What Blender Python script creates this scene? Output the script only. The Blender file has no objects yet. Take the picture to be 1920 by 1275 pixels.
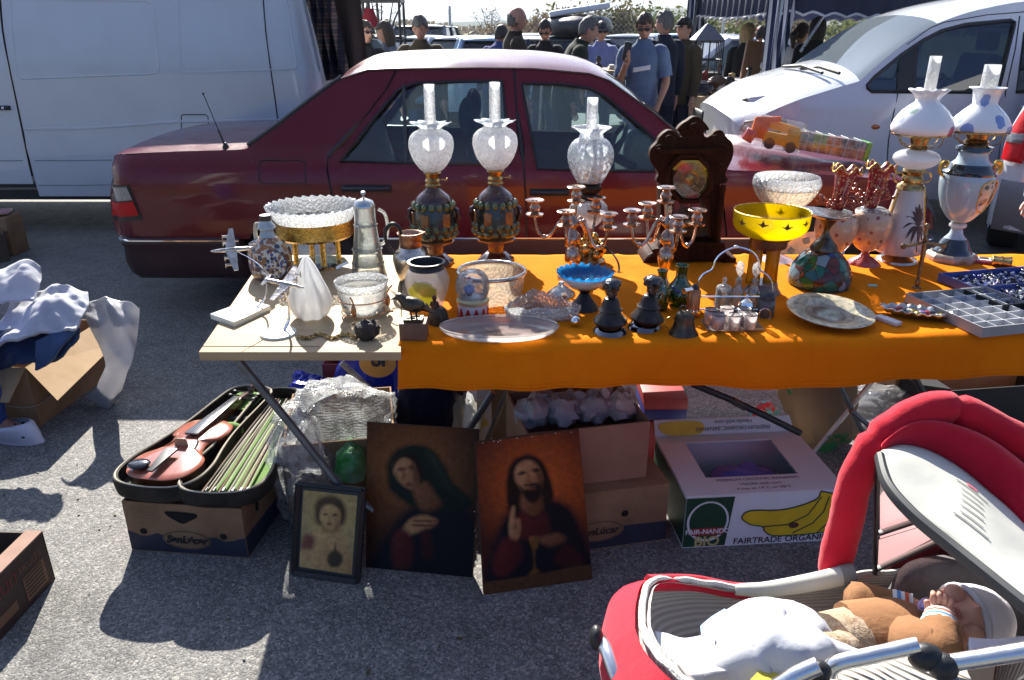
import bpy,bmesh,math,random
from mathutils import Vector,Matrix,noise
from mathutils.geometry import delaunay_2d_cdt,tessellate_polygon
R=math.radians
rnd=random.Random(7)
SC=bpy.context.scene
COL=SC.collection
F=1440.0;CAMH=1.55;TH=math.atan(582.5/F)
cam=bpy.data.objects.new('camera',bpy.data.cameras.new('camera'))
COL.objects.link(cam);SC.camera=cam
cam.location=(0,0,CAMH);cam.rotation_euler=(math.pi/2-TH,0,0)
cam.data.sensor_width=36;cam.data.lens=36*F/1920
cam.data.clip_start=0.02;cam.data.clip_end=20000
SUN_E,SUN_A=R(33),R(14)
world=bpy.data.worlds.new('World');SC.world=world;world.use_nodes=True
nt=world.node_tree;nt.nodes.clear()
sky=nt.nodes.new('ShaderNodeTexSky');sky.sky_type='NISHITA';sky.sun_disc=False
sky.sun_elevation=SUN_E;sky.sun_rotation=-SUN_A;sky.air_density=1.0;sky.dust_density=2.5;sky.ozone_density=4.0
bg=nt.nodes.new('ShaderNodeBackground');bg.inputs['Strength'].default_value=0.05
wo=nt.nodes.new('ShaderNodeOutputWorld')
tint=nt.nodes.new('ShaderNodeMix');tint.data_type='RGBA';tint.blend_type='MULTIPLY';tint.inputs[0].default_value=1;tint.inputs[7].default_value=(.55,.68,.92,1)
nt.links.new(sky.outputs[0],tint.inputs[6]);nt.links.new(tint.outputs[2],bg.inputs[0]);nt.links.new(bg.outputs[0],wo.inputs[0])
sl=bpy.data.lights.new('sun','SUN');sl.energy=5.0;sl.angle=R(0.53);sl.color=(1.0,0.94,0.84)
sun=bpy.data.objects.new('sun',sl);COL.objects.link(sun)
sdir=Vector((-math.sin(SUN_A)*math.cos(SUN_E),math.cos(SUN_A)*math.cos(SUN_E),math.sin(SUN_E)))
sun.rotation_euler=sdir.to_track_quat('Z','Y').to_euler();sun.location=(-4,12,9)
SC.view_settings.view_transform='Standard';SC.view_settings.look='None'
SC.view_settings.exposure=1.8;SC.view_settings.gamma=1
SC.render.engine='CYCLES'
SC.cycles.use_denoising=True
SC.cycles.max_bounces=10;SC.cycles.transparent_max_bounces=24
SC.cycles.diffuse_bounces=3;SC.cycles.glossy_bounces=4;SC.cycles.transmission_bounces=6
SC.cycles.caustics_reflective=False;SC.cycles.caustics_refractive=False
SC.cycles.sample_clamp_indirect=6
CT,ST=math.cos(TH),math.sin(TH)
def ray(px,py):
 u=(px-960)/F;v=(py-637.5)/F
 return u,CT-v*ST,-ST-v*CT
def G(px,py,z=0.0):
 u,dy,dz=ray(px,py);t=(z-CAMH)/dz
 return Vector((u*t,dy*t,z))
def V(px,py,Y):
 u,dy,dz=ray(px,py);t=Y/dy
 return Vector((u*t,Y,CAMH+dz*t))
def zcam(Y,z):return Y*CT+(CAMH-z)*ST
def mpp(Y,z):return zcam(Y,z)/F
def smoothstep(a,b,x):
 t=max(0,min(1,(x-a)/(b-a)));return t*t*(3-2*t)
def spline(pts,n):
 """Catmull-Rom resampling of a point list"""
 P=[Vector(p)for p in pts];out=[]
 if len(P)<3:
  return[P[0].lerp(P[-1],i/n)for i in range(n+1)]
 for i in range(n+1):
  t=i/n*(len(P)-1);k=min(int(t),len(P)-2);t-=k
  a,b,c,d=P[max(k-1,0)],P[k],P[k+1],P[min(k+2,len(P)-1)]
  out.append(0.5*((2*b)+(c-a)*t+(2*a-5*b+4*c-d)*t*t+(3*b-a-3*c+d)*t**3))
 return out
def sp1(vals,n):return[p[0]for p in spline([(v,0,0)for v in vals],n)]
class MB:
 def __init__(s):s.v=[];s.f=[];s.mi=[];s.m=0
 def add(s,vs,fs):
  o=len(s.v);s.v+=[tuple(v)for v in vs]
  for f in fs:s.f.append([i+o for i in f]);s.mi.append(s.m)
  return s
 def box(s,c,d,rz=0,M=None):
  x,y,z=[k/2 for k in d]
  vs=[Vector((a,b,e))for a in(-x,x)for b in(-y,y)for e in(-z,z)]
  T=Matrix.Translation(c)@(M if M else Matrix.Rotation(rz,4,'Z'))
  return s.add([T@v for v in vs],[(0,1,3,2),(4,6,7,5),(0,4,5,1),(2,3,7,6),(0,2,6,4),(1,5,7,3)])
 def hexa(s,b,t):
  """box from 4 bottom and 4 top points"""
  return s.add(list(b)+list(t),[(3,2,1,0),(4,5,6,7),(0,1,5,4),(1,2,6,5),(2,3,7,6),(3,0,4,7)])
 def tube(s,pts,r,n=8,caps=True,closed=False,flat=1.0,up=None):
  P=[Vector(p)for p in pts];k=len(P)
  rr=r if isinstance(r,(list,tuple))else[r]*k
  if len(rr)!=k:rr=sp1(list(rr),k-1)
  vs=[];prev=None
  for i in range(k):
   if closed:t=P[(i+1)%k]-P[i-1]
   else:t=P[min(i+1,k-1)]-P[max(i-1,0)]
   if t.length<1e-9:t=Vector((0,0,1))
   t.normalize()
   if up is not None:a=Vector(up)
   else:a=prev if prev is not None else(Vector((0,0,1))if abs(t.z)<.9 else Vector((1,0,0)))
   nrm=a-t*a.dot(t)
   if nrm.length<1e-6:nrm=t.orthogonal()
   nrm.normalize();prev=nrm;bn=t.cross(nrm)
   for j in range(n):
    q=2*math.pi*j/n
    vs.append(P[i]+(nrm*math.cos(q)*flat+bn*math.sin(q))*rr[i])
  fs=[]
  for i in range(k if closed else k-1):
   for j in range(n):
    a=i*n+j;b=i*n+(j+1)%n;c=((i+1)%k)*n
    fs.append((a,b,c+(j+1)%n,c+j))
  if caps and not closed:
   fs.append(tuple(range(n-1,-1,-1)));fs.append(tuple((k-1)*n+j for j in range(n)))
  return s.add(vs,fs)
 def lathe(s,prof,c=(0,0,0),n=32,fn=None,caps=True,M=None):
  """prof [(r,z)..]; fn(angle, i, r, z) -> (r, z)"""
  vs=[];fs=[];c=Vector(c)
  for i,(r,z)in enumerate(prof):
   for j in range(n):
    q=2*math.pi*j/n
    r2,z2=fn(q,i,r,z)if fn else(r,z)
    p=Vector((r2*math.cos(q),r2*math.sin(q),z2))
    vs.append((M@p if M else p)+c)
  for i in range(len(prof)-1):
   for j in range(n):
    a=i*n+j;b=i*n+(j+1)%n
    fs.append((a,b,b+n,a+n))
  if caps:
   if prof[0][0]>1e-5:fs.append(tuple(range(n-1,-1,-1)))
   if prof[-1][0]>1e-5:fs.append(tuple((len(prof)-1)*n+j for j in range(n)))
  return s.add(vs,fs)
 def ell(s,c,r,nu=16,nv=10,M=None,fn=None):
  vs=[];fs=[];c=Vector(c)
  for i in range(nv+1):
   a=math.pi*i/nv
   for j in range(nu):
    b=2*math.pi*j/nu
    p=Vector((math.sin(a)*math.cos(b),math.sin(a)*math.sin(b),math.cos(a)))
    if fn:p=fn(p)
    p=Vector((p.x*r[0],p.y*r[1],p.z*r[2]))
    vs.append((M@p if M else p)+c)
  for i in range(nv):
   for j in range(nu):
    a=i*nu+j;b=i*nu+(j+1)%nu
    fs.append((a,a+nu,b+nu,b))
  return s.add(vs,fs)
 def grid(s,fn,nu,nv,closeu=False):
  vs=[fn(i/nu,j/nv)for j in range(nv+1)for i in range(nu+(0 if closeu else 1))]
  w=nu if closeu else nu+1;fs=[]
  for j in range(nv):
   for i in range(nu):
    i2=(i+1)%w if closeu else i+1
    fs.append((j*w+i,j*w+i2,(j+1)*w+i2,(j+1)*w+i))
  return s.add(vs,fs)
 def loft(s,rings,caps=True):
  n=len(rings[0]);vs=[p for r in rings for p in r];fs=[]
  for i in range(len(rings)-1):
   for j in range(n):
    a=i*n+j;b=i*n+(j+1)%n
    fs.append((a,b,b+n,a+n))
  if caps:
   fs.append(tuple(range(n-1,-1,-1)));fs.append(tuple((len(rings)-1)*n+j for j in range(n)))
  return s.add(vs,fs)
 def prism(s,poly,M,t):
  """2D polygon, extruded 0..t along local z, placed by M (or function)"""
  f=M if callable(M)else(lambda x,y,z:M@Vector((x,y,z)))
  n=len(poly);tri=tessellate_polygon([[Vector((x,y,0))for x,y in poly]])
  vs=[f(x,y,0)for x,y in poly]+[f(x,y,t)for x,y in poly]
  fs=[tuple(a)for a in tri]+[tuple(i+n for i in reversed(a))for a in tri]
  fs+=[(i,(i+1)%n,n+(i+1)%n,n+i)for i in range(n)]
  return s.add(vs,fs)
 def flat(s,poly,f):
  """filled 2D polygon mapped by f(x,y)->point"""
  tri=tessellate_polygon([[Vector((x,y,0))for x,y in poly]])
  return s.add([f(x,y)for x,y in poly],[tuple(a)for a in tri])
 def panel(s,outer,holes,f,step=0.06,interior=True):
  """CDT mesh of a 2D outline with holes, mapped by f"""
  def dens(p):
   o=[]
   for i in range(len(p)):
    a,b=Vector(p[i]),Vector(p[(i+1)%len(p)])
    k=max(1,int((b-a).length/step))
    o+=[a.lerp(b,j/k)for j in range(k)]
   return o
  vs=[];es=[];loops=[]
  for lp in[outer]+holes:
   d=dens(lp);o=len(vs);vs+=d;loops.append(d)
   es+=[(o+i,o+(i+1)%len(d))for i in range(len(d))]
  def inside(p,lp):
   c=False;j=len(lp)-1
   for i in range(len(lp)):
    if(lp[i].y>p.y)!=(lp[j].y>p.y)and p.x<(lp[j].x-lp[i].x)*(p.y-lp[i].y)/(lp[j].y-lp[i].y)+lp[i].x:c=not c
    j=i
   return c
  if interior:
   x0=min(v.x for v in loops[0]);x1=max(v.x for v in loops[0]);y0=min(v.y for v in loops[0]);y1=max(v.y for v in loops[0])
   y=y0+step/2
   while y<y1:
    x=x0+step/2
    while x<x1:
     p=Vector((x,y))
     if inside(p,loops[0])and not any(inside(p,h)for h in loops[1:]):
      if min((p-q).length for lp in loops for q in lp)>step*.45:vs.append(p)
     x+=step
    y+=step
  r=delaunay_2d_cdt([Vector((v.x,v.y))for v in vs],es,[],2,1e-6)
  fs=[]
  for t in r[2]:
   cc=sum((r[0][i]for i in t),Vector((0,0)))/len(t)
   if inside(cc,loops[0])and not any(inside(cc,h)for h in loops[1:]):fs.append(tuple(t))
  return s.add([f(v.x,v.y)for v in r[0]],fs)
 def build(s,name,mats,parent=None,world=False,smooth=38,fixn=True,bevel=0,solid=0,sub=0,loc=None):
  me=bpy.data.meshes.new(name)
  o=Vector((0,0,0))
  if world and parent is not None:
   o=Vector(parent.location)
   q=parent.parent
   while q is not None:o=o+q.location;q=q.parent
  if loc is not None:o=Vector(loc)
  me.from_pydata([(v[0]-o[0],v[1]-o[1],v[2]-o[2])for v in s.v],[],s.f)
  mats=mats if isinstance(mats,(list,tuple))else[mats]
  for m in mats:me.materials.append(m)
  if len(mats)>1:me.polygons.foreach_set('material_index',s.mi)
  if fixn or bevel:
   bm=bmesh.new();bm.from_mesh(me)
   if fixn:bmesh.ops.recalc_face_normals(bm,faces=bm.faces)
   if bevel:
    es=[e for e in bm.edges if len(e.link_faces)==2 and e.calc_face_angle(0)>R(30)]
    bmesh.ops.bevel(bm,geom=es,offset=bevel,segments=2,profile=.6,affect='EDGES',clamp_overlap=True)
   bm.to_mesh(me);bm.free()
  me.update()
  if smooth:
   me.polygons.foreach_set('use_smooth',[True]*len(me.polygons))
   me.set_sharp_from_angle(angle=R(smooth))
  ob=bpy.data.objects.new(name,me);COL.objects.link(ob)
  if loc is not None:ob.location=loc
  if parent is not None:ob.parent=parent
  if solid:
   md=ob.modifiers.new('thick','SOLIDIFY');md.thickness=solid;md.offset=0
  if sub:
   md=ob.modifiers.new('sub','SUBSURF');md.levels=sub;md.render_levels=sub
  return ob
def tag(o,label=None,cat=None,group=None,kind=None):
 if label:o['label']=label
 if cat:o['category']=cat
 if group:o['group']=group
 if kind:o['kind']=kind
 return o
def thing(name,label,cat,loc=(0,0,0),group=None,rz=0):
 o=bpy.data.objects.new(name,None);COL.objects.link(o)
 o.location=loc;o.rotation_euler=(0,0,rz);o.empty_display_size=.05
 return tag(o,label,cat,group)
_tx={}
def text2d(body,size=1.0,shear=0.0,bold=0.0):
 k=(body,size,shear,bold)
 if k not in _tx:
  cu=bpy.data.curves.new('t','FONT');cu.body=body;cu.size=size;cu.shear=shear;cu.align_x='CENTER';cu.align_y='CENTER'
  cu.resolution_u=3;cu.offset=bold
  ob=bpy.data.objects.new('t',cu);COL.objects.link(ob)
  bpy.context.view_layer.update()
  me=bpy.data.meshes.new_from_object(ob.evaluated_get(bpy.context.evaluated_depsgraph_get()))
  _tx[k]=([(v.co.x,v.co.y)for v in me.vertices],[tuple(p.vertices)for p in me.polygons])
  bpy.data.objects.remove(ob);bpy.data.curves.remove(cu);bpy.data.meshes.remove(me)
 return _tx[k]
def add_text(mb,body,size,f,shear=0,at=(0,0),rot=0,sx=1.0,bold=0):
 vs,fs=text2d(body,size,shear,bold);c,s_=math.cos(rot),math.sin(rot)
 mb.add([f(at[0]+(x*sx)*c-y*s_,at[1]+(x*sx)*s_+y*c)for x,y in vs],fs)
def circ(cx,cy,rx,ry=None,n=24,a0=0,a1=360):
 ry=rx if ry is None else ry;m=n if a1-a0>=360 else n+1
 return[(cx+rx*math.cos(R(a0+(a1-a0)*i/n)),cy+ry*math.sin(R(a0+(a1-a0)*i/n)))for i in range(m)]
def sm2(p,n=24,closed=True):
 """smooth closed 2D outline"""
 P=list(p)+[p[0]]if closed else list(p)
 m=len(P)-1;out=[]
 for i in range(n if closed else n+1):
  t=i/n*m;k=min(int(t),m-1);t-=k
  g=lambda j:Vector(p[j%len(p)])if closed else Vector(P[max(0,min(j,m))])
  a,b,c,d=g(k-1),g(k),g(k+1),g(k+2)
  q=0.5*((2*b)+(c-a)*t+(2*a-5*b+4*c-d)*t*t+(3*b-a-3*c+d)*t**3)
  out.append((q.x,q.y))
 return out
_m={}
def srgb(h):
 if isinstance(h,str):
  h=h.lstrip('#');c=[int(h[i:i+2],16)/255 for i in(0,2,4)]
 else:c=[k/255 for k in h]
 return tuple(k/12.92 if k<=.04045 else((k+.055)/1.055)**2.4 for k in c)
def nodes(name):
 m=bpy.data.materials.new(name);m.use_nodes=True;t=m.node_tree;t.nodes.clear()
 out=t.nodes.new('ShaderNodeOutputMaterial');return m,t,out
def nd(t,typ,ins=None,**kw):
 n=t.nodes.new('ShaderNode'+typ)
 for k,v in kw.items():setattr(n,k,v)
 for k,v in(ins or{}).items():
  if isinstance(v,bpy.types.NodeSocket):t.links.new(v,n.inputs[k])
  else:n.inputs[k].default_value=v
 return n
def c4(c):return(c[0],c[1],c[2],1)
def coords(t,scale=(1,1,1)):
 tc=nd(t,'TexCoord');mp=nd(t,'Mapping',{'Vector':tc.outputs['Object'],'Scale':scale});return mp.outputs[0]
def mixc(t,f,a,b,mode='MIX'):
 n=nd(t,'Mix',data_type='RGBA',blend_type=mode)
 for i,v in((0,f),(6,a),(7,b)):
  if isinstance(v,bpy.types.NodeSocket):t.links.new(v,n.inputs[i])
  else:n.inputs[i].default_value=v if i==0 else c4(v)
 return n.outputs[2]
def ramp(t,f,stops,interp='LINEAR'):
 n=nd(t,'ValToRGB',{'Fac':f});cr=n.color_ramp;cr.interpolation=interp
 while len(cr.elements)<len(stops):cr.elements.new(.5)
 for e,(p,c)in zip(cr.elements,stops):e.position=p;e.color=c4(c)
 return n.outputs[0]
def pbsdf(t,out,color,rough=.5,metal=0,spec=.5,coat=0,trans=0,sheen=0,normal=None,alpha=None,sss=0,aniso=0):
 p=nd(t,'BsdfPrincipled')
 if isinstance(color,bpy.types.NodeSocket):t.links.new(color,p.inputs['Base Color'])
 else:p.inputs['Base Color'].default_value=c4(color)
 if isinstance(rough,bpy.types.NodeSocket):t.links.new(rough,p.inputs['Roughness'])
 else:p.inputs['Roughness'].default_value=rough
 p.inputs['Metallic'].default_value=metal;p.inputs['Specular IOR Level'].default_value=spec
 p.inputs['Coat Weight'].default_value=coat;p.inputs['Coat Roughness'].default_value=.04
 p.inputs['Transmission Weight'].default_value=trans;p.inputs['Sheen Weight'].default_value=sheen
 if normal is not None:t.links.new(normal,p.inputs['Normal'])
 if out is not None:t.links.new(p.outputs[0],out.inputs[0])
 return p
def bumpn(t,h,strength=.3,dist=.01):
 return nd(t,'Bump',{'Height':h,'Strength':strength,'Distance':dist}).outputs[0]
def mat(name,col,rough=.5,metal=0,col2=None,vs=12,bump=0,bs=60,spec=.5,coat=0,sheen=0,stretch=(1,1,1),transl=0,rvar=0,lo=.35,hi=.65):
 """procedural principled: two-tone noise, bump, optional translucency"""
 if name in _m:return _m[name]
 m,t,out=nodes(name)
 v=coords(t,stretch)
 c=col
 if col2 is None and not metal:col2=tuple(k*.8 for k in col)
 if col2 is not None:
  nz=nd(t,'TexNoise',{'Vector':v,'Scale':vs,'Detail':6,'Roughness':.6})
  c=ramp(t,nz.outputs[0],[(lo,col),(hi,col2)])
 rg=rough
 if rvar:
  n3=nd(t,'TexNoise',{'Vector':v,'Scale':vs*1.7,'Detail':5})
  rg=nd(t,'MapRange',{'Value':n3.outputs[0],'From Min':.3,'From Max':.7,'To Min':max(.02,rough-rvar),'To Max':min(1,rough+rvar)}).outputs[0]
 nrm=None
 if bump:
  n2=nd(t,'TexNoise',{'Vector':v,'Scale':bs,'Detail':4,'Roughness':.6})
  nrm=bumpn(t,n2.outputs[0],bump,.01)
 p=pbsdf(t,None if transl else out,c,rg,metal,spec,coat,0,sheen,nrm)
 if transl:
  tr=nd(t,'BsdfTranslucent')
  if isinstance(c,bpy.types.NodeSocket):t.links.new(c,tr.inputs[0])
  else:tr.inputs[0].default_value=c4(c)
  mx=nd(t,'MixShader',{0:transl,1:p.outputs[0],2:tr.outputs[0]});t.links.new(mx.outputs[0],out.inputs[0])
 _m[name]=m;return m
def glass(name,tint=(.95,.97,.97),milk=0.0,milkc=(.9,.92,.93),rough=.03,bump=0,bs=40,vor=False,base=.06,pat=0,ps=60,top=.95):
 """thin clear or frosted glass: transparent + fresnel gloss + optional milk (diffuse+translucent), pattern modulates the milk"""
 if name in _m:return _m[name]
 m,t,out=nodes(name);v=coords(t)
 nrm=None
 if bump:
  tx=nd(t,'TexVoronoi' if vor else 'TexNoise',{'Vector':v,'Scale':bs})
  nrm=bumpn(t,tx.outputs[0],bump,.01)
 tr=nd(t,'BsdfTransparent',{'Color':c4(tint)})
 gl=nd(t,'BsdfGlossy',{'Roughness':rough})
 lw=nd(t,'LayerWeight',{'Blend':.35})
 if nrm is not None:t.links.new(nrm,gl.inputs['Normal']);t.links.new(nrm,lw.inputs['Normal'])
 fac=nd(t,'MapRange',{'Value':lw.outputs['Fresnel'],'From Min':0,'From Max':1,'To Min':base,'To Max':top}).outputs[0]
 sh=nd(t,'MixShader',{0:fac,1:tr.outputs[0],2:gl.outputs[0]}).outputs[0]
 if milk:
  df=nd(t,'BsdfDiffuse',{'Color':c4(milkc)});tl=nd(t,'BsdfTranslucent',{'Color':c4(milkc)})
  if nrm is not None:t.links.new(nrm,df.inputs['Normal'])
  dm=nd(t,'MixShader',{0:.8,1:df.outputs[0],2:tl.outputs[0]}).outputs[0]
  mf=milk
  if pat:
   n4=nd(t,'TexNoise',{'Vector':v,'Scale':ps,'Detail':3})
   mf=nd(t,'MapRange',{'Value':n4.outputs[0],'From Min':.42,'From Max':.58,'To Min':max(0,milk-pat),'To Max':min(1,milk+pat)}).outputs[0]
  sh=nd(t,'MixShader',{0:mf,1:sh,2:dm}).outputs[0]
 t.links.new(sh,out.inputs[0]);_m[name]=m;return m
def metal(name,col,rough=.25,col2=None,vs=20,bump=0,bs=50):
 return mat(name,col,rough,1.0,col2,vs,bump,bs,rvar=.08)
BLACK=mat('black_plastic',(.012,.012,.014),.45,col2=(.02,.02,.02))
RUBBER=mat('rubber',(.015,.015,.016),.8)
CHROME=metal('chrome',(.85,.86,.88),.08)
STEEL=metal('steel_tube',(.55,.56,.58),.32,(.42,.42,.43))
DARKSTEEL=mat('dark_steel',(.045,.05,.055),.4,.4,(.07,.07,.075),30)
SILVER=metal('old_silver',(.72,.68,.62),.2,(.42,.36,.3),40,.15,90)
BRASS=metal('old_brass',(.62,.42,.16),.28,(.22,.13,.05),40,.15,90)
GOLD=metal('gilt',(.85,.56,.14),.25,(.55,.32,.07),60,.35,160)
BRONZE=metal('dark_bronze',(.12,.1,.075),.38,(.05,.045,.04),40,.25,110)
CARD=mat('cardboard',(.34,.205,.11),.85,col2=(.22,.125,.065),vs=6,bump=.08,bs=40,spec=.2)
CARD2=mat('pale_cardboard',(.46,.32,.19),.85,col2=(.4,.27,.15),vs=9,bump=.08,bs=40,spec=.2)
CLEAR=glass('clear_glass')
def asphalt():
 m,t,out=nodes('asphalt');v=coords(t)
 big=nd(t,'TexNoise',{'Vector':v,'Scale':1.3,'Detail':5,'Roughness':.6})
 base=ramp(t,big.outputs[0],[(.35,(.15,.15,.148)),(.65,(.21,.205,.195))])
 gr=nd(t,'TexVoronoi',{'Vector':v,'Scale':150})
 st=nd(t,'TexNoise',{'Vector':v,'Scale':210,'Detail':3,'Roughness':.7})
 sep=nd(t,'SeparateColor',{'Color':gr.outputs['Color']})
 stone=ramp(t,sep.outputs[0],[(0,(.06,.06,.06)),(.35,(.15,.15,.147)),(.72,(.27,.26,.24)),(.9,(.38,.365,.335)),(1,(.52,.49,.45))])
 c=mixc(t,.55,base,stone)
 pit=ramp(t,st.outputs[0],[(.36,(.45,.45,.46)),(.5,(1,1,1))])
 c=mixc(t,1.0,c,pit,'MULTIPLY')
 oil=nd(t,'TexNoise',{'Vector':v,'Scale':.9,'Detail':3,'Distortion':.6})
 c=mixc(t,1.0,c,ramp(t,oil.outputs[0],[(.3,(.62,.62,.63)),(.42,(1,1,1))]),'MULTIPLY')
 dirt=nd(t,'TexNoise',{'Vector':v,'Scale':7,'Detail':6,'Roughness':.7})
 c=mixc(t,1.0,c,ramp(t,dirt.outputs[0],[(.33,(.74,.73,.72)),(.5,(1,1,1)),(.68,(1.12,1.1,1.06))]),'MULTIPLY')
 h=nd(t,'MapRange',{'Value':gr.outputs['Distance'],'From Min':0,'From Max':.7,'To Min':1,'To Max':0}).outputs[0]
 hh=nd(t,'Math',{0:h,1:st.outputs[0]},operation='ADD').outputs[0]
 pbsdf(t,out,c,.75,spec=.3,normal=bumpn(t,hh,.38,.005));return m
mb=MB();mb.add([(-60,-3,0),(60,-3,0),(60,46,0),(-60,46,0)],[(0,1,2,3)])
tag(mb.build('parking_ground',asphalt(),smooth=0,fixn=False),kind='structure')
FIELD=mat('field_grass',(.10,.12,.035),.9,col2=(.2,.17,.08),vs=.05,spec=.1)
mb=MB();mb.add([(-9000,-60,-.03),(9000,-60,-.03),(9000,9000,-.03),(-9000,9000,-.03)],[(0,1,2,3)])
tag(mb.build('field',FIELD,smooth=0,fixn=False),kind='structure')
HILL=mat('hill_wood',(.055,.075,.05),.95,col2=(.09,.1,.06),vs=.004,spec=0)
def ridge(name,Y,prof,depth):
 xs=[p[0]for p in prof];zs=[p[1]for p in prof]
 n=90;px=sp1(xs,n);pz=sp1(zs,n)
 mb=MB()
 def f(u,v):
  i=min(n,int(round(u*n)));a=math.sin(math.pi*min(v*1.0,1))if v<.5 else math.cos((v-.5)*math.pi)
  X=(px[i]-960)/F*zcam(Y,0);z=pz[i]*a*(1+.10*noise.noise(Vector((X/190,v*4,Y/900))))
  return Vector((X*(1+v*depth/Y),Y+v*depth,z-3))
 mb.grid(f,n,14)
 return tag(mb.build(name,HILL,fixn=False,smooth=180),kind='structure')
ridge('near_hill',900,[(-2600,16),(-600,26),(300,24),(640,22),(760,14),(900,15),(1000,18),(1150,28),(1300,30),(1500,22),(2000,26),(4200,20)],500)
ridge('far_hill',2600,[(-2600,90),(-300,80),(500,88),(760,74),(900,82),(1010,96),(1150,112),(1290,108),(1500,90),(2100,100),(4200,70)],1200)
WIRE=metal('fence_wire',(.5,.52,.54),.45)
FY=27.0
fx0,fx1=-16.0,18.0
fen=thing('wire_fence','chain-link wire fence on grey posts along the far side of the parking ground','fence',(0,FY,0))
mb=MB()
n=int((fx1-fx0)/.16);Hf=2.05
for k in range(-13,n):
 for sgn in(1,-1):
  x=fx0+k*.16;a=Vector((x,0,.06));b=Vector((x+Hf-.06,0,Hf))
  if sgn<0:a.x,b.x=b.x,a.x
  if a.x<fx0-2.2 or b.x>fx1+2.2:continue
  d=Vector((0,.0018,0));w=Vector((.0024,0,0))
  mb.add([a-w,a+w,b+w,b-w],[(0,1,2,3)])
for z in(.06,1.05,Hf):mb.tube([(fx0,.004,z),(fx1,.004,z)],.004,4)
mb.build('mesh_panel',WIRE,fen,smooth=0,fixn=False)
for x in[(845-960)/F*zcam(FY,1)+k*4.45 for k in range(-3,5)]:
 mb=MB();mb.tube([(x,.03,-.2),(x,.03,2.25)],.045,8);mb.build('post',STEEL,fen)
def leafmat(name,c,c2):return mat(name,c,.7,col2=c2,vs=1.5,spec=.2,transl=.35)
LEAF=[leafmat('twig_leaf',(.16,.14,.055),(.085,.075,.035)),leafmat('spring_leaf',(.13,.15,.04),(.07,.09,.03)),leafmat('dry_leaf',(.17,.13,.075),(.1,.075,.045))]
BARK=mat('bark',(.09,.07,.055),.9,col2=(.05,.04,.03),vs=20,bump=.3,bs=60)
def shrub(name,label,cat,x,y,w,h,lm,nleaf,group,bare=0.0,leaf=.16):
 t=thing(name,label,cat,(x,y,0),group);g=random.Random(int(x*37+y*91))
 st=MB();tips=[]
 for k in range(9 if not bare else 7):
  a=g.uniform(0,6.28);r=g.uniform(.15,.5)*w
  p1=Vector((math.cos(a)*r*.35,math.sin(a)*r*.35,h*g.uniform(.3,.45)))
  p2=Vector((math.cos(a)*r,math.sin(a)*r,h*g.uniform(.65,1)))
  st.tube([(0,0,0),p1,p2],[.012*h+.01,.008*h+.006,.006],5)
  for q in range(5 if not bare else 9):
   f=g.uniform(.25,1);b=p1.lerp(p2,f);d=Vector((g.uniform(-1,1),g.uniform(-1,1),g.uniform(0,1))).normalized()*h*g.uniform(.12,.28)
   st.tube([b,b+d*.5+Vector((0,0,.02)),b+d],[.006*h*.6+.004,.008,.004],4,caps=False);tips.append(b+d*g.uniform(.4,1));tips.append(b)
 st.build('stem',BARK,t,fixn=False)
 lf=MB()
 for k in range(nleaf):
  c=g.choice(tips)+Vector((g.gauss(0,.09*w),g.gauss(0,.09*w),g.gauss(0,.07*h)))
  if c.z<.05:c.z=g.uniform(.05,.4)
  s_=leaf*g.uniform(.4,1.2);a=Vector((g.gauss(0,1),g.gauss(0,1),g.gauss(0,1))).normalized();b=a.orthogonal().normalized()
  b=(Matrix.Rotation(g.uniform(0,6.28),3,a)@b);e=a.cross(b)
  lf.add([c-b*s_,c+e*s_*.45,c+b*s_,c-e*s_*.45],[(0,1,2,3)])
 lf.build('foliage',lm,t,smooth=0,fixn=False)
SH=[(1135,38,5.2,3.0,0,'broad rounded olive shrub behind the fence, above the dark car with a roof load'),(1050,44,5.0,2.4,2,'low brown twiggy shrub behind the fence, left of the broad rounded one'),(1240,40,5.0,2.4,1,'yellow green shrub behind the fence near the left gazebo leg'),(1350,38,6.0,2.1,1,'yellow green shrub seen under the gazebo valance, on the left'),(1440,41,6.0,2.2,2,'brownish shrub seen under the gazebo valance, beside the striped curtain'),(1560,44,6.0,2.3,1,'shrub seen under the gazebo roof right of the striped curtain'),(960,50,5.0,1.9,2,'small pale brown shrub far behind the bald man'),(610,44,6.0,2.4,2,'brown shrub behind the plaid blanket, mostly hidden')]
for px,Y,w,h,k,lb in SH:
 shrub('shrub',lb,'shrub',(px-960)/F*zcam(Y,1),Y,w,h,LEAF[k],1500,'shrubs behind the fence')
for px,Y,h,lb in[(715,36,4.6,'bare leafless tree right of the red lampshade'),(668,40,5.2,'bare leafless tree behind the black shelf rack'),(920,60,3.4,'small bare tree far off beyond the fence, left of the bald man')]:
 shrub('bare_tree',lb,'tree',(px-960)/F*zcam(Y,1),Y,h*.8,h,LEAF[2],130,'bare trees beyond the fence',1,.07)
g=random.Random(3);mb=MB()
for k in range(5200):
 x=g.uniform(-140,140);y=190+g.uniform(-4,4);hh=3.0+2.0*noise.noise(Vector((x*.06,0,0)))+1.2*noise.noise(Vector((x*.3,1,0)))
 c=Vector((x,y,g.uniform(0,1)**.7*max(1,hh)));s_=g.uniform(.3,.8);a=Vector((g.gauss(0,1),g.gauss(0,1),g.gauss(0,1))).normalized();b=a.orthogonal().normalized();e=a.cross(b)
 mb.add([c-b*s_,c+e*s_*.7,c+b*s_,c-e*s_*.7],[(0,1,2,3)])
tag(mb.build('hedgerow',LEAF[2],smooth=0,fixn=False),'far brown hedgerow at the edge of the field','hedgerow',kind='stuff')
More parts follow.
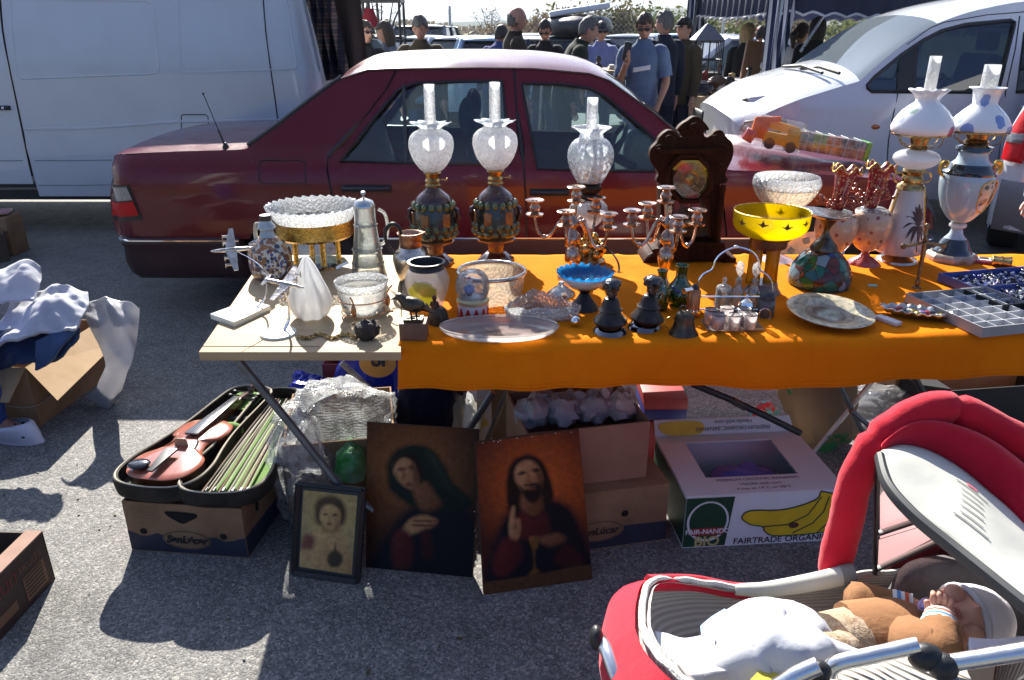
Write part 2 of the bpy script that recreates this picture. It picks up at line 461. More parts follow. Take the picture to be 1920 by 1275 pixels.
def paint(name,c,c2=None,rough=.3,dust=.12,spec=.5,coat=1.0):
 m,t,out=nodes(name);v=coords(t)
 n1=nd(t,'TexNoise',{'Vector':v,'Scale':2.2,'Detail':7,'Roughness':.65})
 n2=nd(t,'TexNoise',{'Vector':v,'Scale':90,'Detail':2})
 col=mixc(t,nd(t,'MapRange',{'Value':n1.outputs[0],'From Min':.42,'From Max':.75,'To Min':0,'To Max':dust}).outputs[0],c,c2 or(.4,.36,.33))
 rg=nd(t,'MapRange',{'Value':n1.outputs[0],'From Min':.3,'From Max':.7,'To Min':rough-.08,'To Max':rough+.12}).outputs[0]
 p=pbsdf(t,out,col,rg,.0,spec,coat,normal=bumpn(t,n2.outputs[0],.015,.002))
 p.inputs['Coat Roughness'].default_value=.06
 return m
MAROON=paint('maroon_paint',(.12,.006,.013),(.24,.1,.11),.22,.05,.25,.4)
CLAD=mat('dark_cladding',(.035,.014,.018),.42,col2=(.05,.022,.026),vs=3)
WHITEP=paint('white_van_paint',(.64,.67,.71),(.5,.48,.45),.35,.3)
WHITEQ=paint('white_car_paint',(.66,.69,.73),(.55,.52,.5),.3,.12)
AUTOGLASS=glass('auto_glass',(.62,.74,.74),.02,(.5,.6,.62),base=.07)
DARKGLASS=glass('dark_auto_glass',(.16,.2,.23),0,base=.06)
SEAT=mat('seat_cloth',(.05,.07,.085),.9,col2=(.035,.05,.06),vs=40,bump=.1)
REDLENS=mat('red_lens',(.62,.004,.008),.3,col2=(.4,.003,.006),vs=60,stretch=(1,1,8),spec=.2)
GREYLENS=mat('smoke_lens',(.3,.3,.3),.1,col2=(.1,.1,.1),vs=60,stretch=(1,1,8),coat=1)
AMBER=mat('amber_lens',(.55,.12,.01),.15,coat=1)
def wheel(parent,x,y,r=.31,w=.2,side=-1,rim=None):
 t=MB();M=Matrix.Rotation(R(90),4,'X')
 t.lathe([(r*.68,-w/2),(r*.93,-w/2),(r,-w*.38),(r,w*.38),(r*.93,w/2),(r*.68,w/2)],(x,y,r),32,M=M,caps=False)
 ob=t.build('wheel',RUBBER,parent)
 q=MB();yy=y+side*w*.42
 q.lathe([(r*.7,-.02),(r*.66,.01),(r*.3,.03),(0,.035)],(x,yy,r),32,M=Matrix.Rotation(R(90 if side<0 else-90),4,'X'))
 for k in range(10):
  a=k*.628;q.box((x+math.cos(a)*r*.52,yy+side*.028,r+math.sin(a)*r*.52),(r*.1,.01,r*.1),M=Matrix.Rotation(-a,4,'Y'))
 q.build('hubcap',rim or STEEL,ob)
CY=4.2;CW=1.72;CMID=CY+CW/2
XR=V(208,400,CY+.02).x;XF=V(1765,400,CY+.02).x
def car_in(x,z):
 a=.035*max(0,(.52-z)/.3)**2 if z<.52 else.0
 if z>.52:a+=.010*min(1,(z-.52)/.28)**2
 if z>.8:a+=min(z-.8,.08)*.36
 if z>.88:a+=.05+(z-.88)*.40 if z>.94 else(z-.88)/.06*.074
 for e,rr in((x-XR,.16),(XF-x,.3)):
  if e<rr:a+=rr*.75*(1-math.sqrt(max(0,1-((rr-max(e,0))/rr)**2)))
 return a
def cpt(px,py,it=4):
 p=V(px,py,CY)
 for _ in range(it):p=V(px,py,CY+car_in(p.x,p.z))
 return p
def c2(px,py):p=cpt(px,py);return(p.x,p.z)
def fnear(x,z):return Vector((x,CY+car_in(x,z),z))
def ffar(x,z):return Vector((x,2*CMID-CY-car_in(x,z),z))
car=thing('sedan_car','dark maroon four-door saloon car parked side-on behind the antiques table','car',((XR+XF)/2,CMID,0))
zb=.46
low=lambda px:(cpt(px,400).x,zb)
belt_r=[(213,300),(216,291),(330,284),(440,281)]
quarter=[low(212)]+[c2(209,400),c2(208,350)]+[c2(*p)for p in belt_r]+[c2(462,279),c2(520,238),c2(585,188),c2(640,148),c2(690,133),c2(742,130)]+[c2(722,168),c2(680,222),c2(640,270),c2(613,297)]+[c2(612,320),c2(622,370),c2(640,400)]
ax_r=cpt(572,450).x;ax_f=cpt(1530,450).x
def arch(ax,a0,a1,n=14):return[(ax+.35*math.cos(R(a0+(a1-a0)*i/n)),.30+.35*math.sin(R(a0+(a1-a0)*i/n)))for i in range(n+1)]
aa=math.degrees(math.asin((zb-.30)/.35))
quarter+=arch(ax_r,0+aa,180-aa)
g_=.0045
def sh(p,d):return[(x+d,z)for x,z in p]
rd_o=[c2(616,298),c2(643,270),c2(684,222),c2(726,168),c2(746,131),c2(800,129),c2(900,128),c2(962,129),c2(966,200),c2(981,318),(cpt(985,400).x,.62),(cpt(985,450).x,zb),(ax_r+.36,zb),(ax_r+.335,.52),c2(643,398),c2(626,370),c2(616,320)]
rd_w=[c2(638,302),c2(668,266),c2(702,222),c2(745,170),c2(776,157),c2(860,153),c2(942,152),c2(948,220),c2(957,309),c2(800,306)]
fd_o=[c2(967,129),c2(1060,133),c2(1105,139),c2(1142,152),c2(1180,176),c2(1228,214),c2(1280,258),c2(1325,298),(cpt(1333,320).x,c2(1333,322)[1]),(cpt(1355,400).x,.62),(cpt(1360,450).x,zb),(cpt(989,450).x,zb),(cpt(989,400).x,.62),c2(985,318),c2(970,200)]
fd_w=[c2(978,157),c2(1050,158),c2(1105,166),c2(1135,181),c2(1180,219),c2(1230,263),c2(1290,315),c2(1292,321),c2(1150,320),c2(1008,316),c2(994,240)]
fen_o=[c2(1328,302),c2(1340,315),c2(1365,319),c2(1430,321),c2(1500,325),c2(1600,331),c2(1690,340),c2(1725,352),c2(1738,372),(cpt(1745,420).x,.55),(cpt(1745,450).x,zb)]+arch(ax_f,aa,180-aa)+[(cpt(1364,450).x,zb),(cpt(1359,400).x,.62),c2(1337,322)]
def skin(name,outer,holes,f,parent,m=MAROON,step=.055):
 mb=MB();mb.panel(outer,holes,f,step);return mb.build(name,m,parent,world=True,smooth=60,fixn=False)
def orient(o,want):
 me=o.data;s_=sum((p.normal.y*p.area for p in me.polygons))
 if s_*want<0:me.flip_normals()
GLASSES=[]
for side,f,w in(('near',fnear,-1),('far',ffar,1)):
 b=skin('body',quarter,[],f,car);orient(b,w)
 b2=skin('fender',fen_o,[],f,car);orient(b2,w)
 for nm,o_,w_ in(('door',rd_o,rd_w),('door',fd_o,fd_w)):
  d=skin(nm,o_,[w_],f,car);orient(d,w)
  mb=MB();mb.panel(w_,[],lambda x,z:f(x,z)+Vector((0,.012*(-w),0)),.12)
  mb.build('window',AUTOGLASS,d,smooth=60,fixn=False,world=True)
  mb=MB();pts=[f(x,z)+Vector((0,.004*w,0))for x,z in w_]
  mb.tube(pts,.009,6,closed=True,caps=False);mb.build('window_seal',BLACK,d,world=True)
  hx0,hz=(c2(644,352)if o_ is rd_o else c2(996,359));hx1=(c2(731,352)if o_ is rd_o else c2(1064,361))[0]
  mb=MB();y0=f(hx0,hz).y
  mb.box(((hx0+hx1)/2,y0+w*.004,hz-.004),(hx1-hx0+.02,.012,.04));mb.m=1
  mb.tube([(hx0,y0+w*.02,hz),(hx0+.03,y0+w*.036,hz),(hx1-.03,y0+w*.036,hz),(hx1,y0+w*.02,hz)],.012,8)
  mb.build('handle',[BLACK,DARKSTEEL],d,bevel=.002,world=True)
  mb=MB()
for f,w in((fnear,-1),(ffar,1)):
 a,b=c2(757,160),c2(762,305);mb=MB();mb.tube([f(*a),f(*b)],.011,6);mb.build('window_bar',DARKSTEEL,car,world=True)
mb=MB();
def fj(x,z):return fnear(x,z)+Vector((0,.02,0))
for line in([c2(614,297),c2(617,345),c2(640,400)],[c2(614,297),c2(682,222),c2(724,168),c2(744,133)],[c2(964.5,131),c2(968,200),c2(983,318),(cpt(987,450).x,zb)],[c2(1326,299),c2(1335,322),(cpt(1362,450).x,zb)]):
 mb=MB();mb.tube([fj(*p)for p in line],.016,6);mb.build('door_jamb',BLACK,car,world=True)
fl=sm2([c2(490,302),c2(530,301),c2(569,303),c2(572,322),c2(570,343),c2(530,345),c2(490,343),c2(487,322)],40)
mb=MB();mb.tube([fnear(*p)+Vector((0,.001,0))for p in fl],.0035,5,closed=True,caps=False);mb.build('fuel_flap',BLACK,car,world=True)
def strip(name,edge,crown,m,parent=car,n=40,mm=None,nu=24):
 P=spline([Vector((x,0,z))for x,z in edge],n)if len(edge)>2 else[Vector((edge[0][0],0,edge[0][1])).lerp(Vector((edge[1][0],0,edge[1][1])),i/n)for i in range(n+1)]
 mb=MB()
 cr=crown if callable(crown)else(lambda v:crown)
 def f(u,v):
  p=P[min(n,int(round(v*n)))];y0=CY+car_in(p.x,p.z);y1=2*CMID-y0
  k=1-(2*u-1)**2
  k=k**.8
  return Vector((p.x,y0+(y1-y0)*u,p.z+cr(v)*k))
 mb.grid(f,nu,n)
 o=mb.build(name,m,parent,world=True,smooth=70,fixn=False)
 if sum(p.normal.z*p.area for p in o.data.polygons)<0:o.data.flip_normals()
 return o
strip('trunk_lid',[c2(*p)for p in[(213,300),(216,291),(240,288.5),(330,284),(440,281),(462,279)]],.035,MAROON)
rg_e=[c2(462,279),c2(520,238),c2(585,188),c2(640,148)]
strip('rear_window',rg_e,lambda v:.035+.02*v,AUTOGLASS)
for w in(0,1):
 mb=MB();mb.tube([(fnear if w==0 else ffar)(x,z)+Vector((0,(.03 if w==0 else-.03),.012))for x,z in rg_e],.014,6);mb.build('rear_window_seal',BLACK,car,world=True)
strip('roof',[c2(*p)for p in[(640,148),(662,138),(690,132),(742,129.5),(800,128.5),(900,127.5),(1000,129),(1060,133),(1105,139),(1142,152)]],lambda v:.055+.03*math.sin(math.pi*v),MAROON,n=60)
strip('windshield',[c2(1142,152),c2(1180,176),c2(1228,214),c2(1280,258),c2(1325,298)],lambda v:.055-.02*v,AUTOGLASS)
strip('bonnet',[c2(*p)for p in[(1325,299),(1365,318),(1430,321),(1500,325),(1600,331),(1690,340),(1725,352)]],lambda v:.05-.015*v,MAROON,n=50)
mb=MB();mb.tube([fnear(x,z)+Vector((0,-.002,.004))for x,z in[c2(*p)for p in[(640,149),(690,133),(742,131),(900,129),(1000,130.5),(1105,140),(1142,153),(1228,215),(1320,294)]]],.006,6);mb.build('roof_rail',CLAD,car,world=True)
def endcap(name,edge,m,push):
 mb=MB();P=spline([Vector((x,0,z))for x,z in edge],14)
 def f(u,v):
  p=P[min(14,int(round(v*14)))];y0=CY+car_in(p.x,p.z);y1=2*CMID-y0
  return Vector((p.x+push*(1-(2*u-1)**4),y0+(y1-y0)*u,p.z))
 mb.grid(f,16,14);return mb.build(name,m,car,world=True,smooth=60,fixn=False)
endcap('tail_panel',[low(212),c2(209,400),c2(208,350),c2(213,300)],MAROON,-.05)
endcap('nose_panel',[(cpt(1745,450).x,zb),(cpt(1745,420).x,.55),c2(1738,372),c2(1725,352)],BLACK,.12)
def bumper(name,x0,x1,sgn):
 rings=[];path=[]
 for i in range(25):
  a=i/24;
  q=a*2-1
  if abs(q)>.52:
   t_=(abs(q)-.52)/.48;x=x0+sgn*.16+(x1-x0-sgn*.16)*t_;off=CW/2+.018
  else:
   b=q/.52*math.pi/2;x=x0+sgn*.16*(1-max(0,math.cos(b))**.35);off=(CW/2+.018)*min(1,abs(math.sin(b))**.55)
  path.append(Vector((x,CMID+math.copysign(off,q),0)))
 prof=[(0,.47),(.012,.455),(.012,.43),(.0,.415),(.004,.33),(-.02,.26),(-.06,.22),(-.1,.22),(-.1,.47)]
 for i,p in enumerate(path):
  t_=(path[min(i+1,24)]-path[max(i-1,0)]).normalized();nrm=Vector((t_.y,-t_.x,0))*(1 if sgn>0 else 1)
  out=Vector((p.x-(x0+sgn*.8),p.y-CMID,0)).normalized()
  if nrm.dot(out)<0:nrm=-nrm
  rings.append([p+nrm*o+Vector((0,0,z))for o,z in prof])
 mb=MB();mb.loft(rings);b=mb.build(name,CLAD,car,world=True,smooth=50)
 mb=MB();mb.tube([r[1]+Vector((0,0,.004))for r in rings],.009,6,flat=.6);mb.build('trim_strip',CHROME,b,world=True)
bumper('bumper',XR-.01,ax_r-.36,1);bumper('bumper',XF+.01,ax_f+.36,-1)
for f,w in((fnear,-1),(ffar,1)):
 x0,x1=ax_r+.36,ax_f-.36;y=f(0,.46).y
 mb=MB();mb.loft([[(x,y+w*o,z)for o,z in((-.03,.47),(.014,.462),(.02,.44),(.02,.3),(0,.22),(-.05,.2))]for x in(x0,x1)])
 s_=mb.build('sill',CLAD,car,world=True,smooth=40)
 mb=MB();mb.box(((x0+x1)/2,y+w*.018,.467),(x1-x0,.012,.014));mb.build('trim_strip',CHROME,s_,bevel=.003,world=True)
for f,w in((fnear,-1),(ffar,1)):
 o1=[c2(211,346),c2(244,347),c2(270,411),c2(214,412)]
 mb=MB();mb.panel(o1,[],lambda x,z:f(x,z)+Vector((-.003,w*.004,0)),.03);tl=mb.build('tail_lamp',BLACK,car,world=True,smooth=60,fixn=False)
 for nm,q,m in(('clear_lens',[c2(212,350),c2(241,350),c2(252,374),c2(213,374)],GREYLENS),('red_lens',[c2(213,377),c2(253,377),c2(264,403),c2(215,403)],REDLENS)):
  mb=MB();mb.panel(q,[],lambda x,z:f(x,z)+Vector((-.006,w*.012,0)),.03)
  mb.build(nm,m,tl,smooth=60,fixn=False,world=True)
mb=MB();mb.box(((cpt(700,300).x+cpt(1330,300).x)/2,CMID,.3),(3.0,CW-.2,.1));mb.build('floor_pan',BLACK,car,world=True)
def seat(x,y,w):
 mb=MB()
 mb.box((x+.28,y,.47),(.52,w,.16));mb.box((x,y,.72),(.14,w,.5),M=Matrix.Rotation(R(-16),4,'Y'))
 s_=mb.build('seat',SEAT,car,world=True,bevel=.05)
 for yy in([y]if w<.8 else[y-.36,y+.36]):
  mb=MB();mb.ell((x-.12,yy,1.075),(.055,.13,.11),12,8);mb.tube([(x-.1,yy,.94),(x-.115,yy,1.03)],.012,6);mb.build('headrest',SEAT,s_,world=True)
xs=cpt(912,240).x
seat(xs+.0,CMID-.37,.5);seat(xs,CMID+.37,.5);seat(cpt(600,300).x+.12,CMID,1.3)
mb=MB();xd=cpt(1290,300).x
mb.loft([[(xd-.22+dx,y,z)for dx,z in((0,.5),(0,.78),(.06,.86),(.3,.9),(.4,.6))]for y in(CY+.12,2*CMID-CY-.12)]);mb.build('dashboard',SEAT,car,world=True,bevel=.02)
sw=Vector((cpt(1142,255).x+.05,CMID-.37,.86));Mx=Matrix.Rotation(R(-62),4,'Y')
mb=MB();mb.tube([sw+(Mx@Vector((.19*math.cos(a*.2618),.19*math.sin(a*.2618),0)))for a in range(24)],.014,8,closed=True,caps=False)
for a in(0,2.2,4.1):mb.tube([sw,sw+(Mx@Vector((.19*math.cos(a+3.14),.19*math.sin(a+3.14),0)))],.016,6)
mb.tube([sw,sw+(Mx@Vector((0,0,-.25)))],.03,8);mb.build('steering_wheel',BLACK,car,world=True)
for ax in(ax_r,ax_f):
 wheel(car,ax-car.location.x,CY+.12-CMID,.3,.2,-1);wheel(car,ax-car.location.x,CMID-CY-.12,.3,.2,1)
mb=MB()
for ax in(ax_r,ax_f):
 for y in(CY+.16,2*CMID-CY-.16):
  mb.lathe([(.37,-.12),(.37,.12)],(ax,y,.3),28,M=Matrix.Rotation(R(90),4,'X'),caps=False)
mb.box(((XR+XF)/2,CMID,.28),(XF-XR-.5,CW-.5,.06));mb.build('underbody',BLACK,car,world=True)
a0=fnear(*c2(417,284))+Vector((0,.06,.01));a1=V(381,176,a0.y)
mb=MB();mb.lathe([(.02,0),(.016,.012),(.006,.03)],a0,12);mb.tube([a0,a0.lerp(a1,.35)],.006,6);mb.tube([a0.lerp(a1,.3),a1],.0028,6);mb.ell(a1,(.006,.006,.008),8,6);mb.build('aerial',BLACK,car,world=True)
mp_=fnear(*c2(1262,306));mb=MB();mb.ell(mp_+Vector((.0,-.1,.03)),(.05,.09,.06),14,10);mb.box(mp_+Vector((.02,-.03,.01)),(.05,.08,.04));mb.build('door_mirror',MAROON,car,world=True)
VY=6.1;VW=1.85
def vx(px,py):return V(px,py,VY).x
van=thing('panel_van','white windowless panel van with scuffed side standing behind the maroon car','van',(-3.6,VY+VW/2,0))
vr=vx(612,200);vl=-6.6
def vin(x,z):
 a=.0
 if z>1.25:a+=.11*((z-1.25)/.85)**1.6
 if z<.62:a+=.03*((.62-z)/.35)**2
 a+=.012*math.exp(-((z-.70)/.03)**2)*-1
 e=vr+.02*0-x-(z-1.0)*.12*(1 if z>1 else 0)
 if e<.14:a+=.14*(1-math.sqrt(max(0,1-((.14-max(e,0))/.14)**2)))
 return a
def vpt(x,z):return Vector((x,VY+vin(x,z),z))
zs_=V(200,369,VY).z
def outline_van(x0,x1,z0=zs_,z1=2.12):return[(x0,z0),(x1,z0),(x1,z1),(x0,z1)]
sx0,sx1=vx(0,60),vx(63,345)
rear=[(vx(64,345)+.006,zs_),(vr,zs_),(vr,1.0),(vr-.13,2.12),(vx(-18,0)+.08,2.12),(vx(3,60)+.006,vpt(0,1.55).z)]
dl=[(vx(-18,0)+.065,2.12),(vx(2,60),1.55),(vx(61,340),V(63,345,VY).z),(vx(63,345)-.9,V(63,345,VY).z),(vx(-20,60)-.9,2.12)]
vb=skin_=MB();vb.panel(rear,[],vpt,.09);o=vb.build('body',WHITEP,van,world=True,smooth=60,fixn=False);orient(o,-1)
mb=MB();mb.panel(dl,[],lambda x,z:vpt(x,z)+Vector((0,-.008,0)),.09);sd=mb.build('sliding_door',WHITEP,van,world=True,smooth=60,fixn=False);orient(sd,-1)
mb=MB();mb.tube([vpt(vx(63.5,345)+0,zs_+.16)+Vector((0,.03,0)),vpt(vx(2.5,60),1.55)+Vector((0,.03,0)),vpt(vx(-18,0)+.07,2.1)+Vector((0,.03,0))],.03,6)
zz=V(30,347,VY).z
mb.tube([vpt(vx(64,347),zz)+Vector((0,.02,0)),vpt(-6,zz)+Vector((0,.02,0))],.024,6);mb.build('door_jamb',BLACK,van,world=True)
h0=vpt(vx(10,202),V(10,202,VY).z);mb=MB();mb.tube([h0+Vector((-.12,-.012,0)),h0+Vector((.045,-.012,0))],.022,10,flat=.8);mb.m=1;mb.ell(h0+Vector((.0,-.03,0)),(.012,.01,.012),8,6)
mb.build('handle',[BLACK,CHROME],sd,world=True)
mb=MB()
xs=[vl,vl+.9,vl+1.4,vr-.12]
mb.panel([(vl,.4),(vx(-20,60)-.9,zs_),(vx(-20,60)-.9,2.12),(vl+1.2,2.1),(vl+.8,1.3),(vl,1.1)],[],vpt,.12)
mb.grid(lambda u,v:Vector((vl+1.2+(vr-.13-vl-1.2)*v,VY+.11+(VW-.22)*u,2.12+.05*math.sin(math.pi*u))),12,8)
mb.grid(lambda u,v:Vector((vl+(vr-vl)*v,VY+VW-vin(0,zs_+u*(2.12-zs_)),zs_+u*(2.12-zs_))),8,4)
mb.grid(lambda u,v:Vector((vr-.02-(.13*(v-.4)/.6 if v>.4 else 0),VY+.1+(VW-.2)*u,zs_+v*(2.12-zs_))),6,10)
mb.build('bodywork',WHITEP,van,world=True,smooth=50,fixn=False)
mb=MB();mb.box((vl+2.7,VY+VW/2,.3),(4.9,VW-.3,.08));mb.build('underbody',BLACK,van,world=True)
def bead(pts,r=.007,closed=False,off=.0):mbx.tube([vpt(x,z)+Vector((0,off,0))for x,z in pts],r,6,closed=closed,caps=False)
def P2(l):return[(vx(a,b),V(a,b,VY).z)for a,b in l]
mbx=MB()
bead(P2([(12,0),(22,70),(32,140),(40,148),(280,139),(296,136),(298,128),(290,70),(282,8),(270,2),(60,-2)]),.008,off=.003)
bead(P2([(330,-4),(334,60),(339,128),(346,136),(480,132),(556,129),(556,120),(545,60),(534,0)]),.008,off=.003)
mbx.build('panel_bead',WHITEP,van,world=True)
mbx=MB();bead(P2([(489,-20),(490,0),(497,60),(506,120),(517,195),(530,300)]),.0055)
bead(P2([(340,245),(340,217),(344,215),(386,215),(390,219),(391,245)]),.004)
mbx.build('seam',mat('seam_dark',(.05,.055,.06),.8),van,world=True)
mbx=MB();bead(P2([(65,301),(130,301),(210,300)]),.004);bead(P2([(70,348),(140,348),(212,347)]),.004);bead(P2([(-10,301),(20,301),(44,301)]),.004,off=-.008)
mbx.build('seam',mat('seam_grey',(.3,.32,.35),.7),van,world=True)
mbx=MB();bead(P2([(45,242),(140,241),(230,236),(330,228),(430,226),(560,224)]),.012,off=.004);mbx.build('panel_bead',WHITEP,van,world=True)
for ax in(vx(430,380),vl+.75):wheel(van,ax-van.location.x,-VW/2+.14,.32,.22,-1);wheel(van,ax-van.location.x,VW/2-.14,.32,.22,1)
def plaid():
 m,t,out=nodes('plaid_wool');v=coords(t)
 w1=nd(t,'TexWave',{'Vector':v,'Scale':5.5,'Distortion':.5},bands_direction='X');w2=nd(t,'TexWave',{'Vector':v,'Scale':4.5,'Distortion':.3},bands_direction='Z')
 a=ramp(t,w1.outputs[0],[(.3,(.025,.03,.06)),(.5,(.10,.03,.03)),(.62,(.28,.24,.2))],'CONSTANT');b=ramp(t,w2.outputs[0],[(.3,(.3,.3,.33)),(.55,(.9,.88,.85)),(.8,(.5,.35,.3))],'CONSTANT')
 pbsdf(t,out,mixc(t,1,a,b,'MULTIPLY'),.95,spec=.1);return m
PLAID=plaid();BROWNCOAT=mat('brown_coat_cloth',(.045,.03,.022),.95,col2=(.03,.02,.016),vs=5,bump=.2,bs=30)
def hang(name,label,cat,m,tl,tr,bl,br,Y,th=.05,folds=5,seed=1):
 t_=[V(*p,Y)for p in(tl,tr,bl,br)];c=(t_[0]+t_[3])/2
 mb=MB()
 def f(s_):
  def q(u,v):
   p=t_[0].lerp(t_[1],u).lerp(t_[2].lerp(t_[3],u),v)
   return p+Vector((0,s_*th*.5*math.sin(math.pi*u)**.4+.05*math.sin(u*folds*6.28+seed+v)*(.3+v),0))
  return q
 mb.grid(f(-1),24,16);mb.grid(f(1),24,16)
 o=mb.build(name,m,None,smooth=80,fixn=False,loc=Vector((c.x,Y,0)))
 return tag(o,label,cat)
hang('plaid_blanket','long plaid blanket hanging from the back corner of the white panel van','blanket',PLAID,(556,-60),(612,-60),(610,150),(655,150),6.0,.06,3)
hang('dark_coat','dark brown coat hanging at the open back of the van, right of the plaid blanket','coat',BROWNCOAT,(596,-70),(668,-60),(636,150),(694,160),6.35,.12,2,2)
MY=6.2;MW=1.8;MMID=MY+MW/2
mx0=V(1388,235,MY).x
def m_in(x,z):
 a=.05*max(0,(.55-z)/.3)**2 if z<.55 else 0
 if z>1.02:a+=(z-1.02)*.27
 e=x-mx0
 if e<.5:a+=.5*.8*(1-math.sqrt(max(0,1-((.5-max(e,0))/.5)**2)))
 return a
def mpt(px,py):
 p=V(px,py,MY)
 for _ in range(4):p=V(px,py,MY+m_in(p.x,p.z))
 return p
def m2(px,py):p=mpt(px,py);return(p.x,p.z)
def mn(x,z):return Vector((x,MY+m_in(x,z),z))
def mf(x,z):return Vector((x,2*MMID-MY-m_in(x,z),z))
mpv=thing('people_carrier','white people carrier with a bonnet scoop parked behind the maroon car on the right','van',(4.2,MMID,0))
mzb=V(1750,383,MY).z
sideo=[(m2(1400,300)[0],mzb),m2(1386,262),m2(1387,240),m2(1420,222),m2(1480,194),m2(1545,172),m2(1612,152),m2(1660,110),m2(1710,72),m2(1757,44),m2(1800,28),m2(1850,15),m2(1920,3),m2(2010,-2)]
mx1=6.4
sideo+=[(mx1-.15,1.85),(mx1,1.1),(mx1,mzb)]
axm=m2(1500,380)[0];axr=mx1-1.0
sideo+=[(axr+.37,mzb)]+[(axr+.37*math.cos(R(a)),.33+.37*math.sin(R(a)))for a in range(0,181,15)if.33+.37*math.sin(R(a))>mzb]+[(axm+.37,mzb)]+[(axm+.37*math.cos(R(a)),.33+.37*math.sin(R(a)))for a in range(0,181,15)if.33+.37*math.sin(R(a))>mzb]
win1=[m2(1627,166),m2(1626,160),m2(1640,144),m2(1690,103),m2(1730,76),m2(1765,58),m2(1810,46),m2(1895,38),m2(1902,42),m2(1901,50),m2(1872,168),m2(1868,173),m2(1750,173),m2(1634,172)]
win2=[m2(1921,62),m2(1975,50),(mx1-.5,m2(1975,50)[1]),(mx1-.42,m2(1900,172)[1]),m2(1905,172)]
for f,w in((mn,-1),(mf,1)):
 b=skin('body',sideo,[win1,win2],f,mpv,WHITEQ,.09);orient(b,w)
 for wn in(win1,win2):
  mb=MB();mb.panel(wn,[],lambda x,z:f(x,z)+Vector((0,-.012*w,0)),.15);mb.build('window',DARKGLASS,b,world=True,smooth=60,fixn=False)
 mb=MB();mb.panel([m2(1682,172),m2(1686,108),m2(1722,82),m2(1716,173)],[],lambda x,z:f(x,z)+Vector((0,.001*w,0)),.1)
 for wn in(win1,win2):mb.tube([f(x,z)+Vector((0,.0,0))for x,z in wn],.014,6,closed=True,caps=False)
 mb.build('window_frame',BLACK,mpv,world=True,smooth=60,fixn=False)
 mb=MB();mb.tube([f(*m2(a,b_))for a,b_ in((1684,172),(1676,210),(1666,262),(1662,320),(1665,375))],.0055,6)
 mb.tube([f(*m2(a,b_))for a,b_ in((1912,30),(1904,90),(1885,175),(1872,300),(1872,375))],.0055,6)
 mb.tube([f(*m2(a,b_))for a,b_ in((1700,84),(1745,52),(1770,42),(1850,28),(1925,22))],.004,6)
 mb.build('door_seam',mat('seam_dark',(.05,.05,.06),.8),mpv,world=True)
 p=f(*m2(1642,238));mb=MB();mb.ell(p,(.035,.012,.02),16,8);mb.build('side_repeater',AMBER,mpv,world=True)
 for x0_,x1_ in((1700,1760),(1905,1950)):
  p=f(*m2(x0_+10,200));
  mb=MB();mb.tube([p+Vector((0,.0,0)),p+Vector((.03,w*.03,0)),p+Vector((.16,w*.03,0)),p+Vector((.19,0,0))],.012,8)
  if w>0 or x0_>1800:mb.build('handle',WHITEQ,mpv,world=True)
def mstrip(name,edge,crown,m,n=24,lim=None,nose=0.0):
 P=spline([Vector((x,0,z))for x,z in edge],n);mb=MB()
 def f(u,v):
  p=P[min(n,int(round(v*n)))];y0=MY+m_in(p.x,p.z);y1=2*MMID-y0
  k=(1-(2*u-1)**2)**.75
  return Vector((p.x-nose*(1-v)*k,y0+(y1-y0)*u,p.z+crown(v)*k))
 mb.grid(f,28,n);o=mb.build(name,m,mpv,world=True,smooth=70,fixn=False)
 if sum(p.normal.z*p.area for p in o.data.polygons)<0:o.data.flip_normals()
 return o
hood_e=[m2(1387,238),m2(1420,221),m2(1480,194),m2(1545,172),m2(1612,152)]
hood=mstrip('bonnet',hood_e,lambda v:.12+.0*v,WHITEQ,30,nose=.10)
mstrip('windshield',[m2(1612,152),m2(1660,110),m2(1710,72),m2(1757,44)],lambda v:.07,glass('windscreen_glass',(.5,.6,.63),.6,(.62,.74,.84),base=.3),14,nose=.05)
mstrip('roof',[m2(1757,44),m2(1800,28),m2(1850,15),m2(1920,3),m2(2010,-2),(mx1-.15,1.85)],lambda v:.07,WHITEQ,20)
mb=MB()
P=spline([Vector((x,0,z))for x,z in[(m2(1400,300)[0],mzb),m2(1386,262),m2(1387,238)]],10)
mb.grid(lambda u,v:Vector((P[int(round(v*10))].x-.10*(1-(2*u-1)**2)**.75*(.6+.4*v),MY+m_in(P[int(round(v*10))].x,P[int(round(v*10))].z)+(2*MMID-2*(MY+m_in(P[int(round(v*10))].x,P[int(round(v*10))].z))+0*MY)*u+0,P[int(round(v*10))].z+.12*(1-(2*u-1)**2)**.75*v)),20,10)
mb.build('nose_panel',WHITEQ,mpv,world=True,smooth=60,fixn=False)
def noseP(u,z):
 y=MY+.42+(MW-.84)*u;return Vector((mx0-.02-.10*(1-(2*u-1)**2)**.75,y,z))
mb=MB();zt=m2(1387,238)[1]
mb.grid(lambda u,v:noseP(.3+.4*u,zt+.02-.13*v+.06*(1-(2*(.3+.4*u)-1)**2))+Vector((-.02,0,0)),10,3);mb.build('grille',BLACK,mpv,world=True,fixn=False,solid=.01)
for s_ in(0,1):
 fq=mn if s_==0 else mf
 mb=MB();q=[m2(1391,243),m2(1400,229),m2(1440,223),m2(1476,225),m2(1478,235),m2(1465,247),m2(1420,251)]
 mb.panel(q,[],lambda x,z:fq(x,z)+Vector((-.012,-.006 if s_==0 else.006,0)),.06)
 hl=mb.build('headlight',glass('lamp_lens',(.75,.8,.85),.45,(.75,.78,.8),base=.1),mpv,world=True,smooth=60,fixn=False)
 mb=MB();mb.tube([fq(x,z)+Vector((-.012,-.006 if s_==0 else.006,0))for x,z in q],.012,6,closed=True,caps=False);mb.build('lamp_rim',DARKSTEEL,hl,world=True)
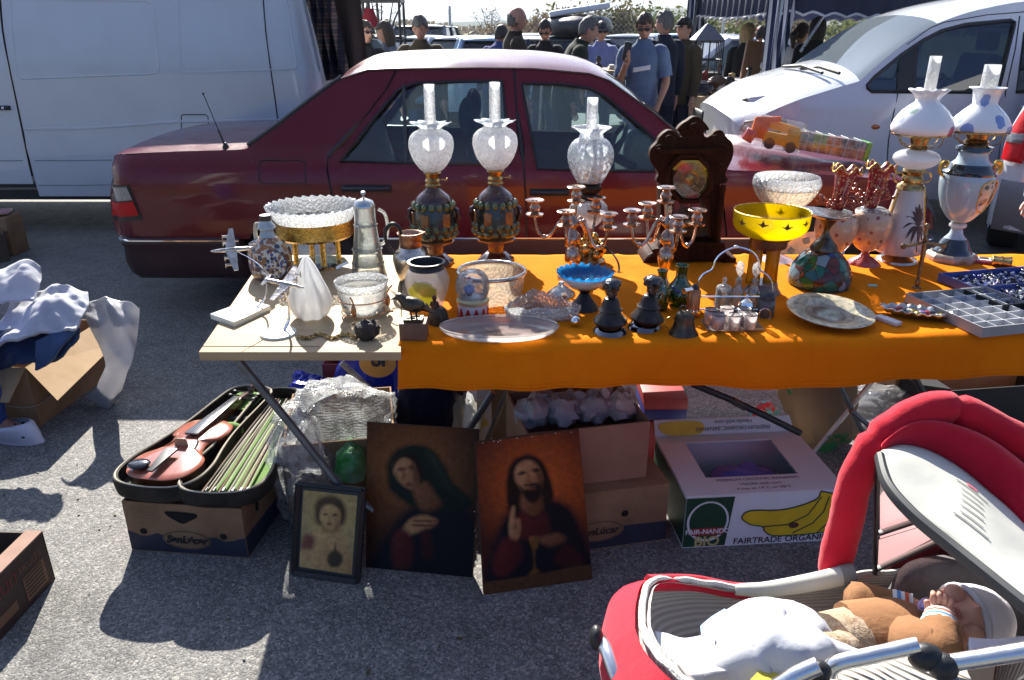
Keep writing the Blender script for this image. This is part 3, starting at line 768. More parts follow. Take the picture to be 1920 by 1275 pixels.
def hoodpt(px,py):
 """point of the bonnet surface seen at this pixel (search by depth)"""
 best=None
 for k in range(200):
  Y=MY+.1+k*.008;p=V(px,py,Y)
  E=[Vector((x,0,z))for x,z in hood_e]
  zz=None
  for a,b in zip(E,E[1:]):
   if a.x-.1<=p.x<=b.x:zz=a.z+(b.z-a.z)*(p.x-a.x)/(b.x-a.x)
  if zz is None:continue
  u=(Y-MY)/MW;zz+=.12*max(0,1-(2*u-1)**2)**.75
  d=abs(zz-p.z)
  if best is None or d<best[0]:best=(d,p)
 return best[1]if best else V(px,py,MY+.9)
a,b,c,d=hoodpt(1378,192),hoodpt(1404,196),hoodpt(1408,183),hoodpt(1384,181)
up=Vector((0,0,.055));bk=Vector((.45,0,.0))
e1,e2=hoodpt(1445,178),hoodpt(1440,168)
mb=MB();mb.add([a-up*.3,b-up*.3,b+up,d+up,e1,e2,d-up*.2],[(0,1,2,3),(1,4,2),(2,4,5,3),(3,5,0),(0,5,4,1)]);sc_=mb.build('bonnet_scoop',WHITEQ,mpv,world=True,smooth=0)
mb=MB();mb.add([p+Vector((-.012,-.004,0))for p in(a.lerp(b,.08)+up*.1,a.lerp(b,.92)+up*.1,b.lerp(d,.08)+up*.85,b.lerp(d,.92)+up*.85)],[(0,1,2,3)]);mb.build('scoop_opening',BLACK,sc_,world=True,smooth=0,fixn=False)
for q in((1468,132,1540,149),(1500,136,1572,150)):
 a=hoodpt(q[0],q[1])+Vector((0,0,.03));b=hoodpt(min(q[2],1600),q[3])+Vector((0,0,.05));mb=MB();mb.tube([a,a.lerp(b,.5)+Vector((0,0,.03)),b],.014,6);mb.build('wiper',BLACK,mpv,world=True)
mb=MB();mb.box((4.6,MMID,.5),(3.2,MW-.25,.1));mb.grid(lambda u,v:Vector((3.35+2.9*0,MY+.1+(MW-.2)*u,.5+.55*v)),2,2);mb.build('floor_pan',BLACK,mpv,world=True)
for x,y in((3.75,MMID-.4),(3.75,MMID+.4),(4.7,MMID-.4),(4.7,MMID+.4)):
 mb=MB();mb.box((x+.25,y,.78),(.52,.52,.16));mb.box((x+.5,y,1.05),(.14,.5,.6),M=Matrix.Rotation(R(12),4,'Y'));mb.box((x+.58,y,1.45),(.09,.26,.17));mb.build('seat',SEAT,mpv,world=True,bevel=.04)
mb=MB();mb.box((3.05,MMID,.95),(.5,MW-.3,.22));mb.build('dashboard',SEAT,mpv,world=True,bevel=.04)
c_=Vector((3.42,MMID-.4,1.06));Mx=Matrix.Rotation(R(-50),4,'Y');mb=MB();mb.tube([c_+(Mx@Vector((.19*math.cos(a*.2618),.19*math.sin(a*.2618),0)))for a in range(24)],.014,8,closed=True,caps=False);mb.tube([c_,c_+(Mx@Vector((0,0,-.2)))],.03,8);mb.build('steering_wheel',BLACK,mpv,world=True)
for ax in(axm,axr):wheel(mpv,ax-4.2,-MW/2+.13,.33,.22,-1);wheel(mpv,ax-4.2,MW/2-.13,.33,.22,1)
mb=MB();mb.box((4.3,MMID,.33),(4.0,MW-.5,.08))
for ax in(axm,axr):
 for y in(MY+.15,MY+MW-.15):mb.lathe([(.38,-.12),(.38,.12)],(ax,y,.33),24,M=Matrix.Rotation(R(90),4,'X'),caps=False)
mb.build('underbody',BLACK,mpv,world=True)
EY=4.75;ew=1.75
ex=V(1850,330,EY).x
est=thing('estate_car','back of a white car with a red tail lamp, cut by the right edge','car',(ex,EY+ew,0))
def ein(x,z):
 a=.0 if z<.9 else(z-.9)*.3
 e=x-ex-(max(0,z-.75)*.28)
 if e<.18:a+=.15*(1-math.sqrt(max(0,1-((.18-max(e,0))/.18)**2)))
 return a
en=lambda x,z:Vector((x,EY+ein(x,z),z));ef=lambda x,z:Vector((x,2*EY+ew-EY-ein(x,z),z))
eo=[(ex,.3),(ex,.72),(ex+.03,.85),(ex+.22,1.4),(ex+.4,1.46),(ex+2.4,1.43),(ex+3.2,.95),(ex+4.1,.85),(ex+4.2,.3)]
ew1=[(ex+.3,.92),(ex+.42,1.34),(ex+1.1,1.36),(ex+1.1,.92)];ew2=[(ex+1.2,.92),(ex+1.2,1.36),(ex+2.3,1.34),(ex+3.0,.94)]
for f,w in((en,-1),(ef,1)):
 b=skin('body',eo,[ew1,ew2],f,est,WHITEQ,.12);orient(b,w)
 for wn in(ew1,ew2):
  mb=MB();mb.panel(wn,[],lambda x,z:f(x,z)+Vector((0,-.01*w,0)),.2);mb.build('window',DARKGLASS,b,world=True,fixn=False)
 mb=MB();q=[(ex-.004,.74),(ex+.012,.78),(ex+.1,1.12),(ex+.17,1.14),(ex+.16,1.02),(ex+.13,.9),(ex+.1,.75)]
 mb.panel(q,[],lambda x,z:f(x,z)+Vector((-.012,w*.012,0)),.03);tl=mb.build('tail_lamp',REDLENS,est,world=True,smooth=60,fixn=False)
 mb=MB();mb.panel([(ex+.03,.86),(ex+.045,.92),(ex+.13,.92),(ex+.12,.86)],[],lambda x,z:f(x,z)+Vector((-.016,w*.016,0)),.03);mb.build('clear_lens',GREYLENS,tl,world=True,fixn=False)
mb=MB();P=[(ex,.3),(ex,.72),(ex+.03,.85),(ex+.22,1.4),(ex+.4,1.46),(ex+2.4,1.43),(ex+3.2,.95),(ex+4.1,.85),(ex+4.2,.3)]
mb.grid(lambda u,v:(lambda p:Vector((p[0]-.04*math.sin(math.pi*u),EY+ein(*p)+(2*(EY+ew/2)-2*(EY+ein(*p)))*u,p[1]+(.04*math.sin(math.pi*u)if p[1]>.8 else 0))))(P[int(round(v*8))]),10,8);mb.build('bodywork',WHITEQ,est,world=True,smooth=40,fixn=False)
mb=MB();path=[Vector((ex+1.0,EY-.02,0)),Vector((ex+.16,EY-.02,0)),Vector((ex+.02,EY+.04,0)),Vector((ex-.05,EY+.25,0)),Vector((ex-.08,EY+ew/2,0)),Vector((ex-.05,EY+ew-.25,0)),Vector((ex+.02,EY+ew-.04,0)),Vector((ex+1.0,EY+ew+.02,0))]
mb.loft([[p+Vector((dx*(1 if p.x<ex+.05 else.4),0,z))for dx,z in((0,.62),(-.03,.58),(-.03,.4),(.05,.28),(.2,.28),(.2,.62))]for p in path]);mb.build('bumper',mat('grey_bumper',(.2,.21,.22),.6,col2=(.16,.17,.18),vs=4),est,world=True,smooth=50)
for ax in(ex+.85,ex+3.3):wheel(est,ax-ex,-ew+.1,.3,.2,-1);wheel(est,ax-ex,-.1,.3,.2,1)
mb=MB();mb.box((ex+2.1,EY+ew/2,.32),(3.8,ew-.45,.1));mb.build('underbody',BLACK,est,world=True)
rearx=lambda y,z:ex-.05*math.sin(math.pi*(y-EY)/ew)+(0 if z<.72 else(z-.72)*.25 if z<.85 else.03+(z-.85)*.345)
for s_ in(0,1):
 yy=(lambda k:EY+ew-.1-k)if s_==0 else(lambda k:EY+.1+k)
 mb=MB();mb.panel([(0,.76),(.02,1.1),(.05,1.2),(.11,1.2),(.14,1.1),(.15,.76)],[],lambda k,z:Vector((rearx(yy(k),z)-.02,yy(k),z)),.04);tl=mb.build('tail_lamp',REDLENS,est,world=True,smooth=60,fixn=False)
 mb=MB();mb.panel([(.012,.88),(.014,.95),(.142,.95),(.142,.88)],[],lambda k,z:Vector((rearx(yy(k),z)-.026,yy(k),z)),.04);mb.build('clear_lens',GREYLENS,tl,world=True,fixn=False)
est.location=V(1866,330,5.15);est.location.z=0;est.rotation_euler=(0,0,R(55))
SKIN=mat('skin',(.48,.27,.19),.55,col2=(.42,.21,.14),vs=9,bump=.03,bs=200,spec=.4)
SKIN2=mat('tanned_skin',(.36,.19,.12),.55,col2=(.3,.15,.09),vs=9,spec=.4)
EYEM=mat('eye_dark',(.02,.015,.012),.2)
LIPM=mat('lips',(.4,.14,.11),.5)
def cloth(name,c,c2=None,b=.25):return mat('cloth_'+name,c,.9,col2=c2 or tuple(k*.72 for k in c),vs=7,bump=b,bs=26,spec=.15,sheen=.1)
def hairm(name,c):return mat('hair_'+name,c,.6,col2=tuple(k*.55 for k in c),vs=50,stretch=(1,1,.2),bump=.5,bs=120)
DENIM=cloth('denim',(.03,.055,.13),(.05,.085,.18))
def skin_mesh(joints,edges,sub=2):
 me=bpy.data.meshes.new('s');me.from_pydata([j[0]for j in joints],edges,[])
 ob=bpy.data.objects.new('s',me);COL.objects.link(ob)
 md=ob.modifiers.new('k','SKIN');md.use_smooth_shade=True
 for i,j in enumerate(joints):
  r=j[1]if isinstance(j[1],(tuple,list))else(j[1],j[1]);me.skin_vertices[0].data[i].radius=r
 me.skin_vertices[0].data[0].use_root=True
 if sub:md2=ob.modifiers.new('u','SUBSURF');md2.levels=sub;md2.render_levels=sub
 bpy.context.view_layer.update();ev=ob.evaluated_get(bpy.context.evaluated_depsgraph_get())
 r=bpy.data.meshes.new_from_object(ev);vs=[v.co.copy()for v in r.vertices];fs=[tuple(p.vertices)for p in r.polygons]
 bpy.data.objects.remove(ob);bpy.data.meshes.remove(me);bpy.data.meshes.remove(r)
 return vs,fs
def head_pts(M,k=1.0):
 def fn(p):
  q=p.copy()
  if q.z<0:q.x*=1+.28*q.z;q.y*=(1+.12*q.z)
  if q.y<-.3 and q.z<.1:q.y-=.05*smoothstep(.1,-.7,q.z)
  q.y+=.10*max(0,q.y)*(1 if q.z>-.1 else.4)
  if q.y<-.6:
   nx=math.exp(-(q.x/.13)**2)
   q.y-=nx*.30*max(0,1-abs(q.z+.16)/.26)*(1 if q.z<.0 else.55)
   q.y-=.05*math.exp(-((q.z-.2)/.1)**2)
   q.y+=.09*math.exp(-((abs(q.x)-.36)/.16)**2-((q.z-.04)/.1)**2)
   q.y-=.05*nx*math.exp(-((q.z+.52)/.08)**2)+.06*nx*math.exp(-((q.z+.86)/.12)**2)
  return q
 return fn
def person(name_label,x,y,H=1.74,face=0,top=None,top2=None,legs=None,hair=None,hairstyle='short',lean=0,turn=0,nod=0,arms=((.25,0,1.13,.26,-.06,.88),(.25,0,1.13,.26,-.06,.88)),skin=None,sleeves=1.0,cap=None,shades=False,glassesm=False,open_front=None,width=1.0,belly=0.0,group=None,extra=None):
 """standing figure facing -y; face rotates about z; lean tilts the trunk forward"""
 k=H/1.75;width*=.86;arms=[(a[0]*.88,a[1],a[2],a[3]*.9,a[4],a[5])for a in arms]
 root=thing('person',name_label,'person',(x,y,0),group,face)
 skin=skin or SKIN
 def bend(p):
  p=Vector(p)
  if p.z>.95:
   d=p-Vector((0,0,.95));a=lean*min(1,d.z/.35);d=Matrix.Rotation(a,3,'X')@d;p=d+Vector((0,0,.95))
  return p*k
 w=width;J=[((0,0,.94),(.15*w,.11)),((0,0,1.1),(.14*w,.1)),((0,.01,1.28),(.16*w,.105)),((0,.01,1.40),(.08,.06)),((0,.005,1.49),.05),((0,-.01,1.56),.058)]
 E=[(0,1),(1,2),(2,3),(3,4),(4,5)]
 hands=[]
 for sgn,A in((-1,arms[0]),(1,arms[1])):
  o=len(J);ex,ey,ez,hx,hy,hz=A
  e=Vector((sgn*ex*1,ey,ez));h=Vector((sgn*hx,hy,hz));d=(h-e).normalized()
  J+=[((sgn*.16*w,.01,1.385),.045),(tuple(Vector((sgn*.2*w,.01,1.39)).lerp(e,.5)),.05),(tuple(e),.042),(tuple(h),.028),(tuple(h+d*.05),(.04,.022)),(tuple(h+d*.1),(.036,.018))]
  E+=[(3,o),(o,o+1),(o+1,o+2),(o+2,o+3),(o+3,o+4),(o+4,o+5)]
  side=d.cross(Vector((0,1,0.01))).normalized()
  if side.length<.1:side=Vector((1,0,0))
  fwd=side.cross(d).normalized()
  for q,(off,ln)in enumerate(((-.027,.066),(-.009,.078),(.009,.074),(.026,.058))):
   b=len(J);J+=[(tuple(h+d*.12+fwd*off),.0095),(tuple(h+d*(.12+ln*.55)+fwd*off*1.1+side*.006),.0085),(tuple(h+d*(.12+ln)+fwd*off*1.1+side*.02),.007)]
   E+=[(o+5,b),(b,b+1),(b+1,b+2)]
  b=len(J);J+=[(tuple(h+d*.06-fwd*.045),.011),(tuple(h+d*.1-fwd*.06),.0085)];E+=[(o+4,b),(b,b+1)]
  hands.append(h)
 for sgn in(-1,1):
  o=len(J);J+=[((sgn*.09*w,0,.86),.085),((sgn*.1,-.01,.5),.055),((sgn*.1,.02,.1),.038),((sgn*.11,-.02,.05),.04),((sgn*.115,-.14,.03),.035)]
  E+=[(0,o),(o,o+1),(o+1,o+2),(o+2,o+3),(o+3,o+4)]
 J=[(tuple(bend(p)),r if not isinstance(r,tuple)else tuple(q*k for q in r))for p,r in J]
 vs,fs=skin_mesh(J,E,1)
 mb=MB();mb.add(vs,fs)
 hc=bend((0,-.025,1.635));HM=Matrix.Rotation(turn,4,'Z')@Matrix.Rotation(lean*.5+nod,4,'X')
 hr=Vector((.077,.094,.122))*k
 mb.ell(hc,hr,24,20,HM,head_pts(HM))
 for sgn in(-1,1):
  mb.ell(hc+HM@Vector((sgn*.079,.012,-.005))*k,(.013*k,.024*k,.034*k),8,8,HM)
 mb.m=1
 for sgn in(-1,1):mb.ell(hc+HM@Vector((sgn*.03,-.079,.012))*k,(.014*k,.006*k,.0065*k),8,6,HM);mb.ell(hc+HM@Vector((sgn*.03,-.085,.032))*k,(.02*k,.005*k,.004*k),8,6,HM)
 mb.m=2;mb.ell(hc+HM@Vector((0,-.083,-.062))*k,(.022*k,.006*k,.006*k),8,6,HM)
 mb.build('body',[skin,EYEM,LIPM],root,smooth=80,fixn=False)
 if hair is not None:
  hb=MB();sd=random.Random(int(x*100))
  def hf(p):
   return p*(1.1+.10*noise.noise(p*4.5+Vector((x,0,0)))+.03*noise.noise(p*14+Vector((x,0,0))))
  NU,NV=36,24;vv=[];keep=[]
  for i in range(NV+1):
   a=math.pi*i/NV
   for j in range(NU):
    b=2*math.pi*j/NU;p=Vector((math.sin(a)*math.cos(b),math.sin(a)*math.sin(b),math.cos(a)))
    vv.append(hf(p));
  def keepf(p):
   front=-p.y;p=p+Vector((0,0,.16*noise.noise(p*5+Vector((x,3,0)))+.08*noise.noise(p*13)))
   if hairstyle=='bald':return p.z>-.55 and p.z<.02+.38*p.y and p.y>-.05
   if hairstyle=='receding':return(p.z>.62-.9*p.y if front>-.1 else p.z>-.5)and not(front>.35)
   if hairstyle=='long':return p.z>.42 if front>.35 else p.z>-2
   return p.z>.5 if front>.42 else p.z>.02-.52*smoothstep(-.05,.65,p.y)
  fcs=[]
  for i in range(NV):
   for j in range(NU):
    q=(i*NU+j,(i+1)*NU+j,(i+1)*NU+(j+1)%NU,i*NU+(j+1)%NU)
    if keepf(sum((vv[t_]for t_ in q),Vector())/4):fcs.append(q)
  pts=[]
  for p in vv:
   z=p.z*hr.z;
   if hairstyle=='long' and p.z<-.1:z=p.z*hr.z*1.9
   pts.append(hc+HM@Vector((p.x*hr.x*(1.12 if hairstyle=='long' else 1.0),p.y*hr.y*1.04,z+.004)))
  hb.add(pts,fcs)
  if hairstyle=='tail':hb.tube([hc+HM@Vector((0,.1,.03)),hc+HM@Vector((0,.15,-.02)),hc+HM@Vector((0,.13,-.16))],[.03,.045,.012],10)
  hb.build('hair',hair,root,smooth=50,fixn=False,solid=.012)
 if cap is not None:
  cb=MB();cb.grid(lambda u,v:hc+HM@Vector((math.cos(u*6.283)*hr.x*1.1*math.sin(v*1.45),math.sin(u*6.283)*hr.y*1.12*math.sin(v*1.45),hr.z*(.28+.85*math.cos(v*1.45)))),20,6,True)
  cb.grid(lambda u,v:hc+HM@Vector(((u-.5)*1.5*hr.x,-hr.y*1.02-v*.07*math.sin(math.pi*u)**.5,hr.z*.36-v*.02)),10,3)
  cb.build('cap',cap,root,smooth=80,fixn=False,solid=.004)
 if shades or glassesm:
  gb=MB()
  for sgn in(-1,1):
   gb.ell(hc+HM@Vector((sgn*.034,-.1,.008))*k,(.03*k,.006*k,.018*k),12,6,HM);gb.tube([hc+HM@Vector((sgn*.062,-.095,.014))*k,hc+HM@Vector((sgn*.082,.01,.014))*k],.004,5)
  gb.tube([hc+HM@Vector((-.02,-.103,.014))*k,hc+HM@Vector((.02,-.103,.014))*k],.004,5)
  gb.build('sunglasses' if shades else 'spectacles',BLACK if shades else DARKGLASS,root)
 if top is not None:
  tb=MB()
  def ring(z,rx,ry,yo,n=20):
   return[bend((rx*math.cos(2*math.pi*i/n),yo+ry*math.sin(2*math.pi*i/n),z))+Vector((0,0,0))for i in range(n)]
  prof=[(.80,.195*w,.135,0),(.95,.19*w,.13+belly*.5,-belly*.5),(1.08,.185*w,.125+belly,-belly),(1.22,.2*w,.13+belly*.5,-belly*.4),(1.34,.215*w,.13,.0),(1.40,.205*w,.12,.01),(1.44,.165*w,.105,.012),(1.468,.115*w,.09,.012),(1.492,.082,.08,.008),(1.525,.071,.074,-.002),(1.52,.064,.067,-.002)]
  rings=[ring(*p)for p in prof]
  for ri,r_ in enumerate(rings):
   for i,p in enumerate(r_):r_[i]=p+Vector((0,.012,0))*noise.noise(p*9+Vector((x*3,0,0)))+Vector((.01,0,0))*noise.noise(p*11+Vector((0,x,5)))
  tb.loft(rings,caps=False)
  for sgn,A in((-1,arms[0]),(1,arms[1])):
   ex,ey,ez,hx,hy,hz=A;s0=Vector((sgn*.13*w,.01,1.4));s1=Vector((sgn*.195*w,.01,1.385));e=Vector((sgn*ex,ey,ez));h=Vector((sgn*hx,hy,hz))
   pts=[s0,s1,s1.lerp(e,.5),e,e.lerp(h,.5),e.lerp(h,.96)];rr=[.07,.085,.07,.062,.052,.046]
   if sleeves<1:pts=pts[:3]+[s1.lerp(e,.8)];rr=[.07,.086,.078,.076]
   P=spline(pts,14);P=[bend(p)+Vector((noise.noise(p*14),noise.noise(p*14+Vector((3,0,0))),0))*.008 for p in P]
   tb.tube(P,[q*k for q in rr],12)
  ob=tb.build('jacket' if sleeves==1 else 'shirt',top,root,smooth=80,fixn=False)
  if open_front is not None:
   sb=MB();sb.grid(lambda u,v:bend(((u-.5)*(.17*(1-v*.45)),-.135-belly*(.9-.6*v)+.06*v**3+abs(u-.5)*.06,.86+v*.61)),8,10)
   sb.build('shirt_front',open_front,ob,smooth=80,fixn=False,solid=.004)
 if legs is not None:
  lb=MB();n=16
  lb.loft([[bend((r*w*math.cos(2*math.pi*i/n),r*.72*math.sin(2*math.pi*i/n),z))for i in range(n)]for z,r in((.78,.165),(.9,.172),(1.0,.165))])
  for sgn in(-1,1):lb.tube([Vector(p)*k for p in((sgn*.085,0,.9),(sgn*.095,-.005,.5),(sgn*.1,.015,.06))],[.095*k,.075*k,.062*k],12)
  lb.build('trousers',legs,root,smooth=80,fixn=False)
  fb=MB()
  for sgn in(-1,1):fb.ell(Vector((sgn*.11,-.06,.045))*k,(.048,.14,.045),12,8)
  fb.build('shoes',BLACK,root)
 if extra:extra(root,bend,hc,HM,hands)
 return root
def at(px,Y):return(px-960)/F*zcam(Y,1.4)
HB,HG,HD,HBL=hairm('brown',(.06,.038,.022)),hairm('grey',(.13,.12,.105)),hairm('dark',(.025,.018,.014)),hairm('blond',(.55,.38,.18))
JN=cloth('navy',(.012,.016,.035));JK=cloth('black',(.014,.014,.016));JB=cloth('olive_brown',(.07,.052,.03));JDB=cloth('dark_brown',(.045,.033,.022))
JG=cloth('dark_green',(.022,.03,.018));JBL=cloth('royal_blue',(.03,.055,.2));SB=cloth('pale_blue',(.28,.35,.5));TB=cloth('slate_blue',(.1,.15,.24));JGY=cloth('speckled_grey',(.14,.15,.18),(.05,.055,.07));POLO=cloth('lilac_blue',(.22,.27,.5));WHT=cloth('white',(.75,.75,.74));SHB=cloth('shirt_blue',(.2,.26,.38))
fold=((.24,-.1,1.12,.1,-.26,1.12),(.24,-.1,1.12,.1,-.27,1.1));dn=((.27,.02,1.13,.28,-.04,.88),(.27,.02,1.13,.28,-.04,.88))
person('man in a black jacket and spectacles at the left under the red lampshade',at(685,9.0),9.0,1.62,R(25),JK,legs=JN,hair=HB,glassesm=True,turn=R(20))
person('long-haired woman in a speckled grey jacket seen from the side',at(727,9.4),9.4,1.62,R(-60),JGY,legs=DENIM,hair=HB,hairstyle='long',turn=R(-15),nod=R(12))
person('grey-haired man in a brown jacket over a pale blue shirt looking down',at(789,8.6),8.6,1.67,R(6),JB,legs=DENIM,hair=HG,nod=R(26),width=1.12,belly=.03,open_front=SHB,turn=R(-14))
person('dark-haired man in a bright blue jacket bending away beside the silver car',at(926,10.2),10.2,1.64,R(160),JBL,legs=DENIM,hair=HD,lean=R(22))
person('balding man in a dark brown jacket turned to the right',at(966,8.8),8.8,1.76,R(105),JDB,legs=JN,hair=HG,hairstyle='bald',turn=R(-10))
person('man in a black pullover and sunglasses looking down, between two older men',at(1022,9.8),9.8,1.64,R(-10),JK,legs=DENIM,hair=HD,shades=True,nod=R(22))
person('grey-haired man in a dark green jacket leaning to the right',at(1058,8.4),8.4,1.70,R(95),JG,legs=JN,hair=HG,lean=R(20),width=1.15)
person('man in a lilac blue polo shirt and cap standing beyond a stall table',at(1126,10.4),10.4,1.62,R(5),POLO,legs=DENIM,hair=HD,cap=cloth('grey_cap',(.1,.1,.11)),width=1.1,belly=.04,shades=True)
def phone(root,bend,hc,HM,hands):
 mb=MB();mb.box(bend(hands[0])+Vector((.01,-.03,.13)),(.07,.05,.17),M=Matrix.Rotation(R(10),4,'Y'));mb.build('camcorder',BLACK,root,bevel=.012)
 mb=MB();mb.grid(lambda u,v:Vector(bend(((u-.5)*.17,-.147-.0*v,1.21+v*.045+.03*u))),6,2);mb.build('shirt_print',WHT,root,solid=.003)
person('man in a slate blue T-shirt and sunglasses holding up a black camcorder',at(1207,8.0),8.0,1.68,R(-12),TB,legs=DENIM,hair=HB,shades=True,nod=R(18),sleeves=.5,arms=((.25,-.12,1.1,.17,-.3,1.28),(.29,-.03,1.11,.2,-.16,.88)),skin=SKIN2,extra=phone,width=1.05)
person('man in a navy coat with his back turned, behind the slate T-shirt man',at(1245,8.9),8.9,1.72,R(200),JN,legs=JN,hair=HG,turn=R(30))
person('man in a flat cap and brown jacket half hidden by the left gazebo leg',at(1283,9.2),9.2,1.66,R(-50),JB,legs=JN,hair=HD,cap=JK)
person('blond woman in a black jacket under the gazebo',at(1400,10.5),10.5,1.6,R(150),JK,legs=JDB,hair=HBL,hairstyle='long',turn=R(-70))
person('person in a red cap behind the brown board under the gazebo',at(1425,12.5),12.5,1.58,R(160),JN,legs=JN,hair=HD,cap=cloth('red_cap',(.3,.03,.04)))
person('person in a dark hat at the right of the red cap',at(1441,12.8),12.8,1.58,R(-40),JK,legs=JN,hair=HD,cap=JK)
person('woman with a brown ponytail and white top right of the striped curtain',at(1499,10.2),10.2,1.6,R(120),WHT,legs=JN,hair=HB,hairstyle='tail')
person('woman with long dark hair and black top beside the white people carrier windscreen',at(1530,9.6),9.6,1.66,R(170),JK,legs=JN,hair=HD,hairstyle='long')
def bgcar(label,x,y,rot,m,kind='saloon',sc=1.0):
 t=thing('parked_car',label,'car',(x,y,0),'cars parked in the far rows',rot)
 L={'saloon':4.3,'estate':4.4,'hatch':3.8}[kind];W=1.68;Hh=1.42*sc
 lo=[(-L/2,.35),(-L/2,.62),(-L/2+.1,.82),(-L*.24,.9),(L*.30 if kind=='saloon' else L/2-.12,.95),(L/2-.05,.9),(L/2,.7),(L/2,.35)]
 mb=MB()
 def sec(y,i):return[Vector((px_*(1-i*.05),y,.35+(pz-.35)*(1-i*.04)))for px_,pz in lo]
 mb.loft([sec(-W/2+.02,1),sec(-W/2,0),sec(-W/2+.12,-.3),sec(0,-.6),sec(W/2-.12,-.3),sec(W/2,0),sec(W/2-.02,1)]);mb.build('body',m,t,smooth=35)
 b=[(-L*.26,.89),(L*.32 if kind=='saloon' else L/2-.16,.93)];tp=[(-L*.06,Hh-.03),(L*.2 if kind=='saloon' else L/2-.45,Hh-.03)]
 def cab(d,z0=0):
  wb,wt=W/2-.07-d,W/2-.26-d
  return([(b[0][0]+d*2,-wb,b[0][1]),(b[1][0]-d,-wb,b[1][1]),(b[1][0]-d,wb,b[1][1]),(b[0][0]+d*2,wb,b[0][1])],[(tp[0][0]+d,-wt,tp[0][1]),(tp[1][0]-d,-wt,tp[1][1]),(tp[1][0]-d,wt,tp[1][1]),(tp[0][0]+d,wt,tp[0][1])])
 B,T=cab(0)
 def pil(p,q):pb=MB();pb.tube([p,q],.045,6);pb.build('pillar',m,t)
 for p,q in zip(B,T):pil(p,q)
 for s_ in(0,1):
  a=Vector(B[0 if s_==0 else 3]).lerp(Vector(B[1 if s_==0 else 2]),.5);c=Vector(T[0 if s_==0 else 3]).lerp(Vector(T[1 if s_==0 else 2]),.5);pil(a,c)
 for nm,q in(('windscreen',(B[3],B[0],T[0],T[3])),('rear_window',(B[1],B[2],T[2],T[1])),('side_window',(B[0],B[1],T[1],T[0])),('side_window',(B[2],B[3],T[3],T[2]))):
  gb=MB();gb.add(q,[(0,1,2,3)]);gb.build(nm,DARKGLASS,t,smooth=0,fixn=False)
 rb=MB();rb.grid(lambda u,v:Vector((T[0][0]-.06+(T[1][0]-T[0][0]+.12)*v,(T[0][1]-.03)+(T[3][1]-T[0][1]+.06)*u,Hh-.03+.05*math.sin(math.pi*u)*(1-(2*v-1)**4))),10,8);rb.build('roof',m,t,smooth=60,fixn=False,solid=.02)
 for xx in(-L*.31,L*.29):
  for s_ in(-1,1):wheel(t,xx,s_*(W/2-.1),.3,.18,s_)
 for s_ in(-1,1):
  hb=MB();hb.ell((-L/2+.03,s_*.6,.7),(.06,.16,.09),12,8);hb.build('headlight',GREYLENS,t)
  hb=MB();hb.ell((L/2-.03,s_*.66,.72),(.05,.12,.11),12,8);hb.build('tail_lamp',REDLENS,t)
 gb=MB();gb.box((-L/2-.005,0,.48),(.03,1.1,.14));gb.build('grille',BLACK,t)
 return t
CW_=WHITEQ;CSI=paint('silver_paint',(.42,.45,.5),None,.28,.1);CBL=paint('blue_paint',(.03,.07,.25),None,.28,.1);CDK=paint('dark_blue_paint',(.012,.018,.04),None,.28,.05);CLB=paint('pale_blue_paint',(.3,.45,.6),None,.28,.1);CGR=paint('green_grey_paint',(.12,.18,.18),None,.28,.1)
FC=R(90)
bgcar('white car facing forward, left of the fence post',at(868,14.5),15.2,R(78),CW_,'hatch')
bgcar('pale blue estate seen from behind, beside the man in the blue jacket',at(915,13.4),14.8,R(-84),CLB,'estate')
bgcar('white car behind the grey-haired man in the brown jacket',at(800,15),15.5,R(100),CW_,'saloon')
bgcar('dark people mover facing forward, just above the grey-haired man',at(783,19),20,R(86),CDK,'estate',1.15)
dk=bgcar('dark blue estate carrying a wrapped load on its roof',at(1100,12.6),13.2,R(160),CDK,'estate')
bgcar('white car parked behind the sunglasses man, left of his head',at(1185,19),20,R(70),CW_,'hatch')
bgcar('silver car at the left behind the long-haired woman',at(712,14),15,R(150),CSI,'saloon')
bgcar('blue hatchback beyond the gazebo, left of the blond woman',at(1385,20),21,R(110),CBL,'hatch')
bgcar('pale blue car beyond the gazebo at left',at(1356,17),18,R(75),CLB,'saloon')
bgcar('white car close behind the bird cage stall',at(1372,13.6),14.2,R(20),CW_,'saloon')
bgcar('white car far behind the bald man',at(985,22),23,R(15),CW_,'saloon')
bgcar('silver car in the far row right of the bald man',at(1045,23),24,R(170),CSI,'estate')
bgcar('pale blue car in the far row behind the navy coat',at(1262,20),22,R(100),CLB,'hatch')
bgcar('white car in the far row left of the striped gazebo leg',at(1300,22),24,R(60),CW_,'saloon')
bgcar('green grey car in the far row above the bird cage',at(1336,23),25,R(90),CGR,'hatch')
bgcar('white car at the far left edge of the row, behind the spectacled man',at(655,15),17,R(100),CW_,'hatch')
mb=MB();mb.grid(lambda u,v:Vector((math.cos(u*6.283)*(.55+.06*noise.noise(Vector((u*9,v*5,1))))*math.sin(v*3.14)**.6+.0,math.sin(u*6.283)*.75*math.sin(v*3.14)**.6,.18-.17*math.cos(v*3.14)+.03*noise.noise(Vector((u*12,v*9,4))))),24,12,True)
o=mb.build('roof_load',mat('black_tarp',(.02,.02,.022),.45,col2=(.05,.05,.06),vs=6,bump=.4,bs=14),smooth=80,fixn=False,loc=(0,0,0));o.location=(dk.location.x-.1,dk.location.y,1.41);tag(o,'lumpy black wrapped load on the roof of the dark blue estate','roof load')
mb=MB();mb.box((0,0,.05),(.95,.5,.09),M=Matrix.Rotation(R(-8),4,'Y'));o=mb.build('roof_box',WHITEQ,bevel=.04);o.location=(dk.location.x-.1,dk.location.y-.1,1.78);tag(o,'flat white case lying on top of the black roof load','roof box')
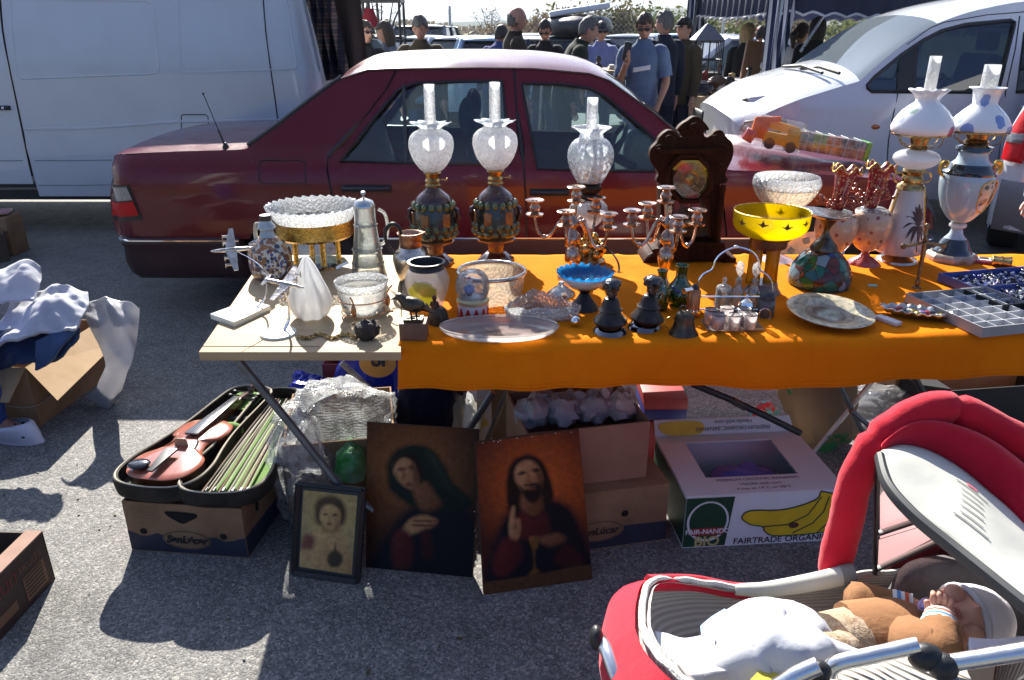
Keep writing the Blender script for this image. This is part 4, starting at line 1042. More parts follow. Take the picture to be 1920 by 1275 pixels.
GY=8.25;gl=V(1464,26,GY);NAVY=mat('gazebo_navy_cloth',(.028,.034,.075),.75,col2=(.02,.025,.06),vs=2,bump=.15,bs=8,transl=.3)
TRIM=mat('white_braid',(.7,.7,.7),.8)
gz=thing('gazebo','dark blue pop-up gazebo with scalloped white-edged valance and striped leg curtains','gazebo',(gl.x,GY,0))
gx0,gx1=gl.x,gl.x+3.1;zv=gl.z;S_=3.0
mb=MB();cxx,cyy=(gx0+gx1)/2,GY+S_/2
for a,b in(((gx0,GY),(gx1,GY)),((gx1,GY),(gx1,GY+S_)),((gx1,GY+S_),(gx0,GY+S_)),((gx0,GY+S_),(gx0,GY))):
 mb.grid(lambda u,v:Vector((a[0]+(b[0]-a[0])*u,a[1]+(b[1]-a[1])*u,zv+.34)).lerp(Vector((cxx,cyy,zv+1.05)),v)-Vector((0,0,.10*math.sin(math.pi*u)*(1-v))),12,8)
mb.build('canopy',NAVY,gz,world=True,smooth=60,fixn=False)
for a,b in(((gx0,GY),(gx1,GY)),((gx1,GY),(gx1,GY+S_)),((gx1,GY+S_),(gx0,GY+S_)),((gx0,GY+S_),(gx0,GY))):
 d=Vector((b[0]-a[0],b[1]-a[1],0)).normalized();nn=Vector((d.y,-d.x,0))
 fv=lambda u,v:Vector((a[0]+(b[0]-a[0])*u,a[1]+(b[1]-a[1])*u,zv+.34-v*(.34-.035*abs(math.sin(u*14*math.pi))+.05*math.sin(math.pi*u))))+nn*(.025*math.sin(u*28*math.pi+.6)*v-.10*math.sin(math.pi*u)*0)
 mb=MB();mb.grid(fv,140,5);vl_=mb.build('valance',NAVY,gz,world=True,smooth=60,fixn=False)
 mb=MB();mb.tube([fv(i/280,1.0)for i in range(281)],.012,5);mb.build('edge_braid',TRIM,vl_,world=True)
def stripes():
 m,t,out=nodes('navy_white_stripe_cloth');v=coords(t)
 w=nd(t,'TexWave',{'Vector':v,'Scale':7},bands_direction='X');c=ramp(t,w.outputs[0],[(0,(.02,.025,.06)),(.55,(.02,.025,.06)),(.58,(.55,.57,.62))],'CONSTANT');pbsdf(t,out,c,.85,spec=.1);return m
STR=stripes()
for lx,ly,wd in((gx0,GY,.2),(gx1,GY,.13),(gx0,GY+S_,.2),(gx1,GY+S_,.2)):
 mb=MB();mb.box((lx,ly,1.0),(.035,.035,2.0));lg=mb.build('leg',STEEL,gz,world=True)
 mb=MB();pinch=1.0
 def cf(u,v):
  z=zv+.3-v*1.9;w_=wd*(1-.62*smoothstep(.0,.8,v))
  return Vector((lx+(u-.5)*w_*1.5-.10*v,ly-.03+.05*math.sin(u*16)*(1-.4*v),z))
 mb.grid(cf,30,14);mb.build('leg_curtain',STR,gz,world=True,smooth=70,fixn=False)
for a,b in(((gx0,GY,zv+.1),(gx0+.5,GY+.2,zv+.3)),((gx0+.1,GY,zv+.22),(gx0+.9,GY+.6,zv+.02)),((gx0+.9,GY+.6,zv+.02),(gx1,GY+.2,zv+.3)),((gx0+.25,GY,zv-.35),(gx0+.6,GY+.1,zv+.2)),((gx0,GY+S_,zv+.2),(gx1,GY+S_,zv+.05))):
 mb=MB();mb.tube([a,b],.016,6);mb.build('brace',STEEL,gz,world=True)
gz.rotation_euler.z=R(3)
def slab(name,label,cat,c,d,m,rz=0,bevel=.01,group=None):
 mb=MB();mb.box((0,0,d[2]/2),d);o=mb.build(name,m,bevel=bevel,loc=(0,0,0));o.location=c;o.rotation_euler=(0,0,rz);return tag(o,label,cat,group)
def trestle(name,label,c,d,m,group=None):
 t=thing(name,label,'table',c,group);mb=MB();mb.box((0,0,d[2]-.015),(d[0],d[1],.03));mb.build('tabletop',m,t,bevel=.004)
 for sx in(-1,1):
  for sy in(-1,1):mb=MB();mb.tube([(sx*(d[0]/2-.1),sy*(d[1]/2-.08),d[2]-.03),(sx*(d[0]/2-.06),sy*(d[1]/2-.05),0)],.016,6);mb.build('leg',STEEL,t)
 return t
WOOD=mat('pale_plywood',(.50,.35,.19),.7,col2=(.42,.28,.14),vs=4,stretch=(1,9,9),bump=.05,bs=60)
GREYT=mat('grey_table',(.45,.46,.48),.6)
sx_=at(1335,9.6)
trestle('stall_table','grey folding table under the gazebo carrying the bird cage',(sx_+.1,9.7,0),(1.7,.8,1.0),GREYT)
cg=thing('bird_cage','large black wire bird cage with a grey peaked roof on the gazebo table','bird cage',(at(1325,9.6),9.6,1.0))
mb=MB();mb.lathe([(.0,.62),(.04,.6),(.24,.44),(.24,.43)],(0,0,0),4,M=Matrix.Rotation(R(45),4,'Z'));mb.build('roof',mat('cage_roof',(.16,.17,.2),.6),cg,smooth=0)
mb=MB()
for k in range(5):
 for s_ in(-1,1):
  q=-.16+.08*k
  for a in((q,s_*.16),(s_*.16,q)):mb.tube([(a[0],a[1],.0),(a[0],a[1],.44)],.007,5)
for z in(.03,.22,.43):mb.tube([(-.16,-.16,z),(.16,-.16,z),(.16,.16,z),(-.16,.16,z)],.009,5,closed=True)
mb.box((0,0,.05),(.34,.34,.06));mb.build('wire_cage',BLACK,cg)
g=random.Random(5)
KN=[metal('knick_brass',(.4,.3,.15),.35),mat('knick_dark',(.03,.025,.02),.4),mat('knick_white',(.7,.68,.64),.3),mat('knick_red',(.3,.04,.03),.4),mat('knick_brown',(.12,.06,.03),.5)]
def knick(label,c,m,h,r,seed,group):
 q=random.Random(seed);mb=MB();k=6;pr=[(r*q.uniform(.5,1),0)]+[(r*q.uniform(.25,1),h*i/k)for i in range(1,k)]+[(r*q.uniform(.15,.5),h),(0,h)]
 mb.lathe([(a[0],0)for a in spline([(p[0],0,0)for p in pr],1)][:0]or pr,(0,0,0),16);o=mb.build('ornament',m,loc=(0,0,0),smooth=60);o.location=c;return tag(o,label,'ornament',group)
wds=['squat','tall thin','waisted','bulbous','short','narrow'];cols=['brass','black','white','red','brown']
for i in range(9):
 knick('%s small %s ornament on the gazebo table, %s'%(wds[i%6],cols[i%5],['at its left end','left of the cage','just left of the cage','in front of the cage','right of the cage','further right of the cage','near the right end','at the right end','at the back right'][i]),(sx_-.6+i*.17,9.42+.05*(i%3),1.0),KN[i%5],.08+.035*((i*7)%5),.035+.008*(i%4),i,'ornaments on the gazebo table')
slab('dark_crate','black crate under the gazebo table','crate',(sx_-.1,9.5,.35),(.8,.5,.4),BLACK)
slab('blue_bag','dark blue bag on the ground under the gazebo table','bag',(sx_+.15,9.3,.25),(.3,.3,.3),cloth('bag_blue',(.02,.03,.12)),bevel=.08)
bd=slab('brown_board','tall brown board leaning under the gazebo before the blond woman','board',(at(1420,9.7),9.7,.5),(.42,.08,.92),mat('brown_board_wood',(.2,.09,.035),.6,col2=(.15,.065,.025),vs=5,stretch=(6,6,1)),bevel=.02);bd.rotation_euler=(R(-6),R(7),0)
for i,(px_,lb,m,h,r)in enumerate(((1352,'heap of brown fur ornaments beside the white bonnet',KN[4],.22,.12),(1362,'pale shaggy ornament near the white bonnet',KN[2],.12,.1),(1375,'dark ornament near the white bonnet',KN[1],.2,.08))):
 knick(lb,(at(px_,9.2),9.2,.85),m,h,r,40+i,None)
slab('low_crate','pale crate standing before the gazebo table','crate',(at(1355,9.2),9.2,0),(.7,.4,.85),CARD2)
t2x=at(1120,9.6)
trestle('stall_table','stall table between the visitors in front of the man in the polo shirt',(t2x,9.5,0),(1.5,.7,1.12),WOOD)
for i in range(7):
 knick('%s %s ornament on the stall table before the polo shirt man, %s'%(wds[(i+2)%6],cols[(i+3)%5],['leftmost','second from left','third from left','in the middle','third from right','second from right','rightmost'][i]),(t2x-.45+i*.15,9.35+.04*(i%2),1.12),KN[(i+3)%5],.06+.03*((i*5)%4),.05,20+i,'ornaments on the middle stall table')
rk=thing('shelf_rack','black metal shelf rack behind the back of the white van','rack',(at(685,9.75),9.75,0));mb=MB()
for dx in(-.28,.0,.42):
 for dy in(0,.4):mb.tube([(dx,dy,0),(dx,dy,2.1)],.016,6)
mb.build('upright',BLACK,rk)
for z in(.5,1.0,1.46,1.86):
 mb=MB();mb.box((.07,.2,z),(.74,.44,.03));mb.build('shelf',BLACK,rk)
mb=MB();mb.tube([(-.28,0,1.46),(.0,0,1.86)],.01,5);mb.tube([(0,0,1.46),(-.28,0,1.86)],.01,5);mb.build('cross_brace',BLACK,rk)
lx_=V(692,42,9.8);lp=thing('table_lamp','lamp with a red pleated cone shade standing on the black rack','lamp',(lx_.x,9.8,1.475))
mb=MB();mb.lathe([(.06,0),(.06,.01),(.012,.03),(.012,.16)],(0,0,0),14);mb.build('stem',BLACK,lp)
mb=MB();mb.lathe([(.135,.1),(.055,.3)],(0,0,0),48,fn=lambda q,i,r,z:(r*(1+.05*math.sin(q*24)),z),caps=False);mb.build('lamp_shade',mat('red_pleat_cloth',(.42,.03,.05),.8,transl=.3),lp,smooth=60,fixn=False)
slab('red_box','red box lying on the black rack behind the sedan roof','box',(at(705,9.9),9.85,1.015),(.2,.2,.1),KN[3])
TZ=.74;CZ=.747
def clothmat():
 m,t,out=nodes('orange_cloth');v=coords(t)
 n1=nd(t,'TexNoise',{'Vector':v,'Scale':3.0,'Detail':6,'Distortion':1.2});n2=nd(t,'TexNoise',{'Vector':coords(t,(1,1,1)),'Scale':320,'Detail':1})
 w=nd(t,'TexVoronoi',{'Vector':v,'Scale':5.5},feature='DISTANCE_TO_EDGE')
 c=ramp(t,n1.outputs[0],[(.3,(.72,.18,.003)),(.62,(.8,.22,.004))])
 c=mixc(t,1,c,ramp(t,w.outputs[0],[(0,(.93,.9,.9)),(.012,(1,1,1))]),'MULTIPLY')
 h=nd(t,'Math',{0:n1.outputs[0],1:nd(t,'Math',{0:n2.outputs[0],1:.12},operation='MULTIPLY').outputs[0]},operation='ADD').outputs[0]
 p=pbsdf(t,None,c,.9,spec=.06,normal=bumpn(t,h,.35,.02))
 tr=nd(t,'BsdfTranslucent',{'Color':(.85,.16,.004,1)});mx=nd(t,'MixShader',{0:.10,1:p.outputs[0],2:tr.outputs[0]});t.links.new(mx.outputs[0],out.inputs[0]);return m
CLOTH=clothmat()
fe=[(747,644),(1000,643),(1250,641),(1480,639),(1600,636),(1800,627),(1930,619),(2150,600),(2400,578)]
FE=[G(a,b,CZ)for a,b in fe];yb=G(1200,476,CZ).y
ply=thing('plywood_table','bare pale plywood table top at the left end, on grey metal legs','table',(G(560,655,TZ).x,2.4,0))
tl,tr_=G(372,660,TZ),G(752,660,TZ);bl,br_=G(497,478,TZ),G(752,478,TZ)
mb=MB();d=Vector((0,0,-.026));mb.hexa([p+d for p in(tl,tr_,br_,bl)],(tl,tr_,br_,bl));mb.build('tabletop',WOOD,ply,world=True,bevel=.003)
q=[G(753,640,TZ),G(830,640,TZ),G(815,479,TZ),G(754,479,TZ)];mb=MB();mb.hexa([p+d for p in q],q);mb.build('tabletop',WOOD,ply,world=True)
mb=MB();q0=G(378,650,TZ);q1=G(560,650.5,TZ);mb.box((tl+bl)/2+Vector((.012,0,.0015)),(.002,1.0,.002),rz=math.atan2(bl.y-tl.y,bl.x-tl.x)-math.pi/2)if False else mb.tube([G(376,649,TZ+.0005),G(600,650,TZ+.0005)],.0012,4);mb.build('board_joint',mat('joint_dark',(.25,.17,.1),.8),ply,world=True)
def px_tube(part,parent,pts,r,m=STEEL,n=8):
 mb=MB();mb.tube([V(*p)for p in pts],r,n);return mb.build(part,m,parent,world=True)
GREYTUBE=mat('grey_tube',(.18,.19,.2),.4,.6,(.12,.125,.13),25)
px_tube('leg',ply,[(443,672,2.02),(545,795,2.02),(640,915,2.02)],.0125,GREYTUBE)
bt=V(640,915,2.02);mb=MB();mb.tube([bt,Vector((bt.x+.28,2.02,.0))],.0125,8);mb.build('leg',GREYTUBE,ply,world=True)
px_tube('leg',ply,[(640,680,2.75),(700,735,2.75),(800,830,2.75)],.0125,GREYTUBE)
px_tube('leg',ply,[(925,735,2.4),(880,805,2.4),(840,868,2.4)],.0125,GREYTUBE)
mb=MB();mb.box(V(630,665,1.96)+Vector((0,.01,0)),(.03,.02,.022));mb.tube([V(640,664,1.955),V(680,672,1.95),V(745,660,1.955)],.006,8);mb.build('bracket',DARKSTEEL,ply,world=True)
lt=thing('trestle_table','long folding table hidden under the orange cloth, thin metal legs showing below','table',(.6,2.4,0))
x1p=G(832,640,TZ).x;mb=MB();mb.hexa([Vector((x,y,TZ-.03))for x,y in((x1p,FE[0].y+.015),(FE[4].x,FE[4].y+.015),(FE[4].x,yb-.02),(x1p,yb-.02))],[Vector((x,y,TZ))for x,y in((x1p,FE[0].y+.015),(FE[4].x,FE[4].y+.015),(FE[4].x,yb-.02),(x1p,yb-.02))])
mb.build('tabletop',WOOD,lt,world=True)
mb=MB();ff=[FE[4]+Vector((.01,.015,0)),FE[8]+Vector((0,.02,0)),Vector((FE[8].x+.3,yb-.02,0)),Vector((FE[4].x+.01,yb-.02,0))]
mb.hexa([Vector((p.x,p.y,TZ-.03))for p in ff],[Vector((p.x,p.y,TZ))for p in ff]);mb.build('tabletop',WOOD,lt,world=True)
for pts,r,m in(([(1298,720,2.15),(1360,745,2.15),(1440,782,2.15),(1500,812,2.15)],.011,BLACK),([(1655,690,2.5),(1592,768,2.5),(1500,880,2.5)],.009,STEEL),([(1560,690,2.4),(1600,775,2.4),(1640,860,2.4)],.01,GREYTUBE),([(1595,770,2.35),(1650,815,2.35),(1700,855,2.35)],.009,GREYTUBE),([(1705,690,2.3),(1735,745,2.3),(1790,840,2.3)],.012,DARKSTEEL),([(960,715,2.5),(940,760,2.5),(900,860,2.5)],.01,GREYTUBE)):
 px_tube('leg',lt,pts,r,m)
mb=MB();mb.box(V(1385,757,2.15),(.05,.02,.02),M=Matrix.Rotation(R(30),4,'Y'));mb.build('hinge',DARKSTEEL,lt,world=True)
def feY(x):
 for a,b in zip(FE,FE[1:]):
  if a.x<=x<=b.x:return a.y+(b.y-a.y)*(x-a.x)/(b.x-a.x)
 return FE[0].y if x<FE[0].x else FE[-1].y
x0c,x1c=FE[0].x,FE[-1].x
mb=MB();NX,NY=150,44
def cf(u,v):
 x=x0c+(x1c-x0c)*u;y0=feY(x)
 if v<.22:
  k=1-v/.22;z=CZ-.134*k;out=.014+.011*k*math.sin(x*9+1)+.007*math.sin(x*27+2*math.sin(x*3))*k+.006*k*noise.noise(Vector((x*5,k*2,0)))
  if k<.08:out*=k/.08*.6+.4
  xx=x+.02*k*(1-u)*(-1 if u<.02 else 0)-.0*k
  return Vector((xx+.012*k*(1 if u==0 else 0),y0-out*min(1,k*8),z+.004*math.sin(x*5.3)*k))
 if v>.92:
  k=(v-.92)/.08;return Vector((x,yb+.008*min(1,k*4)+.01*k*math.sin(x*12),CZ-.30*k))  # back drop, out of view, lengthened to shade the boxes under the table
 k=(v-.22)/.7;y=y0+(yb-y0)*k
 wr=.003*noise.noise(Vector((x*7,y*7,0)))+.0025*abs(noise.noise(Vector((x*11+y*5,y*3,7))))+.0015*noise.noise(Vector((x*19,y*19,3)))
 for fx in(-.05,.42,.9,1.38):wr+=.005*math.exp(-((x-fx-.01*math.sin(y*6))/.006)**2)
 for fy in(2.2,2.55):wr+=.0045*math.exp(-((y-fy)/.006)**2)
 return Vector((x,y,CZ+max(-.004,wr)))
mb.grid(cf,NX,NY)
tc=tag(mb.build('tablecloth',CLOTH,smooth=75,fixn=False,loc=Vector((x0c,2.0,CZ))),'orange yellow cloth spread over the long table and hanging down its front','tablecloth')
mb=MB();mb.tube([cf(i/300,.012)+Vector((0,-.0012,.0))for i in range(301)],.0016,4);mb.tube([cf(i/300,.03)+Vector((0,-.001,.0))for i in range(301)],.0008,4)
mb.build('hem',CLOTH,tc,world=True)
class Item:
 def __init__(s,name,label,cat,cx,by,zt=CZ,group=None):
  s.cx=cx;p=G(cx,by,zt);s.Y=p.y;s.z0=zt;s.x=p.x
  s.root=thing(name,label,cat,p,group)
 def rz(s,w,py):
  z=V(s.cx,py,s.Y).z;return(w*mpp(s.Y,z),max(0,z-s.z0))
 def P(s,px,py,dY=0):
  return V(px,py,s.Y+dY)-Vector((s.x,s.Y,s.z0))
 def S(s,w,py=560):return w*mpp(s.Y,V(s.cx,py,s.Y).z)
 def prof(s,pr,smooth=0,up=True):
  q=[s.rz(*p)for p in pr]
  if smooth:q=[(max(0,p.x),p.y)for p in spline([(a,b,0)for a,b in q],smooth)]
  return q
 def lathe(s,part,m,pr,n=32,fn=None,smooth=0,off=(0,0,0),thick=0,caps=True,parent=None,sh=50):
  mb=MB();mb.lathe(s.prof(pr,smooth),off,n,fn,caps and not thick)
  return mb.build(part,m,parent or s.root,smooth=sh,solid=thick,fixn=True)
 def mesh(s,part,mb,m,parent=None,**k):
  return mb.build(part,m,parent or s.root,**k)
def floral(name,base,cols,scale=55,thr=.36,rough=.25,coat=.6,rings=None,detail=None):
 m,t,out=nodes(name);v=coords(t)
 vo=nd(t,'TexVoronoi',{'Vector':v,'Scale':scale,'Randomness':.9});nz=nd(t,'TexNoise',{'Vector':v,'Scale':scale*1.6,'Detail':2})
 dd=nd(t,'Math',{0:vo.outputs['Distance'],1:nd(t,'Math',{0:nz.outputs[0],1:.5},operation='MULTIPLY').outputs[0]},operation='ADD').outputs[0]
 sc_=nd(t,'SeparateColor',{'Color':vo.outputs['Color']});k=len(cols)
 cc=ramp(t,sc_.outputs[0],[(i/k,c)for i,c in enumerate(cols)],'CONSTANT')
 f=nd(t,'MapRange',{'Value':dd,'From Min':thr+.2,'From Max':thr+.24,'To Min':1,'To Max':0}).outputs[0]
 p=pbsdf(t,out,mixc(t,f,base,cc),rough,coat=coat);return m
CUT=glass('cut_crystal',(.93,.95,.95),.24,(.9,.92,.93),.06,1.0,95,True,.12)
CUTGOLD=glass('cut_crystal_warm',(.97,.9,.78),.2,(.9,.82,.7),.06,1.0,95,True,.12)
FROST=glass('frosted_glass',(.9,.92,.93),.62,(.88,.89,.9),.2,.2,120,False,.08)
ETCH=glass('etched_glass',(.9,.93,.95),.9,(.97,.97,.97),.15,.3,160,False,.05,.2,85)
BOTTLE=glass('bottle_glass',(.95,.97,.96),.14,(.9,.9,.88),.03,.1,30,False,.05)
GREENG=glass('green_glass',(.08,.42,.05),.10,(.1,.5,.05),.03,.5,40,False,.12)
OPAL=mat('opal_glass',(.82,.83,.85),.18,col2=(.74,.76,.8),vs=6,coat=.8,transl=.45)
MAJ=floral('majolica_dark',(.018,.022,.02),[(.02,.05,.03),(.05,.06,.02),(.016,.016,.022),(.12,.05,.018)],90,.34)
MGREEN=mat('majolica_green',(.05,.12,.05),.22,col2=(.16,.15,.03),vs=60,coat=.8);MORANGE=mat('majolica_orange',(.36,.14,.035),.25,col2=(.2,.07,.02),vs=60,coat=.6);MBROWN=mat('majolica_brown',(.075,.022,.014),.25,col2=(.04,.014,.01),vs=40,coat=.6)
def ruffle(n,amp,k):
 return lambda q,i,r,z:(r*(1+k(i)*amp*math.sin(n*q)),z+k(i)*amp*.25*r*math.sin(n*q+1.0))
def majolica(label,cx,by,dy,cxt):
 I=Item('oil_lamp',label,'oil lamp',cx,by,group='pair of majolica oil lamps');o=lambda pr:[(w,y+dy)for w,y in pr]
 f=I.lathe('foot',MBROWN,o([(33,490),(33,484),(25,478),(18,472)]),32,lambda q,i,r,z:(r*(1+.06*math.sin(8*q)),z))
 I.lathe('stem',MORANGE,o([(15,472),(14,466),(16,461),(15,456),(22,453)]),28)
 I.lathe('lip_ring',MORANGE,o([(22,454),(37,448),(38,445),(34,441)]),36)
 I.lathe('urn',MAJ,o([(34,443),(39,438),(41,425),(40,410),(38,395),(35,380),(34,373)]),40,lambda q,i,r,z:(r*(1+.02*math.sin(12*q)),z),smooth=20)
 Rr,zc_=I.rz(39,404+dy)
 for k in range(6):
  a=k*math.pi/3-math.pi/2-.35;M=Matrix.Rotation(a-math.pi/2,4,'Z');mb=MB();mb.box((math.cos(a)*Rr*.99,math.sin(a)*Rr*.99,zc_),(I.S(15),I.S(5),I.S(25)),M=M);I.mesh('relief_panel',mb,MORANGE,bevel=.003)
 mb=MB();m2b=MB()
 for k in range(16):
  a=k*math.pi/8;r_,z_=I.rz(36.5,380+dy);mb.ell((math.cos(a)*r_,math.sin(a)*r_,z_),(I.S(6),I.S(6),I.S(7)),8,6)
  r_,z_=I.rz(40,432+dy);m2b.ell((math.cos(a)*r_,math.sin(a)*r_,z_),(I.S(6),I.S(5),I.S(5)),8,6)
  a+=.19;r_,z_=I.rz(40.5,420+dy);m2b.ell((math.cos(a)*r_,math.sin(a)*r_,z_),(I.S(5),I.S(4),I.S(7)),8,6)
 I.mesh('leaf_relief',mb,MGREEN);I.mesh('leaf_relief',m2b,MGREEN)
 for sg in(-1,1):
  mb=MB();mb.tube([(sg*I.rz(w,y+dy)[0],0,I.rz(w,y+dy)[1])for w,y in((36,384),(44,390),(46,400),(42,412),(43,424),(40,430))],[I.S(k)for k in(3,5,6,4,4,2)],8);I.mesh('handle',mb,MBROWN)
 I.lathe('shoulder',MBROWN,o([(35,375),(35,370),(30,363),(22,356),(14,350),(13,345)]),48,lambda q,i,r,z:(r*(1+(.04 if 1<i<5 else 0)*math.sin(24*q)),z))
 I.lathe('collar',BRASS,o([(13,347),(15,343),(13,339),(15,335),(12,330),(14,326),(17,320),(15,317)]),28)
 mb=MB();r_,z_=I.rz(17,333+dy);mb.tube([(r_*.6,0,z_),(r_*1.5,-.0,z_)],.002,6);mb.lathe([(.007,-.0015),(.007,.0015)],(r_*1.6,0,z_),14,M=Matrix.Rotation(R(90),4,'Y'));I.mesh('wick_knob',mb,BRASS)
 I.lathe('globe',ETCH,o([(16,317),(24,310),(35,294),(41,276),(42,266),(40,254),(33,245),(24,240),(21,237)]),40,smooth=30,caps=False,thick=.0015,sh=80)
 I.lathe('ruffled_crown',glass('crown_glass',(.92,.95,.97),.35,(.9,.93,.96),.05,0,base=.14),o([(21,238),(21,234),(27,230),(36,226)]),72,ruffle(9,.13,lambda i:i/3),caps=False,thick=.0015,sh=80)
 I.lathe('chimney',glass('chimney_glass',(.95,.96,.97),.5,(.95,.95,.95),.1,.4,140,False,.08,.2,110),o([(13,316),(13,290),(10,262),(10,240),(10,157),(10,154)]),24,caps=False,thick=.001,sh=80)
 return I
majolica('left of two dark majolica oil lamps with etched globes, beside the pewter jug',817,494,4,815)
majolica('right of two dark majolica oil lamps with etched globes, behind the cut glass bowl',930,488,0,930)
I=Item('oil_lamp','oil lamp with an engraved glass globe and round glass font behind the left candelabrum','oil lamp',1100,490)
I.lathe('foot',BRASS,[(34,492),(34,486),(24,480),(14,470),(10,455),(9,440),(11,426)],32)
mb=MB()
for k in range(14):
 a=k*.449;r_,z_=I.rz(24+6*(k%2),474-12*(k%3));mb.ell((math.cos(a)*r_,math.sin(a)*r_,z_),(I.S(8),I.S(8),I.S(10)),8,6)
I.mesh('leaf_ornament',mb,BRASS)
I.lathe('font',glass('engraved_font',(.9,.9,.92),.3,(.85,.84,.88),.08,.6,90,True,.15),[(11,426),(26,412),(35,398),(34,386),(24,376),(18,373)],36,smooth=16,caps=False,thick=.002)
I.lathe('burner',mat('burner_dark',(.05,.03,.02),.35,.8),[(18,374),(19,366),(16,362),(22,356),(23,350),(20,345),(24,342)],28)
I.lathe('globe',glass('engraved_globe',(.9,.93,.95),.5,(.9,.92,.95),.08,.4,130,False,.12,.36,75),[(22,342),(30,330),(39,312),(43,294),(41,278),(33,265),(24,259),(22,254),(22,249),(28,244),(38,238)],40,smooth=34,caps=False,thick=.0015,sh=80)
I.lathe('chimney',_m['chimney_glass'],[(12,340),(12,300),(10,262),(10,183)],24,caps=False,thick=.001,sh=80)
mb=MB();mb.tube(spline([I.P(1120,455,-.02),I.P(1143,470,-.05),I.P(1158,490,-.1),I.P(1160,510,-.14),I.P(1148,523,-.18)],20),.0035,6);I.mesh('mains_cable',mb,BLACK)
COPS=metal('worn_silver_plate',(.62,.5,.42),.22,(.36,.2,.13),25,.1,70)
def candelabrum(label,cx,by,cups,dx=0):
 I=Item('candelabrum',label,'candelabrum',cx,by,group='pair of candelabra')
 ym=440
 I.lathe('stem',COPS,[(27,by),(27,by-4),(22,by-8),(12,by-14),(7,by-22),(6,by-34),(14,490),(15,478),(12,468),(6,462),(8,458),(13,452),(14,445),(10,436),(5,430),(7,424),(12,420),(10,412),(5,404),(6,396),(5,385)],28,smooth=60)
 for k,(px,py,dy)in enumerate(cups):
  C=I.P(px,py,dy);s_=mpp(I.Y+dy,C.z+I.z0)
  mb=MB();b=Vector((0,0,I.rz(5,428)[1]));low_=Vector((C.x*.62,C.y*.62,min(b.z,C.z-46*s_)-.03));bot=C-Vector((0,0,28*s_))
  if abs(px-cx)>16 or abs(dy)>.03:
   pts=spline([b,Vector((C.x*.3,C.y*.3,b.z+.025)),low_,Vector((C.x*.9,C.y*.9,low_.z+.01)),bot],20);mb.tube(pts,[.0065,.006,.0055,.005,.005],8)
   for q in(5,12):mb.ell(pts[q],(.009,.009,.009),8,6)
  else:mb.tube([b,bot],.006,8)
  arm=I.mesh('arm',mb,COPS)
  mb=MB();mb.lathe([(3*s_,-30*s_),(16*s_,-27*s_),(17*s_,-24*s_),(7*s_,-22*s_),(10*s_,-18*s_),(11*s_,-12*s_),(7*s_,-5*s_),(8*s_,-3*s_),(17*s_,0),(18*s_,2*s_),(16*s_,3*s_),(7*s_,1*s_),(6*s_,-5*s_),(0,-5*s_)],C,28)
  I.mesh('candle_cup',mb,COPS,parent=arm)
 return I
candelabrum('left silver candelabrum with five cups, in front of the round glass globe lamp',1072,522,[(1003,377,.02),(1062,398,-.12),(1141,402,-.03),(1081,352,.0),(1118,372,.12)])
candelabrum('right silver candelabrum with five cups, before the carved clock',1243,545,[(1186,396,-.02),(1273,408,-.12),(1308,395,.03),(1250,353,.0),(1215,383,.1)])
OAK=mat('dark_carved_wood',(.05,.014,.005),.68,col2=(.026,.008,.003),vs=9,stretch=(5,5,1),bump=.35,bs=55,spec=.1,rvar=.1)
I=Item('mantel_clock','tall dark carved wooden mantel clock with a scrolled crest and octagonal glass door','clock',1287,489)
def cp(px,py,d=0):return I.P(px,py,d)
def plate(part,outl,d0,d1,m,parent=None,bevel=.004,sm=0):
 q=sm2(outl,sm)if sm else outl
 mb=MB();P=[cp(x,y,0)for x,y in q];pl=[(p.x,p.z)for p in P]
 mb.prism(pl,lambda x,z,t:Vector((x,d0+(d1-d0)*t,z)),1);return I.mesh(part,mb,m,parent=parent,bevel=bevel)
def mir(half,c=1296):return half+[(2*c-x,y)for x,y in reversed(half)]
body=mir([(1238,458),(1240,400),(1240,345),(1236,320),(1232,300),(1240,285)])
plate('case',body,.012,.10,OAK)
cr=[(1240,345),(1236,325),(1226,312),(1219,296),(1221,280),(1232,268),(1238,256),(1252,245),(1264,246),(1272,254),(1280,258),(1277,250),(1270,244),(1280,232),(1290,226),(1300,219),(1310,220),(1320,228),(1328,238),(1330,244),(1322,246),(1320,252),(1325,258),(1334,254),(1342,246),(1354,245),(1362,256),(1372,266),(1376,280),(1374,296),(1367,312),(1360,326),(1356,345)]
plate('crest',cr,.003,.04,OAK,sm=120)
bs_=[(1232,462),(1222,470),(1212,476),(1204,488),(1206,497),(1218,498),(1232,492),(1244,486),(1262,482),(1290,486),(1320,482),(1338,484),(1350,488),(1362,494),(1374,490),(1376,480),(1366,478),(1356,470),(1350,462)]
plate('base',bs_,-.03,.12,OAK,sm=90)
for q,d0 in(([(1236,452),(1356,452),(1358,464),(1232,464)],-.024),([(1240,278),(1352,276),(1354,286),(1238,288)],-.022)):plate('moulding',q,d0,.02,OAK)
mb=MB()
for x in(1247,1345):
 pr=[(4,455),(6,448),(4,440),(5,420),(6,400),(5,380),(4,362),(6,354),(4,346)]
 c=cp(x,455,-.004);mb.lathe([(I.S(w),I.rz(1,y)[1])for w,y in pr],(c.x,c.y,0),12)
def spiral(cx_,cy_,r0,turns,sg,d=-.02):
 mb.tube([cp(cx_+sg*r0*(1-i/40)*math.cos(i/40*turns*6.28),cy_-r0*(1-i/40)*math.sin(i/40*turns*6.28),d)for i in range(40)],I.S(1.6),6)
for a in((1237,283,12,2,1),(1356,282,12,2,-1),(1254,262,9,1.6,1),(1342,262,9,1.6,-1),(1302,240,10,1.6,1),(1288,252,7,1.4,-1),(1316,250,7,1.4,1),(1238,312,9,1.6,1),(1352,312,9,1.6,-1)):spiral(*a)
